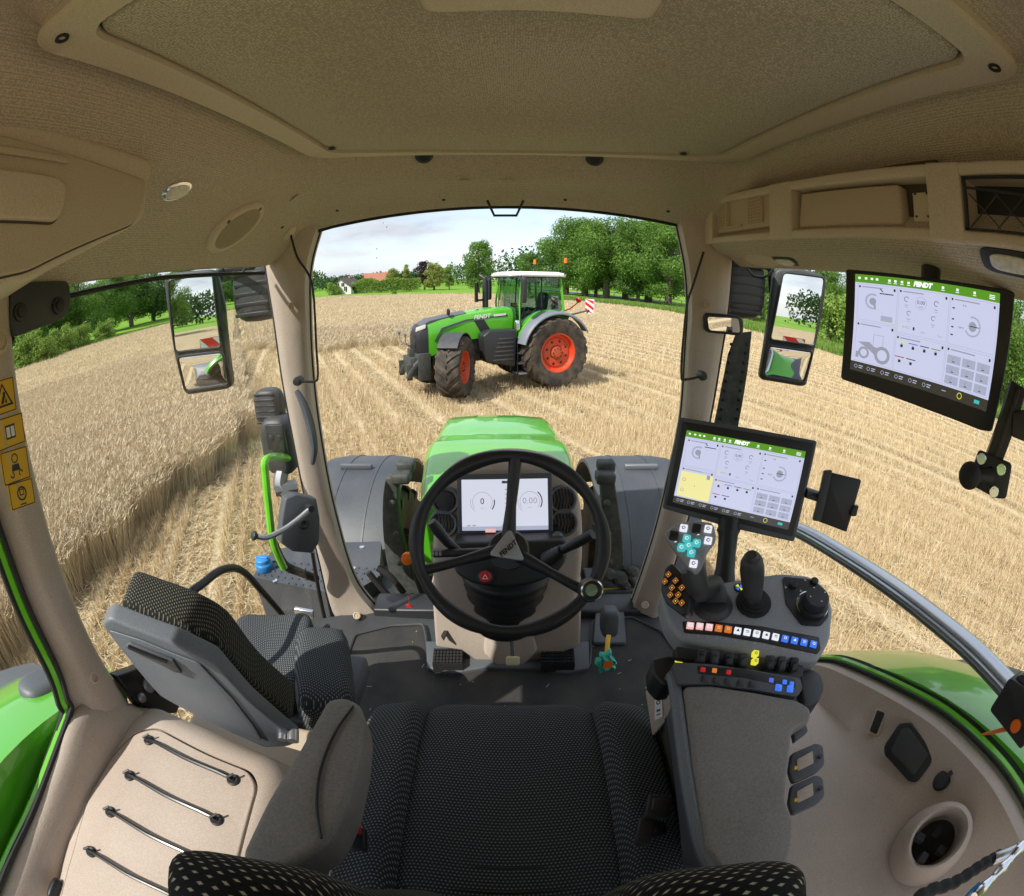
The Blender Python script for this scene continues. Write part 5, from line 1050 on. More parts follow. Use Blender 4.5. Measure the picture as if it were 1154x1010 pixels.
g.box(-.1, .1, -.09, -.05, 0, .05, f); g.out('filter_unit', rubgrey, own)
g = G(); o = P(692, 668, y=1.72); g.box(o.x - .05, o.x + .03, o.y, o.y + .02, o.z - .012, o.z + .012); g.out('yellow_label', b_ye if 0 else yellow, own)
# tank, steps and tread plate on the left
z0 = 1.52
g = G(); stp = [P(a, b, z=z0) for a, b in ((284, 650), (308, 619), (360, 612), (430, 610), (427, 650), (404, 664), (372, 668))]
g.prism(rnd(stp, .02), (0, 0, -.55))
for i in range(26):
    for j in range(14):
        x = -1.75 + i * .045; y = 1.45 + j * .05; 
        u, v = x, y; pxc = None
        c = V((x, y, z0)); 
        # keep studs on the plate only
        ins = False; k = len(stp)
        for e in range(k):
            p1, p2 = stp[e], stp[(e + 1) % k]
            if (p1.y > y) != (p2.y > y) and x < (p2.x - p1.x) * (y - p1.y) / (p2.y - p1.y) + p1.x: ins = not ins
        if ins: g.loft([[(x - .012, y - .007, z0), (x + .012, y - .007, z0), (x + .012, y + .007, z0), (x - .012, y + .007, z0)], [(x - .007, y - .003, z0 + .009), (x + .007, y - .003, z0 + .009), (x + .007, y + .003, z0 + .009), (x - .007, y + .003, z0 + .009)]])
tk = g.out('fuel_tank', mudguard, own)
o = P(298, 638, z=z0 + .02); g = G(); g.lathe(o, (0, 0, 1), [(.055, -.02), (.055, .02), (.045, .03), (.045, .05), (.03, .058), (0, .058)], 24); g.box(o.x - .04, o.x + .04, o.y - .008, o.y + .008, z0 + .06, z0 + .085); g.out('filler_cap', bluepl, own, parent=tk, bevel=.004)
for px, py in ((310, 655), (408, 617), (398, 641)):
    g = G(); g.lathe(P(px, py, z=z0), (0, 0, 1), [(.016, 0), (.016, .006), (.008, .008), (0, .008)], 12); g.out('plate_bolt', chrome, own, parent=tk)
g = G(); a, b, c_, d_ = [P(px, py, y=1.62) for px, py in ((331, 686), (352, 690), (353, 698), (332, 694))]; g.prism([a, b, c_, d_], (0, .02, 0)); g.out('tank_latch', alu, own, bevel=.003, parent=tk)
# green handrail, black lower part, door lock housing, lever
g = G(); g.tube(smooth([P(a, b, x=-.86) for a, b in ((336, 518), (310, 515), (299, 520), (299, 535), (303, 575), (308, 612), (320, 640))], 5), .0155, 10); hr = g.out('handrail', lgreen, own)
g = G(); g.tube(smooth([P(a, b, x=-.93) for a, b in ((308, 612), (320, 636), (338, 645), (356, 652))], 5), .020, 10); g.out('rail_sleeve', rubber, own, parent=hr)
lp = ((-.80, 0, 0), (.75, -.65, 0)); lp = (P(340, 590, x=-.72), V((.7, -.7, .1)).normalized())
slab('door_lock', ((322, 562), (334, 557), (357, 562), (361, 585), (360, 612), (352, 624), (330, 622), (316, 612), (318, 585)), lp, .05, midgrey, own, .008, .006)
g = G(); g.lathe(PP(342, 590, lp), lp[1], [(.022, 0), (.022, .004), (.014, .008), (0, .006)], 18); g.out('lock_barrel', dark, own)
g = G(); L = smooth([PP(a, b, (lp[0] + V(lp[1]) * .045, lp[1])) for a, b in ((287, 604), (300, 606), (318, 598), (335, 586), (350, 573))], 5); g.tube(L, .0095, 12); dl = g.out('door_lever', alu, own)
g = G(); g.lathe(L[0], L[0] - L[1], [(.009, -.01), (.017, .0), (.017, .006), (.008, .012), (0, .012)], 16); g.out('lever_knob', dark, own, parent=dl); g = G(); g.lathe(L[-1], V(lp[1]), [(.012, -.03), (.012, .01), (0, .01)], 12); g.out('lever_hub', dark, own, parent=dl)
g = G(); g.tube([P(365, 640, y=1.52), P(374, 690, y=1.5), P(382, 712, y=1.46)], .012, 8); g.tube([P(352, 622, y=1.50), P(360, 670, y=1.5), P(368, 706, y=1.46)], .009, 8); g.out('door_gas_strut', blackm, own)
g = G(); g.ball(P(366, 700, y=1.45), .014); g.ball(P(378, 705, y=1.45), .012); g.out('strut_joint', dark, own)
# lights on both front pillars
def lamp(px, py, d, s=.06, root=own, name='work_light', look=(0, 1, 0)):
    o = P(px, py, d=d); f = Fr(o, (1, 0, 0), (0, 0, 1)); g = G(); g.soft(f, s * .8, s * 1.0, s * .6, .5, .6, 20, 12); w_ = g.out(name, charcoal, root)
    g = G()
    for i in range(6): g.box(-s * .6, s * .6, -s * .8 + i * s * .3, -s * .68 + i * s * .3, s * .45, s * .60, f)
    g.out('cooling_fins', dark, root, parent=w_, bevel=.002)
    g = G(); g.lathe(o + V((0, .6 * s, 0)), (0, 1, 0), [(s * .8, -.01), (s * .8, .01), (0, .01)], 18); g.out('lamp_glass', lampg, root, parent=w_)
lamp(293, 325, 1.95, .13); lamp(834, 325, 1.95, .12); lamp(304, 458, 1.95, .075)
g = G(); g.soft(Fr(P(317, 500, d=1.95), (1, 0, 0), (0, 0, 1)), .07, .12, .07, .5, .6); g.box(*[v for c in (0,) for v in ()]) if 0 else None; g.out('side_camera', charcoal, own)
g = G(); f = Fr(P(312, 492, d=1.86), (1, 0, 0), (0, 0, 1)); g.box(-.04, .04, -.05, .05, 0, .015, f); 
for i in (-1, 1): g.lathe(f.p(i * .018, 0, .015), f.n, [(.011, 0), (.011, .004), (0, .004)], 12)
g.out('camera_face', dark, own, bevel=.006)
g = G(); g.tube(smooth([P(a, b, d=1.95) for a, b in ((318, 470), (312, 478), (322, 490))], 4), .02, 8); g.out('lamp_bracket', steel, own); g = G(); g.tube(smooth([P(a, b, d=1.95) for a, b in ((318, 530), (316, 548), (328, 560), (332, 575))], 4), .03, 8); g.tube([P(310, 552, d=1.95), P(335, 548, d=1.95)], .03, 8); g.out('lamp_bracket', steel, own)
# perforated bar on the right pillar
g = G(); g.prism([PP(a, b, (P(828, 430, x=.86), V((-.5, -.86, 0)))) for a, b in ((829, 376), (847, 374), (842, 420), (830, 490), (802, 490), (812, 440), (820, 400))], V((.5, .86, 0)) * .03); bp = (P(828, 430, x=.86) + V((-.5, -.86, 0)) * .0015, V((-.5, -.86, 0)))
for i in range(10):
    py = 388 + i * 10.5
    for px in (824 - i * 1.6, 841 - i * 1.4): g.lathe(PP(px, py, bp), bp[1], [(.0065, 0), (.0065, .001), (0, .001)], 10, 1)
g.out('perforated_bar', [rubgrey, blackm], own)
# tube arc wires by the mirrors
for L in (((250, 300), (257, 312), (270, 310), (277, 302)), ((842, 303), (850, 311), (862, 312), (872, 304))):
    g = G(); g.tube(smooth([P(a, b, d=1.75) for a, b in L], 5), .005, 6); g.out('mirror_cable', blackm, own)
# aluminium window rail outside right
g = G(); L = smooth([PP(a, b, ((.86, 0, 0), (1, 0, 0))) for a, b in ((872, 588), (905, 600), (960, 632), (1010, 665), (1060, 703), (1100, 737), (1150, 790))], 6)
for k, (r, m_) in enumerate(((.030, 0), )): g.tube(L, r, 12, flat=.75)
al_ = g.out('window_rail', alu, own, ang=60)
for dz in (-.012, .0, .012):
    g = G(); g.tube([p + V((-.030, 0, dz + .004)) for p in L], .0022, 6); g.out('rail_groove', grey, own, parent=al_)
# rear mudguards, wheels, warning boards
for s_ in (-1, 1):
    xs = [(s_ * .84, .035), (s_ * .95, .03), (s_ * 1.1, .0), (s_ * 1.22, -.05), (s_ * 1.30, -.11)]
    g = G(); g.loft(arcsheet(-.15, 1.08, 1.335, 42 if s_ > 0 else 64, 165, xs, .03, 34), True, True); rf = g.out('rear_mudguard', green, own, ang=50)
    ck = arcsheet(-.15, 1.08, 1.362, 42 if s_ > 0 else 64, 165, [(s_ * .845, 0), (s_ * .87, 0)], .75, 30); g = G(); g.loft(ck, True, True); g.out('mudguard_cheek', green, own, parent=rf)
    xs = [(s_ * 1.28, -.105), (s_ * 1.34, -.12), (s_ * 1.50, -.135), (s_ * 1.56, -.16), (s_ * 1.58, -.22)]
    g = G(); g.loft(arcsheet(-.15, 1.08, 1.335, 38 if s_ > 0 else 60, 165, xs, .03, 34), True, True); g.out('mudguard_extension', midgrey, own, parent=rf, ang=50)
    wheel(own, 'rear_wheel', (s_ * 1.25, -.15, .98), (1, 0, 0), .98, .62, .56, 20, redp, side=s_)
    g = G(); g.tube([(s_ * .9, -1.3, 2.0), (s_ * 1.3, -2.25, 2.3), (s_ * 1.3, -2.25, 2.5)], .02, 8); g.box(s_ * 1.3 - .14, s_ * 1.3 + .14, -2.30, -2.285, 2.42, 2.70); wb = g.out('warning_board', redpl, own)
    g = G()
    f = Fr((s_ * 1.3, -2.283, 2.56), (-1, 0, 0), (0, 0, 1)); flat(g, f, [(-.135, -.135), (-.05, -.135), (.135, .05), (.135, .135)], .001); flat(g, f, [(-.135, .02), (-.02, .135), (-.10, .135), (-.135, .10)], .001)
    g.out('board_stripe', white, own, parent=wb)
g = G(); g.soft(Fr(P(52, 783, x=-.98), (1, 0, 0), (.0, 1, -.4)), .06, .075, .045, .5, .8, 24, 12); g.out('marker_lamp', midgrey, own)
g = G(); f = Fr(P(42, 838, x=-.98), (-.3, -.8, .5), (-1, .3, 0)); f = Fr(P(40, 842, x=-.955), (.35, .75, .10), (-.8, .35, -.2)); rect(g, f, 0, .024, .030, .004, .004); rect(g, f, -.013, .012, .004, .026, .004); rect(g, f, .0, .012, .008, .010, .004); rect(g, f, .012, .008, .005, .018, .004)
for k in range(7): rect(g, f, -.024 + k * .008, -.012, .004, .009, .004)
rect(g, f, 0, -.02, .05, .0015, .004); g.out('glass_marking', dark, own)

# ================================================================== mirrors
def mirror_unit(nm, lab, outl, up_px, lo_px, c, n, nlow, arm):
    o = P(*c, d=1.0); t_ = {'L': 1.95, 'R': 1.95}[nm]; o = P(*c, d=t_); n = V(n).normalized()
    m_ = thing('wing_mirror', lab, 'mirror', tuple(o))
    slab('mirror_case', outl, (o, n), .05, charcoal, m_, .03, .012, -.004, seg=3)
    for pxs, nn in ((up_px, n), (lo_px, V(nlow))):
        g = G(); L = rnd([PP(a, b, (o, n)) for a, b in pxs], .02)
        if pxs is lo_px: o2 = sum(L, V((0, 0, 0))) / len(L) + n * .016; L = rnd([PP(a, b, (o2, nn)) for a, b in pxs], .02); n = nn; k = sum(L, V((0, 0, 0))) / len(L)
        if pxs is lo_px:                     # the lower pane is domed (wide angle) and looks further down
            rings = [[k + (p - k) * s_ + n * (.002 + .007 * (1 - s_ * s_)) for p in L] for s_ in (1, .85, .7, .5, .3, .1)]
            rings.insert(0, [p - n * .004 for p in L]); g.loft(rings, True, True); g.out('wide_angle_pane', mirror, m_, ang=80)
        else: g.prism([p + n * .004 for p in L], -n * .006); g.out('mirror_pane', mirror, m_)
        g = G(); g.tube([p + n * .004 for p in L], .005, 6, closed=True); g.out('pane_frame', dark, m_)
    g = G(); g.tube([V(a_) for a_ in arm], .014, 10); g.out('mirror_arm', dark, m_)
    return m_
rL = ray(222, 355); nL = (V((-.07, -.99, .004)) - rL).normalized()
nLl = (V((-.15, -.93, -.32)) - rL).normalized()
mirror_unit('L', 'tall two part wing mirror outside the left door window', ((184, 311), (200, 307), (243, 303), (252, 345), (262, 434), (256, 439), (208, 446), (196, 400)), ((190, 316), (240, 308), (250, 391), (198, 397)), ((200, 402), (251, 396), (258, 433), (209, 441)), (222, 370), nL, nLl, [P(246, 318, d=2.0), P(250, 304, d=1.98), P(285, 300, d=1.75)])
rR = ray(893, 355); nR = (V((.05, -.99, .004)) - rR).normalized()
nRl = (V((.12, -.93, -.32)) - rR).normalized()
mirror_unit('R', 'tall two part wing mirror outside the right side window', ((873, 303), (900, 302), (932, 311), (929, 345), (909, 435), (903, 436), (856, 428), (858, 415)), ((882, 307), (929, 313), (917, 390), (867, 383)), ((866, 389), (916, 396), (906, 431), (860, 424)), (893, 370), nR, nRl, [P(870, 330, d=2.0), P(868, 302, d=1.98), P(845, 298, d=1.8)])
oM = P(815, 366, d=1.62); rM = ray(815, 366); nM = (V((-.02, -.98, -.18)) - rM).normalized()
im = thing('small_mirror', 'small rounded rear view mirror on the right front pillar', 'mirror', tuple(oM))
slab('mirror_case', ((793, 357), (796, 353), (834, 356), (838, 361), (838, 375), (834, 379), (798, 375), (793, 371)), (oM, nM), .02, dark, im, .015, .006)
g = G(); g.prism(rnd([PP(a, b, (oM, nM)) for a, b in ((797, 357), (832, 359), (834, 375), (799, 372))], .01), -nM * .004); ob = g.out('mirror_pane', mirror, im); ob.data.transform(Matrix.Translation(nM * .003))
g = G(); g.tube([oM - nM * .01, P(808, 372, y=1.53)], .01, 8); g.out('mirror_arm', dark, im)

# ================================================================== the other tractor, standing in the stubble
OT = OT_
lf = WF
def lamp_box(x, y, z, s, m=lampg, nm='headlight', dirn=(0, 1, 0)):
    g = G(); f = Fr((x, y, z), V(dirn).cross(V((0, 0, 1))), (0, 0, 1)); g.box(-s, s, -s * .6, s * .6, -.03, .03, f); return g.out(nm, m, OT, bevel=.01)
def hring(y, hw, zt, zb, cut=.10):
    return [(-hw * 1.0, y, zb), (-hw * 1.02, y, (zb + zt) / 2), (-hw, y, zt - cut * 1.6), (-hw + cut * .5, y, zt - cut * .4), (-hw + cut * 1.4, y, zt), (0, y, zt + .03), (hw - cut * 1.4, y, zt), (hw - cut * .5, y, zt - cut * .4), (hw, y, zt - cut * 1.6), (hw * 1.02, y, (zb + zt) / 2), (hw, y, zb)]
g = G(); g.loft([hring(.86, .44, 2.16, 1.42), hring(1.6, .44, 2.14, 1.42), hring(2.3, .42, 2.06, 1.35), hring(2.9, .39, 1.97, 1.15), hring(3.25, .37, 1.90, 1.00), hring(3.33, .36, 1.86, .98)])
hd2 = g.out('hood', green, OT, ang=40)
g = G(); g.loft([[(p[0] * .82, p[1], p[2] + .012) for p in hring(y, hw, zt, zt - .05, .05)[1:-1]] for y, hw, zt in ((2.25, .40, 2.075), (2.9, .40, 1.98), (3.25, .41, 1.925), (3.50, .36, 1.80))]); g.out('hood_nose_panel', midgrey, OT, parent=hd2, ang=40)
g = G(); g.loft([hring(3.31, .37, 1.88, .98), hring(3.50, .345, 1.80, 1.02), hring(3.60, .31, 1.66, 1.12), hring(3.62, .28, 1.55, 1.2)]); gr = g.out('grille', dark, OT, ang=40)
g = G()
for i in range(12): g.box(-.27, .27, 3.60 + .002 * i, 3.63, 1.18 + i * .035, 1.19 + i * .035)
g.out('grille_bars', charcoal, OT, parent=gr)
for s_ in (-1, 1):
    g = G(); g.prism([(s_ * .452, 1.62, 1.60), (s_ * .452, 1.90, 1.55), (s_ * .445, 2.08, 1.86), (s_ * .45, 1.80, 1.88)], (-s_ * .03, 0, 0)); g.out('side_vent', dark, OT)
    g = G(); g.prism([(s_ * .451, 1.12, 1.99), (s_ * .44, 2.3, 1.90), (s_ * .42, 2.95, 1.72), (s_ * .40, 3.15, 1.40), (s_ * .41, 3.12, 1.38), (s_ * .43, 2.90, 1.69), (s_ * .447, 2.28, 1.87), (s_ * .455, 1.12, 1.95)], (-s_ * .02, 0, 0)); g.out('hood_crease', charcoal, OT)
    g = G(); g.prism([(s_ * .38, 3.38, 1.74), (s_ * .30, 3.60, 1.66), (s_ * .30, 3.58, 1.76), (s_ * .37, 3.36, 1.83)], (0, .02, .01)); g.out('headlight', lampg, OT)
    wheel(OT, 'rear_wheel', (s_ * 1.00, 0, .97), (1, 0, 0), .97, .62, .52, 20, redp, .055, side=s_)
    wa = R(-38); wx = V((math.cos(wa), -math.sin(wa), 0)); wx = V((math.cos(R(52)), math.sin(R(52)), 0))
    wheel(OT, 'front_wheel', (s_ * .98, 2.80, .78), wx, .78, .60, .40, 18, redp, .05, side=s_)
    xs = [(s_ * .62, .02), (s_ * .70, .03), (s_ * .90, 0)]
    def arc2(xs, R0, a0, a1, cz=.97, cyy=0): return arcsheet(cyy, cz, R0, a0, a1, xs, .03, 24)
    g = G(); g.loft(arc2([(s_ * .60, .02), (s_ * .72, .02), (s_ * .98, -.01)], 1.12, 22, 120)); fd = g.out('rear_mudguard', green, OT, ang=50)
    g = G(); g.loft(arc2([(s_ * .94, .005), (s_ * 1.24, .0), (s_ * 1.30, -.05)], 1.12, 15, 150)); g.out('mudguard_extension', grey, OT, parent=fd, ang=50)
    sd_ = [(s_ * .93, 1.12 * math.cos(R(a)) , .97 + 1.12 * math.sin(R(a))) for a in range(22, 121, 7)]
    g = G(); g.prism(sd_ + [(s_ * .93, -.50, 2.0), (s_ * .93, -.35, 1.7), (s_ * .93, .6, 1.5), (s_ * .93, .95, 1.3)][0:0] + [(s_ * .93, .9 * math.cos(R(a)), .97 + .95 * math.sin(R(a))) for a in range(120, 21, -7)], (-s_ * .02, 0, 0)); g.out('mudguard_cheek', green, OT, parent=fd)
    c0 = (s_ * .98, 2.80); fx = Fr((c0[0], c0[1], .82), (wx.x, wx.y, 0), (-wx.y, wx.x, 0))
    rs = []
    for i in range(15):
        a = R(40 + 110 * i / 14); rs.append([fx.p(u, (.82 + dr) * math.cos(a), (.82 + dr) * math.sin(a)) for u, dr in ((-.25, 0), (.25, 0), (.28, -.04), (.26, -.06), (-.25, -.025))])
    g = G(); g.loft(rs); g.out('front_mudguard', charcoal, OT)
g = G(); g.tube([(-.98, 2.8, .74), (.98, 2.8, .74)], .12, 12); g.tube([(-1.0, 0, .97), (1.0, 0, .97)], .17, 14); g.box(-.28, .28, -.6, 3.2, .75, 1.45); g.box(-.36, .36, 1.9, 3.3, 1.0, 1.4); g.out('chassis', rubgrey, OT, bevel=.03)
# cab
for x in (-.76, .76):
    for nm, a, b, r in (('cab_post', (x, 1.06, 1.55), (x * .93, .98, 3.02), .035), ('cab_post', (x * 1.02, .30, 1.50), (x * .97, .25, 3.02), .022), ('cab_post', (x, -.62, 2.05), (x * .92, -.52, 3.02), .04)):
        g = G(); g.tube([a, ((a[0] + b[0]) / 2 * 1.02, (a[1] + b[1]) / 2 + (.06 if a[1] > 1 else 0), (a[2] + b[2]) / 2), b], r, 8); g.out('cab_post', green if r > .03 else blackm, OT)
g = G(); g.tube([(-.76, 1.06, 1.55), (-.76, .95, 1.30), (-.76, .40, 1.28), (-.78, -.1, 1.85), (-.76, -.62, 2.08)], .03, 8); g.out('door_sill', green, OT); g = G(); g.tube([(.76, 1.06, 1.55), (.76, .95, 1.30), (.76, .40, 1.28), (.78, -.1, 1.85), (.76, -.62, 2.08)], .03, 8); g.out('door_sill', green, OT)
g = G(); g.box(-.74, .74, -.60, 1.05, 1.22, 1.42); g.box(-.7, .7, -.66, -.60, 1.3, 2.05); g.out('cab_floor', dark, OT, bevel=.02)
rf_ = []
for z, k in ((3.00, .95), (3.03, 1.0), (3.08, 1.01), (3.13, .95), (3.16, .78)): rf_.append([(x, y, z) for x, y in rr(-.84 * k, .84 * k, .28 - 1.02 * k, .28 + .98 * k, .22)])
g = G(); g.loft(rf_); cr_ = g.out('cab_roof', white, OT, ang=60)
g = G(); g.tube([(x, y, 3.02) for x, y in rr(-.80, .80, -.70, 1.22, .2)], .03, 6, closed=True); g.out('roof_edge', dark, OT, parent=cr_)
for x in (-.70, .70):
    s_ = 1 if x > 0 else -1
    g = G(); g.add([(x, 1.03, 1.45), (x * .94, .96, 2.98), (x * .94, -.50, 2.98), (x, -.60, 2.10), (x * 1.02, -.1, 1.85), (x, .42, 1.32), (x, .92, 1.34)], [(0, 1, 2, 3, 4, 5, 6)]); g.out('side_pane', tglass, OT)
g = G(); rows = [[(x * (1 - .07 * t), 1.08 - .08 * t + .14 * (1 - (x / .72) ** 2), 1.55 + 1.44 * t) for x in np.linspace(-.72, .72, 9)] for t in (0, .5, 1)]; g.loft(rows, False, False); g.out('windscreen_pane', tglass, OT)
g = G(); g.add([(-.7, -.62, 2.05), (.7, -.62, 2.05), (.64, -.52, 2.98), (-.64, -.52, 2.98)], [(0, 1, 2, 3)]); g.out('rear_pane', tglass, OT)
g = G(); g.soft(Fr((0, -.05, 1.80), (1, 0, 0), (0, 1, 0)), .27, .27, .08, .4, .4); g.soft(Fr((0, -.30, 2.20), (1, 0, 0), (0, -.2, 1)), .26, .38, .08, .4, .4); g.box(-.2, .2, -.2, .15, 1.4, 1.75); g.out('cab_seat', dark, OT)
g = G(); f = Fr((0, .55, 2.02), (1, 0, 0), (0, .6, .8)); g.tube([f.p(.2 * math.cos(a), .2 * math.sin(a)) for a in [i * .3927 for i in range(16)]], .018, 8, closed=True); g.tube([(0, .58, 1.99), (0, .75, 1.45)], .05, 8); g.box(-.2, .2, .68, .85, 1.42, 1.9); g.out('cab_column', dark, OT)
g = G(); g.box(.35, .62, -.1, .5, 1.75, 1.95); g.box(.45, .5, .4, .65, 2.0, 2.25); g.out('cab_console', dark, OT, bevel=.02)
# exhaust, intake, mirrors, beacons
g = G(); g.tube(smooth([(.62, 1.30, 1.6), (.62, 1.30, 2.85), (.66, 1.33, 2.98), (.76, 1.40, 3.06)], 5), [.085] * 6 + [.06] * 10, 14); g.out('exhaust', dark, OT, ang=50)
g = G(); g.tube([(.50, 1.62, 2.3), (.50, 1.62, 2.85)], .05, 10); g.tube([(.62, 1.30, 2.35), (.50, 1.62, 2.35)], .03, 8); g.out('intake_pipe', blackm, OT)
for s_ in (-1, 1):
    g = G(); g.soft(Fr((s_ * 1.12, 1.18, 2.66), (1, .25 * s_, 0), (0, 0, 1)), .13, .34, .07, .3, .35, 24, 12); mi_ = g.out('side_mirror', dark, OT)
    g = G(); g.tube(smooth([(s_ * .74, 1.02, 2.98), (s_ * .95, 1.15, 3.03), (s_ * 1.10, 1.20, 3.0), (s_ * 1.12, 1.19, 2.85)], 4), .018, 8); g.out('mirror_arm', blackm, OT, parent=mi_)
    g = G(); o = (s_ * .80, -.45, 3.1); g.tube([(s_ * .80, -.55, 3.02), (s_ * .86, -.6, 3.15), (s_ * .86, -.6, 3.42)], .018, 8); be = g.out('beacon_pole', blackm, OT)
    g = G(); g.lathe((s_ * .86, -.6, 3.42), (0, 0, 1), [(.055, 0), (.055, .03), (.05, .035), (.048, .12), (.03, .14), (0, .14)], 16); g.out('beacon', orange, OT, parent=be)
    g = G(); g.box(s_ * .55 - .09, s_ * .55 + .09, 1.26, 1.31, 3.03, 3.10); g.out('roof_light', lampg, OT)
    g = G(); g.box(s_ * .95 - .2, s_ * .95 + .2, -1.22, -1.19, 2.0, 2.42); wb = g.out('warning_board', white, OT)
    g = G()
    for yy, dn in ((-1.1885, (0, 1, 0)), (-1.2215, (0, -1, 0))):
        f = Fr((s_ * .95, yy, 2.21), V(dn).cross(V((0, 0, 1))), (0, 0, 1))
        for k in (-.2, -.02, .16): flat(g, f, [(-.2, max(-.21, k - .09)), (-.2, min(.21, k)), (.2, min(.21, k + .15)), (.2, max(-.21, min(.2, k + .06)))], .001)
    g.out('board_stripe', redpl, OT, parent=wb)
    g = G(); g.tube([(s_ * .55, -.65, 1.9), (s_ * .8, -1.1, 2.05), (s_ * .95, -1.2, 2.1)], .025, 8); g.out('board_arm', rubgrey, OT)
g = G(); g.lathe((-.45, -1.15, 2.35), (0, -.6, .8), [(.05, -.05), (.09, 0), (.09, .05), (0, .06)], 14); g.tube([(-.45, -1.15, 2.3), (-.40, -.9, 2.1), (-.3, -.65, 2.0)], .02, 8); g.out('rear_work_light', redpl, OT)
# steps and tank on the left, battery box on the right
for s_ in (-1, 1):
    g = G(); g.prism([(s_ * .50, 1.10, .62), (s_ * .50, 1.95, .80), (s_ * .50, 2.02, 1.50), (s_ * .50, 1.85, 1.62), (s_ * .50, 1.06, 1.62)], (s_ * .42, 0, 0)); tb_ = g.out('side_tank', dark, OT, bevel=.05, seg=3)
    g = G()
    for i in range(6): g.box(s_ * .925 - .01, s_ * .925 + .012, 1.18, 1.75 - .03 * i, .82 + i * .11, .86 + i * .11)
    g.out('tank_ribs', charcoal, OT, parent=tb_, bevel=.006)
    for k in range(4):
        g = G(); g.box(min(s_ * .62, s_ * (.98 + .02 * (3 - k))), max(s_ * .62, s_ * (.98 + .02 * (3 - k))), .72, 1.06, .42 + k * .27, .46 + k * .27); g.out('step', steel if k == 0 else charcoal, OT, bevel=.008)
    g = G(); g.box(s_ * .60 - .02, s_ * .60 + .02, .66, 1.1, .45, 1.45); g.tube([(s_ * .98, .70, .42), (s_ * .96, .70, 1.4)], .015, 6); g.tube([(s_ * .98, 1.08, .42), (s_ * .96, 1.08, 1.4)], .015, 6); g.out('step_frame', blackm, OT)
g = G(); g.tube(smooth([(-.80, 1.10, 1.5), (-.86, 1.12, 1.9), (-.84, 1.10, 2.5)], 4), .016, 8); g.out('grab_rail', blackm, OT)
g = G(); g.soft(Fr((-.82, 1.22, 1.72), (1, 0, 0), (0, 0, 1)), .07, .14, .08, .5, .5, 16, 10); g.out('marker_light', chrome, OT)
# front linkage
g = G()
for s_ in (-1, 1):
    g.tube(smooth([(s_ * .38, 3.35, .95), (s_ * .40, 3.60, .85), (s_ * .42, 3.82, .62), (s_ * .42, 3.86, .50)], 4), .06, 8, flat=1.5)
    g.tube([(s_ * .30, 3.45, .62), (s_ * .40, 3.70, .80)], .045, 8); g.box(s_ * .42 - .03, s_ * .42 + .03, 3.78, 3.92, .45, .85)
g.box(-.50, .50, 3.30, 3.62, .42, 1.10); g.box(-.40, .40, 3.58, 3.80, .55, 1.0); g.tube([(0, 3.45, 1.05), (0, 3.62, 1.20), (0, 3.70, 1.30)], .04, 8); g.box(-.12, .12, 3.5, 3.75, .95, 1.2); g.tube([(-.42, 3.66, .80), (.42, 3.66, .80)], .03, 8)
for x in (-.2, -.1, .1, .2): g.lathe((x, 3.5, .85), (0, 1, 0), [(.03, 0), (.03, .1), (0, .12)], 10)
g.out('front_linkage', rubgrey, OT, bevel=.01)
g = G()
for s_ in (-1, 1): g.tube(smooth([(s_ * .20, 3.50, 1.2), (s_ * .30, 3.85, 1.35), (s_ * .34, 3.90, 1.62)], 4), .015, 6); g.lathe((s_ * .34, 3.9, 1.62), (0, 1, 0), [(.05, -.03), (.05, .03), (0, .03)], 10); g.out('front_light_bracket', steel, OT); g = G()
for s_ in (-1, 1):
    f = Fr((s_ * .458, 1.88 if s_ < 0 else 1.88, 1.965), (0, -s_ * -1 if s_ < 0 else 1, 0), (0, 0, 1)); f = Fr((s_ * .458, 1.86, 1.955), (0, -1, .06) if s_ < 0 else (0, 1, -.06), (0, .06 * (1 if s_ < 0 else -1) * 0, 1)); g = G(); text(g, 'FENDT', f, .15, 0, 0, .004, .2, fat=.004); g.out('hood_lettering', white, OT, parent=hd2); f2 = Fr((s_ * .46, 1.35, 1.985), (0, -1, .06) if s_ < 0 else (0, 1, -.06), (0, 0, 1)); g = G(); rect(g, f2, 0, 0, .36, .055, .004); g.out('hood_stripe', white, OT, parent=hd2)
g = G(); g.soft(Fr((-.36, 2.75, 2.12), (1, 0, 0), (0, 0, 1)), .05, .09, .04, .6, .6, 14, 8); g.tube([(-.3, 2.7, 1.98), (-.34, 2.75, 2.08)], .012, 6); g.out('front_mirror', dark, OT)
for ch in list(OT.children):                # the cab is short: bring posts, panes and roof together
    if ch.name.split('.')[0] in ('cab_post', 'door_sill', 'cab_floor', 'cab_roof', 'side_pane', 'windscreen_pane', 'rear_pane', 'cab_seat', 'cab_column', 'cab_console', 'side_mirror', 'beacon_pole', 'roof_light', 'marker_light', 'grab_rail'):
        for m_ in [ch] + list(ch.children): m_.data.transform(Matrix.Translation((0, .22, 0)) @ Matrix.Diagonal((1, .80, 1, 1)) @ Matrix.Translation((0, -.22, 0)))
OT.location = (.68, 13.8, 0.06); OT.rotation_euler = (0, 0, R(116.5))

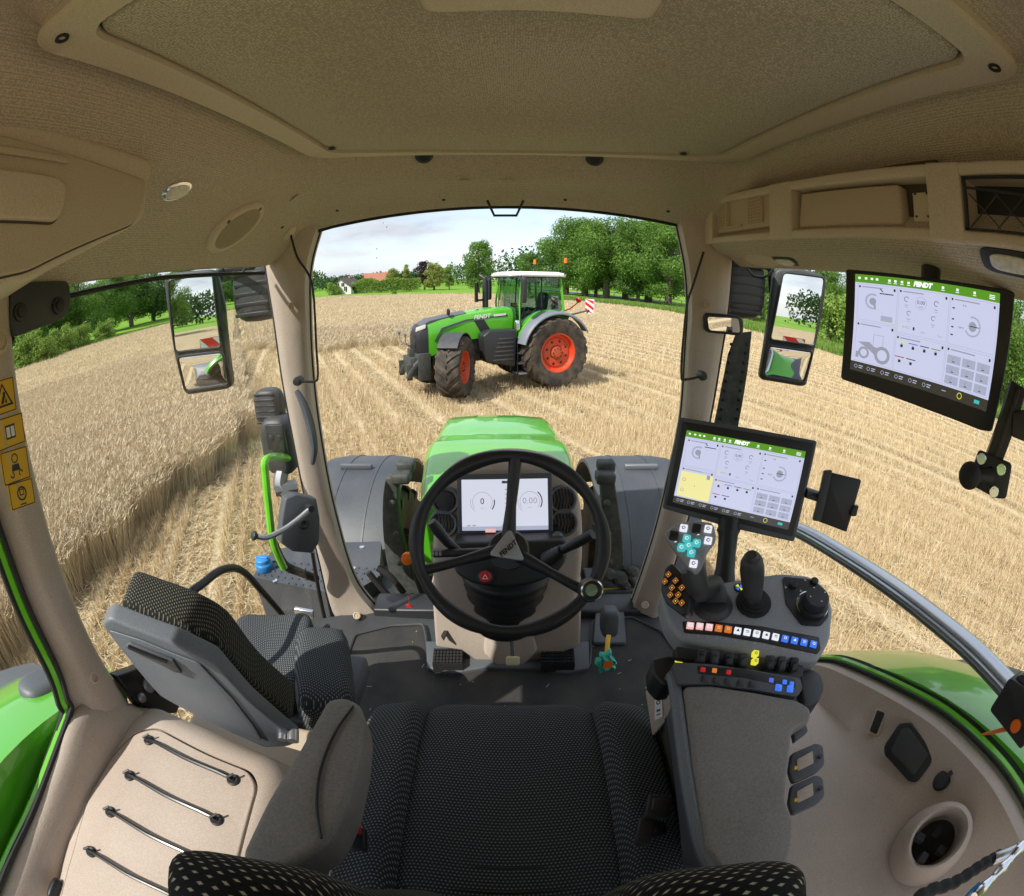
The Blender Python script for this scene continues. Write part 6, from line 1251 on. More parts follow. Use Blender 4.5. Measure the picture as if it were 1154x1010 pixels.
# ================================================================== land
def gz(x, y):
    return .028 * np.maximum(0, -x - 10) * (1 / (1 + np.exp(-(np.maximum(0, -x - 10)) / 20)) * 2 - 1) - .012 * np.maximum(0, x - 8)
def sheet(name, poly, dz, m, step=6, kind='structure', label=None):
    x0, x1 = min(p[0] for p in poly), max(p[0] for p in poly); y0, y1 = min(p[1] for p in poly), max(p[1] for p in poly)
    bm = bmesh.new(); nx, ny = max(2, int((x1 - x0) / step)), max(2, int((y1 - y0) / step))
    vs = [bm.verts.new((p[0], p[1], 0)) for p in poly]; bm.faces.new(vs)
    for i in list(range(-84, 66, 6)) + [-1000, -500, -250, -160, -120, -100, 90, 150, 300, 700]:
        if x0 < i < x1: bmesh.ops.bisect_plane(bm, geom=bm.verts[:] + bm.edges[:] + bm.faces[:], plane_co=(i, 0, 0), plane_no=(1, 0, 0))
    for v in bm.verts: v.co.z = float(gz(v.co.x, v.co.y)) + dz
    me = bpy.data.meshes.new(name); bm.to_mesh(me); bm.free(); me.materials.append(m); ob = bpy.data.objects.new(name, me); COL.objects.link(ob); ob['kind'] = kind
    if label: ob['label'] = label
    if me.polygons[0].normal.z < 0: me.flip_normals()
    return ob
def groundmat(name, c1, c2, c3, rot=0, sc=.35, stripes=None, fine=18):
    m = mat(name, c1, .95, spec=.1); n, l, b = nodes_of(m); tcn = [q for q in n if q.type == 'TEX_COORD'][0]
    mp = n.new('ShaderNodeMapping'); mp.inputs['Rotation'].default_value = (0, 0, rot); mp.inputs['Scale'].default_value = (1, .22, 1) if stripes else (1, 1, 1); l.new(tcn.outputs['Object'], mp.inputs[0])
    a = n.new('ShaderNodeTexNoise'); a.inputs['Scale'].default_value = sc; a.inputs['Detail'].default_value = 9; l.new(mp.outputs[0], a.inputs['Vector'])
    f = n.new('ShaderNodeTexNoise'); f.inputs['Scale'].default_value = fine; f.inputs['Detail'].default_value = 8; f.inputs['Roughness'].default_value = .7; l.new(mp.outputs[0], f.inputs['Vector'])
    r1 = n.new('ShaderNodeValToRGB'); r1.color_ramp.elements[0].position = .35; r1.color_ramp.elements[1].position = .65; r1.color_ramp.elements[0].color = (*c1, 1); r1.color_ramp.elements[1].color = (*c2, 1)
    l.new(a.outputs['Fac'], r1.inputs[0]); r2 = n.new('ShaderNodeValToRGB'); r2.color_ramp.elements[0].position = .38; r2.color_ramp.elements[1].position = .60
    r2.color_ramp.elements[0].color = (0, 0, 0, 1); l.new(f.outputs['Fac'], r2.inputs[0])
    mx_ = n.new('ShaderNodeMixRGB'); mx_.inputs[1].default_value = (*c3, 1); l.new(r2.outputs[0], mx_.inputs[0]); l.new(r1.outputs[0], mx_.inputs[2])
    last = mx_.outputs[0]
    if stripes:
        mp2 = n.new('ShaderNodeMapping'); mp2.inputs['Rotation'].default_value = (0, 0, rot); l.new(tcn.outputs['Object'], mp2.inputs[0])
        for period, amt, col in stripes:
            w = n.new('ShaderNodeTexWave'); w.wave_type = 'BANDS'; w.bands_direction = 'X'; w.inputs['Scale'].default_value = .314 / period * 1.0; w.inputs['Distortion'].default_value = .8; w.inputs['Detail'].default_value = 3; w.inputs['Detail Scale'].default_value = .6
            l.new(mp2.outputs[0], w.inputs['Vector']); rw = n.new('ShaderNodeValToRGB'); rw.color_ramp.elements[0].position = .62; rw.color_ramp.elements[1].position = .9; rw.color_ramp.elements[1].color = (amt, amt, amt, 1)
            l.new(w.outputs['Fac'], rw.inputs[0]); m3 = n.new('ShaderNodeMixRGB'); m3.inputs[2].default_value = (*col, 1); l.new(rw.outputs[0], m3.inputs[0]); l.new(last, m3.inputs[1]); last = m3.outputs[0]
    l.new(last, b.inputs['Base Color'])
    bn = n.new('ShaderNodeBump'); bn.inputs['Distance'].default_value = .05; bn.inputs['Strength'].default_value = .7; l.new(f.outputs['Fac'], bn.inputs['Height']); l.new(bn.outputs[0], b.inputs['Normal'])
    return m
ROW = R(27)                                 # the drill rows run 27 degrees left of straight ahead
fieldm = groundmat('stubble_ground', (.37, .28, .155), (.50, .40, .245), (.15, .105, .05), -ROW, .5, [(1.5, .5, (.36, .27, .14)), (.9, .55, (.66, .55, .37))], 22)
meadowm = groundmat('meadow_grass', (.16, .33, .03), (.24, .42, .045), (.10, .19, .025), 0, .12, None, 3)
roadm = groundmat('asphalt', (.24, .25, .27), (.29, .30, .32), (.2, .2, .21), 0, .5, None, 6)
canopym = groundmat('wheat_canopy', (.44, .34, .19), (.55, .44, .27), (.22, .16, .08), -ROW, .3, None, 9)
big = [(-1600, -1600), (1600, -1600), (1600, 1800), (-1600, 1800)]
sheet('meadow_ground', big, -.10, meadowm, 40)
field = [(-56, -120), (34, -120), (29, -40), (24, 0), (22.5, 27), (21, 40), (19.5, 57), (11, 69), (-20, 92), (-40, 103), (-51, 92), (-52, 55), (-50, 8)]
sheet('field', field, -.02, fieldm, 6)
# road with kerb-side verge
rl_ = smooth([(6, 150, 0), (14, 128, 0), (23, 102, 0), (30, 80, 0), (36, 64, 0), (41, 48, 0), (47, 25, 0), (54, -10, 0), (66, -90, 0)], 6)
def ribbon(name, L, w0, w1, dz, m, **k):
    vs, fs = [], []
    for i, p in enumerate(L):
        t = (L[min(i + 1, len(L) - 1)] - L[max(i - 1, 0)]).normalized(); n = V((t.y, -t.x, 0))
        for w in (w0, w1): q_ = p + n * w; vs.append((q_.x, q_.y, float(gz(q_.x, q_.y)) + dz))
        if i: fs.append((2 * i - 2, 2 * i - 1, 2 * i + 1, 2 * i))
    g = G(); g.add(vs, fs); return g.out(name, m, None)
struct(ribbon('road', rl_, -2.6, 2.6, .03, roadm)); struct(ribbon('road_marking', rl_, -2.35, -2.22, .036, white))
# ---- straw geometry
def straw_mesh(name, verts, faces, mats_, mi, label, root_kind='stuff'):
    me = bpy.data.meshes.new(name); nv, nf = len(verts), len(faces)
    me.vertices.add(nv); me.vertices.foreach_set('co', verts.astype(np.float32).ravel()); me.loops.add(nf * 4); me.loops.foreach_set('vertex_index', faces.astype(np.int32).ravel())
    me.polygons.add(nf); me.polygons.foreach_set('loop_start', np.arange(0, nf * 4, 4, dtype=np.int32)); me.polygons.foreach_set('loop_total', np.full(nf, 4, dtype=np.int32))
    for m in mats_: me.materials.append(m)
    me.polygons.foreach_set('material_index', mi.astype(np.int32)); me.update(); me.validate()
    ob = bpy.data.objects.new(name, me); COL.objects.link(ob); ob['kind'] = root_kind
    if label: ob['label'] = label
    return ob
def blades(b, tip, w0, w1, face_az=None):
    n = len(b); az = rng.uniform(0, math.pi, n) if face_az is None else face_az; d = np.stack([np.cos(az), np.sin(az), np.zeros(n)], 1)
    v = np.stack([b - d * w0[:, None], b + d * w0[:, None], tip + d * w1[:, None], tip - d * w1[:, None]], 1).reshape(-1, 3)
    return v, np.arange(n * 4).reshape(-1, 4)
def islandmat(name, cols, rough=.8, trans=0):
    m = mat(name, cols[0], rough, spec=.25); n, l, b = nodes_of(m); ge = n.new('ShaderNodeNewGeometry'); r_ = n.new('ShaderNodeValToRGB'); e = r_.color_ramp.elements
    e[0].color = (*cols[0], 1); e[1].color = (*cols[-1], 1)
    for i, c in enumerate(cols[1:-1]): q_ = e.new((i + 1) / (len(cols) - 1)); q_.color = (*c, 1)
    l.new(ge.outputs['Random Per Island'], r_.inputs[0]); l.new(r_.outputs[0], b.inputs['Base Color'])
    if trans:
        tr = n.new('ShaderNodeBsdfTranslucent'); ms = n.new('ShaderNodeMixShader'); ms.inputs[0].default_value = trans; l.new(r_.outputs[0], tr.inputs[0]); o_ = [q for q in n if q.type == 'OUTPUT_MATERIAL'][0]
        l.new(b.outputs[0], ms.inputs[1]); l.new(tr.outputs[0], ms.inputs[2]); l.new(ms.outputs[0], o_.inputs[0])
    return m
strawm = islandmat('straw', [(.53, .40, .22), (.65, .52, .32), (.75, .63, .42), (.43, .31, .16)])
wheatm = islandmat('wheat_stem', [(.52, .43, .27), (.62, .53, .36), (.47, .38, .22)], trans=.15)
earm = islandmat('wheat_ear', [(.54, .44, .29), (.66, .56, .40), (.46, .36, .22), (.70, .61, .46)], trans=.1)
def edge_x(y):                               # right-hand border of the standing wheat
    return np.where(y < 8.4, -5.35 + .12 * np.sin(y * 2.1) + .1 * np.sin(y * 5.3), -5.4 - (y - 8.4) * math.tan(R(33)) + .1 * np.sin(y * 1.7))
def in_wheat(x, y, pad=0): return ((x < edge_x(y) - pad) & (x > -49)) | ((y > 19.5 + .8 * np.sin(x * .8) + .5 * np.sin(x * 3.1) + .3 * np.sin(x * 9) - .25 * x) & (x < .03 * y) & (x > edge_x(y) + .7 - pad) & ((x + 70) / 60 * 12 + y * 0 > -99) & (y < np.interp(x, [-72, -51, -40, -20, 11], [10, 90, 102, 91, 68])))
def polar(n, r0, r1, a0=-105, a1=100, pw=1.0):
    r = np.sqrt(rng.uniform(r0 ** 2, r1 ** 2, n)) if pw == 1 else r0 + (r1 - r0) * rng.uniform(0, 1, n) ** pw
    a = np.radians(rng.uniform(a0, a1, n)); return r * np.sin(a), r * np.cos(a)
def torow(x, y, sp, jit):
    c, s = math.cos(ROW), math.sin(ROW); u = x * c + y * s; v = -x * s + y * c
    u = np.round(u / sp) * sp + rng.normal(0, jit, len(u)); return u * c - v * s, u * s + v * c
def keep(x, y): return ~in_wheat(x, y) & ~((np.abs(x) < 1.2) & (y < 3.4)) & (x < 22)
VS, FS, n0 = [], [], 0
def addb(v, f):
    global n0
    VS.append(v); FS.append(f + n0); n0 += len(v)
for n, r0, r1, sp, hw, ht in ((170000, 2.5, 10, .25, .0032, .22), (150000, 9, 18, .42, .0045, .19), (120000, 17, 34, .60, .009, .18), (70000, 33, 75, .4, .02, .16)):
    x, y = polar(n, r0, r1); x, y = torow(x, y, sp, .022 if sp < .3 else .1); k = keep(x, y); x, y = x[k], y[k]; m_ = len(x)
    u_ = x * math.cos(ROW) + y * math.sin(ROW); lane = np.min(np.abs(u_[:, None] + .12 * np.sin(y * .15)[:, None] - np.array([-3.4, -1.5, 2.9, 4.8, 9.4, 11.3, 14.6, 16.5, 21, 23])), 1) < .27
    pt_ = .5 + .5 * np.sin(.8 * x + 1.7 * np.sin(.45 * y)) * np.cos(.55 * y + 1.3 * np.sin(.6 * x))
    b = np.stack([x, y, gz(x, y) - .02], 1); h = ht * rng.uniform(.35, 1.15, m_) * np.where(lane, .22, 1) * (.62 + .5 * pt_); t = b + np.stack([rng.normal(0, .25, m_) * h, rng.normal(0, .25, m_) * h, h + .02], 1)
    addb(*blades(b, t, np.full(m_, hw) * rng.uniform(.6, 1.3, m_), np.full(m_, hw * .6)))
for n, r0, r1, hw, ln in ((55000, 2.5, 10, .0024, .16), (30000, 9, 20, .004, .2), (35000, 18, 40, .009, .3)):
    x, y = polar(n, r0, r1); k = keep(x, y); x, y = x[k], y[k]; m_ = len(x); z = gz(x, y) + rng.uniform(-.005, .10, m_) ** 1
    b = np.stack([x, y, z], 1); a = rng.uniform(0, 2 * math.pi, m_); L = ln * rng.uniform(.4, 1.3, m_); t = b + np.stack([np.cos(a) * L, np.sin(a) * L, rng.normal(0, .12, m_) * L], 1)
    addb(*blades(b, t, np.full(m_, hw), np.full(m_, hw), a + math.pi / 2))
v, f = np.concatenate(VS), np.concatenate(FS); straw_mesh('stubble', v, f, [strawm], np.zeros(len(f)), 'pale cut straw stubble in drilled rows')
VS, FS, n0 = [], [], 0; MI = []
for n, r0, r1, hw, es in ((210000, 5, 13, .0028, 1.0), (300000, 12, 30, .005, 1.3), (230000, 28, 105, .013, 2.2)):
    x, y = polar(n, r0, r1, -112, 3 if r0 > 5 else -25); k = in_wheat(x, y) & (y > -12); x, y = x[k], y[k]; m_ = len(x); g0 = gz(x, y)
    de = np.clip(np.abs(edge_x(y) - x) / .5, 0, 1); h = (.66 + .10 * rng.normal(0, .5, m_) + .03 * np.sin(x * .9) * np.cos(y * .7)) * (.86 + .14 * de) * np.where(x > edge_x(y), .45 + .55 * np.clip((y - 19.5 + .25 * x) / 4, 0, 1), 1)
    lean = rng.normal(0, .07, (m_, 2)) + np.array([.05, .02]); b = np.stack([x, y, g0], 1); t = b + np.stack([lean[:, 0], lean[:, 1], h], 1)
    addb(*blades(b, t, np.full(m_, hw), np.full(m_, hw * .7))); MI.append(np.zeros(m_))
    dr = np.stack([lean[:, 0] * .4 + rng.normal(0, .025, m_), lean[:, 1] * .4 + rng.normal(0, .025, m_), .075 * rng.uniform(.4, 1.2, m_)], 1) * (es ** .5)
    addb(*blades(t - dr * .1, t + dr, np.full(m_, .0075 * es), np.full(m_, .003 * es))); MI.append(np.ones(m_))
v, f = np.concatenate(VS), np.concatenate(FS); straw_mesh('standing_wheat', v, f, [wheatm, earm], np.concatenate(MI), 'ripe standing wheat crop left of the cut stubble')
yy = list(np.linspace(-14, 8.4, 12)) + list(np.linspace(10, 80, 16)); poly = [(float(edge_x(np.array(q_))) - .35, q_) for q_ in yy if float(edge_x(np.array(q_))) > -49] + [(-49.5, 84), (-49.5, 55), (-48.5, 8), (-50, -14)]
sheet('wheat_crop', poly, .60, canopym, 3, 'stuff', 'dense mass of ripe wheat ears below the stalk tips')
poly2 = [(-14, 27.8), (-9, 26.3), (-5, 25.3), (-2, 24.5), (-.3, 24.1), (.5, 40), (1.2, 60), (1.8, 74), (-20, 91), (-42, 103), (-56, 95)]
poly2 = [p for p in poly2[:10]] + [(-50, 88)]
sheet('wheat_crop', poly2, .60, canopym, 3, 'stuff', 'ripe wheat canopy behind and left of the parked tractor')
# grass tufts on the verge and field margin
grassm = islandmat('verge_grass', [(.09, .20, .03), (.16, .30, .05), (.26, .34, .08), (.12, .24, .03)], trans=.2)
VS, FS, n0 = [], [], 0
def along(L, n, w0, w1):
    L = np.array([(p[0], p[1]) for p in L]); d = np.linalg.norm(np.diff(L, axis=0), axis=1); c = np.concatenate([[0], np.cumsum(d)]); s = rng.uniform(0, c[-1], n)
    x, y = np.interp(s, c, L[:, 0]), np.interp(s, c, L[:, 1]); i = np.clip(np.searchsorted(c, s) - 1, 0, len(d) - 1); t = np.diff(L, axis=0)[i] / d[i][:, None]; w = rng.uniform(w0, w1, n)
    return x + t[:, 1] * w, y - t[:, 0] * w
edge_r = [field[i] for i in (3, 4, 5, 6, 7, 8, 9, 10, 11, 12)]
for n, L, w0, w1, hh, hw in ((60000, edge_r[:5], 0, 5, .55, .03), (45000, edge_r[4:], -4, 0.5, .5, .05), (40000, edge_r[4:], -3.5, .5, .6, .05), (30000, [(p.x, p.y) for p in rl_[18:48]], -7, -3.2, .4, .03)):
    x, y = along(L, n, -w1, -w0) if w0 < 0 else along(L, n, w0, w1)
    m_ = len(x); b = np.stack([x, y, gz(x, y) - .1], 1); h = hh * rng.uniform(.4, 1.2, m_); t = b + np.stack([rng.normal(0, .3, m_) * h, rng.normal(0, .3, m_) * h, h], 1); addb(*blades(b, t, np.full(m_, hw), np.full(m_, hw * .4)))
v, f = np.concatenate(VS), np.concatenate(FS); straw_mesh('verge_grass', v, f, [grassm], np.zeros(len(f)), 'green grass along the road verge and field margin')

# ---- trees
barkm = mat('bark', (.10, .075, .055), .9, noise=(3, (.16, .13, .10)))
LEAF = {'green': islandmat('leaf_green', [(.07, .14, .028), (.13, .25, .045), (.21, .35, .065), (.09, .19, .035)], trans=.4),
        'deep': islandmat('leaf_deep', [(.05, .11, .03), (.09, .18, .045), (.14, .25, .06)], trans=.35),
        'light': islandmat('leaf_light', [(.13, .22, .035), (.21, .33, .06), (.30, .41, .09)], trans=.25),
        'yellow': islandmat('leaf_yellow', [(.20, .23, .05), (.33, .36, .09), (.26, .31, .07)], trans=.25),
        'dark': islandmat('leaf_dark', [(.035, .08, .025), (.07, .14, .04), (.05, .11, .032)], trans=.15),
        'purple': islandmat('leaf_purple', [(.035, .02, .03), (.06, .035, .045), (.045, .03, .03)], trans=.15)}
def crown_data(H, W, base, nl, ls, shape='round', nb=30):
    cs, rs = [], []
    for i in range(nb):
        t = rng.uniform(0, 1); z = base + (H - base) * (.08 + .84 * t)
        if shape == 'round': env = math.sin(math.pi * min(1, .16 + .80 * t)) ** .6
        elif shape == 'cone': env = 1 - .85 * t
        elif shape == 'flat': env = 1 - .3 * t
        a = rng.uniform(0, 2 * math.pi); rr_ = W / 2 * env * rng.uniform(.45, .82); cs.append((rr_ * math.cos(a), rr_ * math.sin(a), z)); rs.append(W * rng.uniform(.11, .19) * (.6 + .4 * env))
    cs += [(rng.normal(0, W * .12), rng.normal(0, W * .12), base + (H - base) * q_) for q_ in (.3, .5, .7, .88)]; rs += [W * .22, W * .24, W * .22, W * .13]
    cs, rs = np.array(cs), np.array(rs); i = rng.choice(len(cs), nl, p=rs ** 2 / (rs ** 2).sum()); d = rng.normal(0, 1, (nl, 3)); d /= np.linalg.norm(d, axis=1)[:, None]
    p = cs[i] + d * (rs[i] * rng.uniform(.55, 1.12, nl))[:, None] * np.array([1, 1, .8])
    nrm = d + rng.normal(0, .55, (nl, 3)); nrm /= np.linalg.norm(nrm, axis=1)[:, None]; a = np.cross(nrm, rng.normal(0, 1, (nl, 3))); a /= np.linalg.norm(a, axis=1)[:, None]; b = np.cross(nrm, a)
    s = ls * rng.uniform(.5, 1.3, nl)[:, None]; v = np.stack([p - a * s, p - b * s * .6, p + a * s, p + b * s * .6], 1).reshape(-1, 3)
    return v, np.arange(nl * 4).reshape(-1, 4)
PROTO = {}
def proto(kind, H, W, base, nl, ls, shape, leaf, var):
    key = (kind, var)
    if key in PROTO: return PROTO[key]
    v, f = crown_data(H, W, base, nl, ls, shape); me = bpy.data.meshes.new('crown'); nf = len(f)
    me.vertices.add(len(v)); me.vertices.foreach_set('co', v.astype(np.float32).ravel()); me.loops.add(nf * 4); me.loops.foreach_set('vertex_index', f.astype(np.int32).ravel()); me.polygons.add(nf); me.polygons.foreach_set('loop_start', np.arange(0, nf * 4, 4, dtype=np.int32)); me.polygons.foreach_set('loop_total', np.full(nf, 4, dtype=np.int32)); me.materials.append(LEAF[leaf]); me.update()
    g = G(); r0 = W * .035
    g.tube([(0, 0, -.5), (W * .01, 0, H * .25), (-W * .01, W * .01, H * .55), (0, 0, H * .85)], [r0 * 1.3, r0, r0 * .6, r0 * .2], 8)
    for i in range(7):
        a = rng.uniform(0, 6.28); z = base + (H - base) * (.05 + .1 * i); L_ = W * .36 * (1 - .07 * i); g.tube([(0, 0, z), (math.cos(a) * L_ * .5, math.sin(a) * L_ * .5, z + L_ * .35), (math.cos(a) * L_, math.sin(a) * L_, z + L_ * .75)], [r0 * .5, r0 * .3, r0 * .1], 6)
    t = g.out('trunk', barkm, None); tm_ = t.data; bpy.data.objects.remove(t); PROTO[key] = (me, tm_); return PROTO[key]
KINDS = {'oak': (14, 12, 1.4, 10500, .235, 'round', 'green'), 'lime': (14, 9, 1.2, 9000, .22, 'round', 'light'), 'willow': (8, 7, .4, 7000, .19, 'round', 'yellow'), 'spruce': (10, 5, .5, 6000, .17, 'cone', 'yellow'), 'beech': (9, 7, .8, 7000, .19, 'round', 'purple'), 'bush': (3, 4.4, .0, 6000, .10, 'flat', 'light'), 'wood': (13, 11, .6, 10000, .24, 'round', 'deep'), 'bigoak': (14, 13, .8, 26000, .15, 'round', 'green')}
used = {}
def tree(kind, x, y, H, label, group=None, name=None, Wk=1.0):
    i = used.get(kind, 0); used[kind] = i + 1; cm, tm_ = proto(kind, *KINDS[kind], i % 3); nm = name or {'bush': 'bush'}.get(kind, 'tree')
    o = thing(nm, label, 'bush' if nm == 'bush' else 'tree', (x, y, float(gz(np.array(x), np.array(y))) - .05), group); s = H / KINDS[kind][0]; o.scale = (s * Wk, s * Wk, s); o.rotation_euler = (0, 0, rng.uniform(0, 6.28))
    for n_, me in (('crown', cm), ('trunk', tm_)): c = bpy.data.objects.new(n_, me); COL.objects.link(c); c.parent = o
def at(px, py, D):                          # bearing and height of a tree top
    r = ray(px, py); h = math.hypot(r.x, r.y); return r.x / h * D, r.y / h * D, CZ + D * r.z / h
def tr(kind, px, top, D, label, group=None, Wk=1.0, name=None):
    x, y, z = at(px, top, D); tree(kind, x, y, max(1.0, z - float(gz(np.array(x), np.array(y)))), label, group, name, Wk)
tr('oak', 539, 268, 92, 'tall dark green tree rising behind the exhaust of the parked tractor', None, .75)
tr('oak', 597, 283, 105, 'smaller round green tree above the white roof of the parked tractor', None, .8)
tr('lime', 506, 299, 160, 'pale green rounded tree just left of the tall dark tree')
tr('willow', 489, 295, 152, 'bright yellow green tree at the right end of the hedge', None, 1.0)
tr('beech', 478, 293, 160, 'dark purple leaved tree behind the right end of the hedge')
tr('spruce', 457, 296, 165, 'pointed yellowish conifer behind the middle of the hedge')
tr('willow', 443, 301, 168, 'thin yellowish tree beside the brick roofed house', None, .8)
tr('bush', 375, 318, 148, 'dark bush left of the white gabled house')
tr('bush', 444, 328, 118, 'low single bush at the field edge in front of the hedge')
for i, (px, top, D, kind, lab) in enumerate(((638, 250, 104, 'bigoak', 'leftmost big leafy tree of the roadside grove behind the guard rail'), (660, 244, 98, 'bigoak', 'second tree from the left in the roadside grove'), (684, 244, 92, 'bigoak', 'tallest broad tree in the middle of the roadside grove'), (706, 246, 95, 'oak', 'green tree right of the tallest one in the roadside grove'),
                              (732, 243, 88, 'bigoak', 'light topped tree near the right end of the roadside grove'), (755, 248, 80, 'bigoak', 'tree at the right end of the roadside grove beside the windscreen edge'), (672, 275, 96, 'lime', 'pale low tree standing in front of the roadside grove'), (720, 285, 86, 'wood', 'dark low tree under the roadside grove crowns'))):
    tr(kind, px, top, D, lab, 'trees of the roadside grove', 1.15)
for i, (px, top, D, kind, lab) in enumerate(((838, 285, 72, 'oak', 'tree beyond the road seen right of the right front pillar'), (862, 290, 66, 'bigoak', 'broad tree beyond the road just left of the right wing mirror'), (905, 280, 60, 'oak', 'tree beyond the road hidden partly by the right wing mirror'), (940, 300, 58, 'bigoak', 'tree beyond the road between wing mirror and roof terminal'), (938, 330, 50, 'bush', 'pale round bush beyond the road between wing mirror and roof terminal'),
                              (1000, 290, 55, 'oak', 'tree beyond the road hidden behind the roof terminal'), (1060, 300, 48, 'oak', 'second tree beyond the road behind the roof terminal'), (1120, 310, 40, 'bigoak', 'tree beyond the road at the right edge of the roof terminal'), (1150, 330, 30, 'bigoak', 'nearest dense tree at the right edge behind the roof terminal'))):
    tr(kind, px, top, D, lab, 'trees beyond the road')
for i, (px, top, D, kind, lab) in enumerate(((20, 300, 58, 'bigoak', 'nearest dark tree of the left wood, beside the hinge cover'), (52, 318, 62, 'bigoak', 'second tree of the left wood, below the hinge cover'), (88, 306, 64, 'bigoak', 'bright leafy tree at the rear corner of the left door window'), (118, 300, 78, 'bigoak', 'tall tree in the middle of the left wood'), (145, 303, 84, 'oak', 'fourth visible tree of the left wood'), (170, 300, 88, 'wood', 'dark tree of the left wood just left of the wing mirror'),
                              (200, 298, 96, 'oak', 'tree of the left wood hidden behind the wing mirror'), (250, 300, 120, 'wood', 'dark tree right of the left wing mirror'), (262, 312, 150, 'oak', 'low far tree right of the left wing mirror'), (288, 316, 160, 'lime', 'pale far tree beside the left front pillar lamp'))):
    tr(kind, px, top, D * 1.35, lab, 'trees of the left wood', 1.25)
for i, (px, top, D) in enumerate(((30, 378, 60), (68, 374, 64), (90, 373, 68), (118, 366, 74), (50, 386, 58))):
    tr('bush', px, top - 6, D, ['low bright bush at the field margin furthest left', 'bright bush at the field margin under the left wood', 'small bush in the middle of the field margin bushes', 'bush at the field margin nearest to the wing mirror', 'dark bush against the left door pillar'][i], 'bushes on the left field margin')
for k, (x, y, H) in enumerate(((-58, -60, 14), (-46, -78, 15), (-30, -92, 13), (-14, -100, 14), (48, -90, 12), (34, -104, 13), (60, -70, 13), (-66, -35, 14))):
    tree('bigoak' if k < 4 else 'oak', x, y, H, ['large tree behind the tractor seen in the left wing mirror, outermost', 'second tree seen in the left wing mirror', 'third tree seen in the left wing mirror', 'tree seen near the cab side of the left wing mirror', 'tree seen on the horizon of the right wing mirror', 'second tree in the right wing mirror', 'outer tree in the right wing mirror', 'tree far back beside the standing wheat'][k], 'trees behind the field')
# hedge and far woodland
def leafbox(name, pts, n, ls, leaf, kind=None, label=None, cat=None):
    V_ = []
    pts = np.array(pts, float)
    i = rng.integers(0, len(pts) - 1, n); t = rng.uniform(0, 1, n)[:, None]; c = pts[i] * (1 - t) + pts[i + 1] * t      # x, y, height, width
    a = rng.uniform(0, 6.28, n); zf = rng.uniform(0, 1, n) ** .6; z = c[:, 2] * zf * (1 + .12 * np.sin(c[:, 0] * .7) + .1 * np.sin(c[:, 1] * 1.3 + c[:, 0]))
    p = np.stack([c[:, 0] + np.cos(a) * c[:, 3] / 2, c[:, 1] + np.sin(a) * c[:, 3] / 2, gz(c[:, 0], c[:, 1]) + z], 1)
    nr = rng.normal(0, 1, (n, 3)); nr /= np.linalg.norm(nr, axis=1)[:, None]; u = np.cross(nr, rng.normal(0, 1, (n, 3))); u /= np.linalg.norm(u, axis=1)[:, None]; w = np.cross(nr, u); s = ls * rng.uniform(.5, 1.3, n)[:, None]
    v = np.stack([p - u * s, p - w * s * .6, p + u * s, p + w * s * .6], 1).reshape(-1, 3)
    return straw_mesh(name, v, np.arange(n * 4).reshape(-1, 4), [LEAF[leaf]], np.zeros(n), label, kind or 'thing')
a, b = at(394, 317, 150), at(470, 316, 142); h = leafbox('hedge', [(a[0], a[1], 3.6, 2.6), (b[0], b[1], 4.0, 2.6)], 20000, .19, 'light'); del h['kind']; tag(h, 'long clipped green hedge in front of the brick roofed house', 'hedge')
ring = []
for az in range(-178, 182, 6):
    if -10 < az < 2: continue
    D = 300 if -26 < az < -8 else 210; ring.append((D * math.sin(R(az)), D * math.cos(R(az)), (6.5 if -26 < az < -8 else 13) + 2 * math.sin(az), 14))
leafbox('far_woods', ring, 120000, .85, 'dark', 'stuff', 'far dark woods along the horizon')
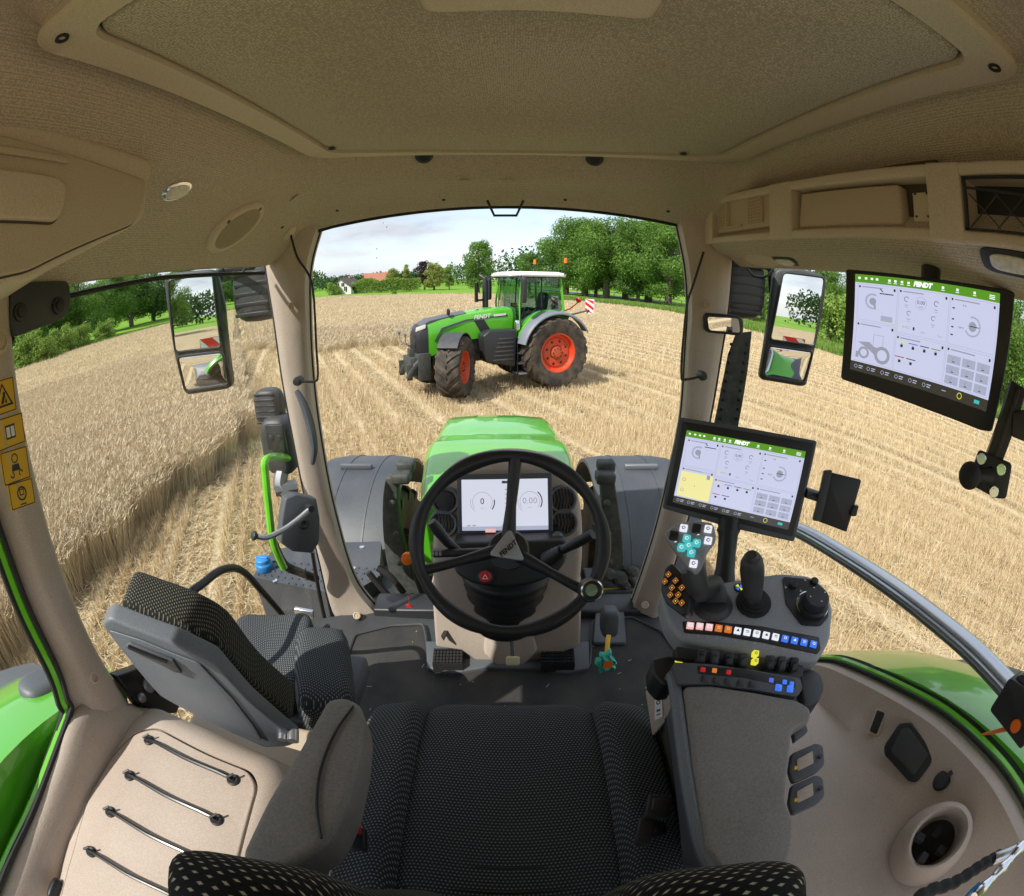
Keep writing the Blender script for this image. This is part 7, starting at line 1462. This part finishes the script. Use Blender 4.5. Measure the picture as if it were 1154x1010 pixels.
# houses
tilem = mat('roof_tiles', (.36, .13, .08), .8, noise=(2, (.44, .20, .13))); darkroof = mat('dark_roof', (.09, .07, .065), .8); housew = mat('house_wall', (.72, .70, .66), .85); brickm = mat('house_brick', (.34, .17, .11), .85, noise=(4, (.42, .24, .17)))
def house(x, y, w, l, hw, hr, rot, mw, mr, label, nm='house'):
    h = thing(nm, label, 'house', (0, 0, 0)); g = G(); g.box(-w / 2, w / 2, -l / 2, l / 2, -.5, hw); 
    g.prism([(-w / 2, -l / 2, hw), (w / 2, -l / 2, hw), (0, -l / 2, hw + hr)], (0, l, 0)); g.out('wall', mw, h)
    for s_ in (-1, 1):
        g = G(); e = .5; dx = w / 2 + e; a = V((0, -l / 2 - e, hw + hr + .12)); b = V((s_ * dx, -l / 2 - e, hw - hr * e / (w / 2) + .12)); g.prism([a, b, b + V((0, l + 2 * e, 0)), a + V((0, l + 2 * e, 0))], (0, 0, .18)); rf = g.out('roof', mr, h)
    g = G(); g.box(-.35, .35, l * .15, l * .15 + .7, hw + hr - .6, hw + hr + .9); g.out('chimney', brickm, h, parent=rf)
    for wx in (-w * .25, w * .25):
        for z in ((.9, 2.2),) + (((hw + .3, hw + 1.4),) if abs(wx) < w * .3 and hr > 2.5 else ()):
            g = G(); g.box(wx * (1 if z[0] < hw else .5) - .55, wx * (1 if z[0] < hw else .5) + .55, -l / 2 - .04, -l / 2 + .02, z[0], z[1]); wi = g.out('window', dark, h)
            g = G(); g.box(wx * (1 if z[0] < hw else .5) - .03, wx * (1 if z[0] < hw else .5) + .03, -l / 2 - .07, -l / 2 - .04, z[0], z[1]); g.out('window_bar', white, h, parent=wi)
    for k in range(3):
        y_ = -l / 3 + k * l / 3; g = G(); g.box(w / 2 - .02, w / 2 + .04, y_ - .5, y_ + .5, .9, 2.2); g.out('window', dark, h)
    h.location = (x, y, float(gz(np.array(x), np.array(y)))); h.rotation_euler = (0, 0, rot)
a = at(391, 316, 152); house(a[0], a[1], 7.5, 8, 2.0, 2.6, R(-12), housew, darkroof, 'small white gabled house with a dark roof left of the hedge')
a = at(424, 309, 185); house(a[0], a[1], 7, 9, 3.4, 2.9, R(-62), housew, tilem, 'long house with a red tiled roof behind the hedge')
# guard rail with posts
rail = thing('guard_rail', 'grey steel guard rail along the road in front of the roadside grove', 'guard rail', (28, 84, 0))
L = [p for p in smooth([(13.5, 122, 0), (20, 104, 0), (26.5, 84, 0), (31, 70, 0), (35, 60, 0)], 5)]; g = G()
g.tube([V((p.x, p.y, float(gz(p.x, p.y)) + .95)) for p in L], .20, 6, flat=.35); g.out('beam', white, rail)
for p in L[::2]: g = G(); z = float(gz(p.x, p.y)); g.box(p.x - .06, p.x + .06, p.y + .05, p.y + .15, z - .2, z + .95); g.out('post', steel, rail)
for k, (x, y) in enumerate(((17.5, 98), (29, 63), (35.5, 52))):
    po = thing('reflector_post', ['farthest white roadside reflector post', 'white roadside reflector post in the grass before the guard rail', 'white reflector post nearest to the right front pillar'][k], 'reflector post', (x, y, float(gz(x, y)))); z = float(gz(x, y)); g = G(); g.box(x - .06, x + .06, y - .05, y + .05, z - .1, z + 1.0); g.out('post_body', white, po, bevel=.02); g = G(); g.box(x - .062, x + .062, y - .052, y + .052, z + .75, z + .88); g.out('post_band', blackm, po)
for o in bpy.data.objects:
    if '_o' in o: del o['_o']
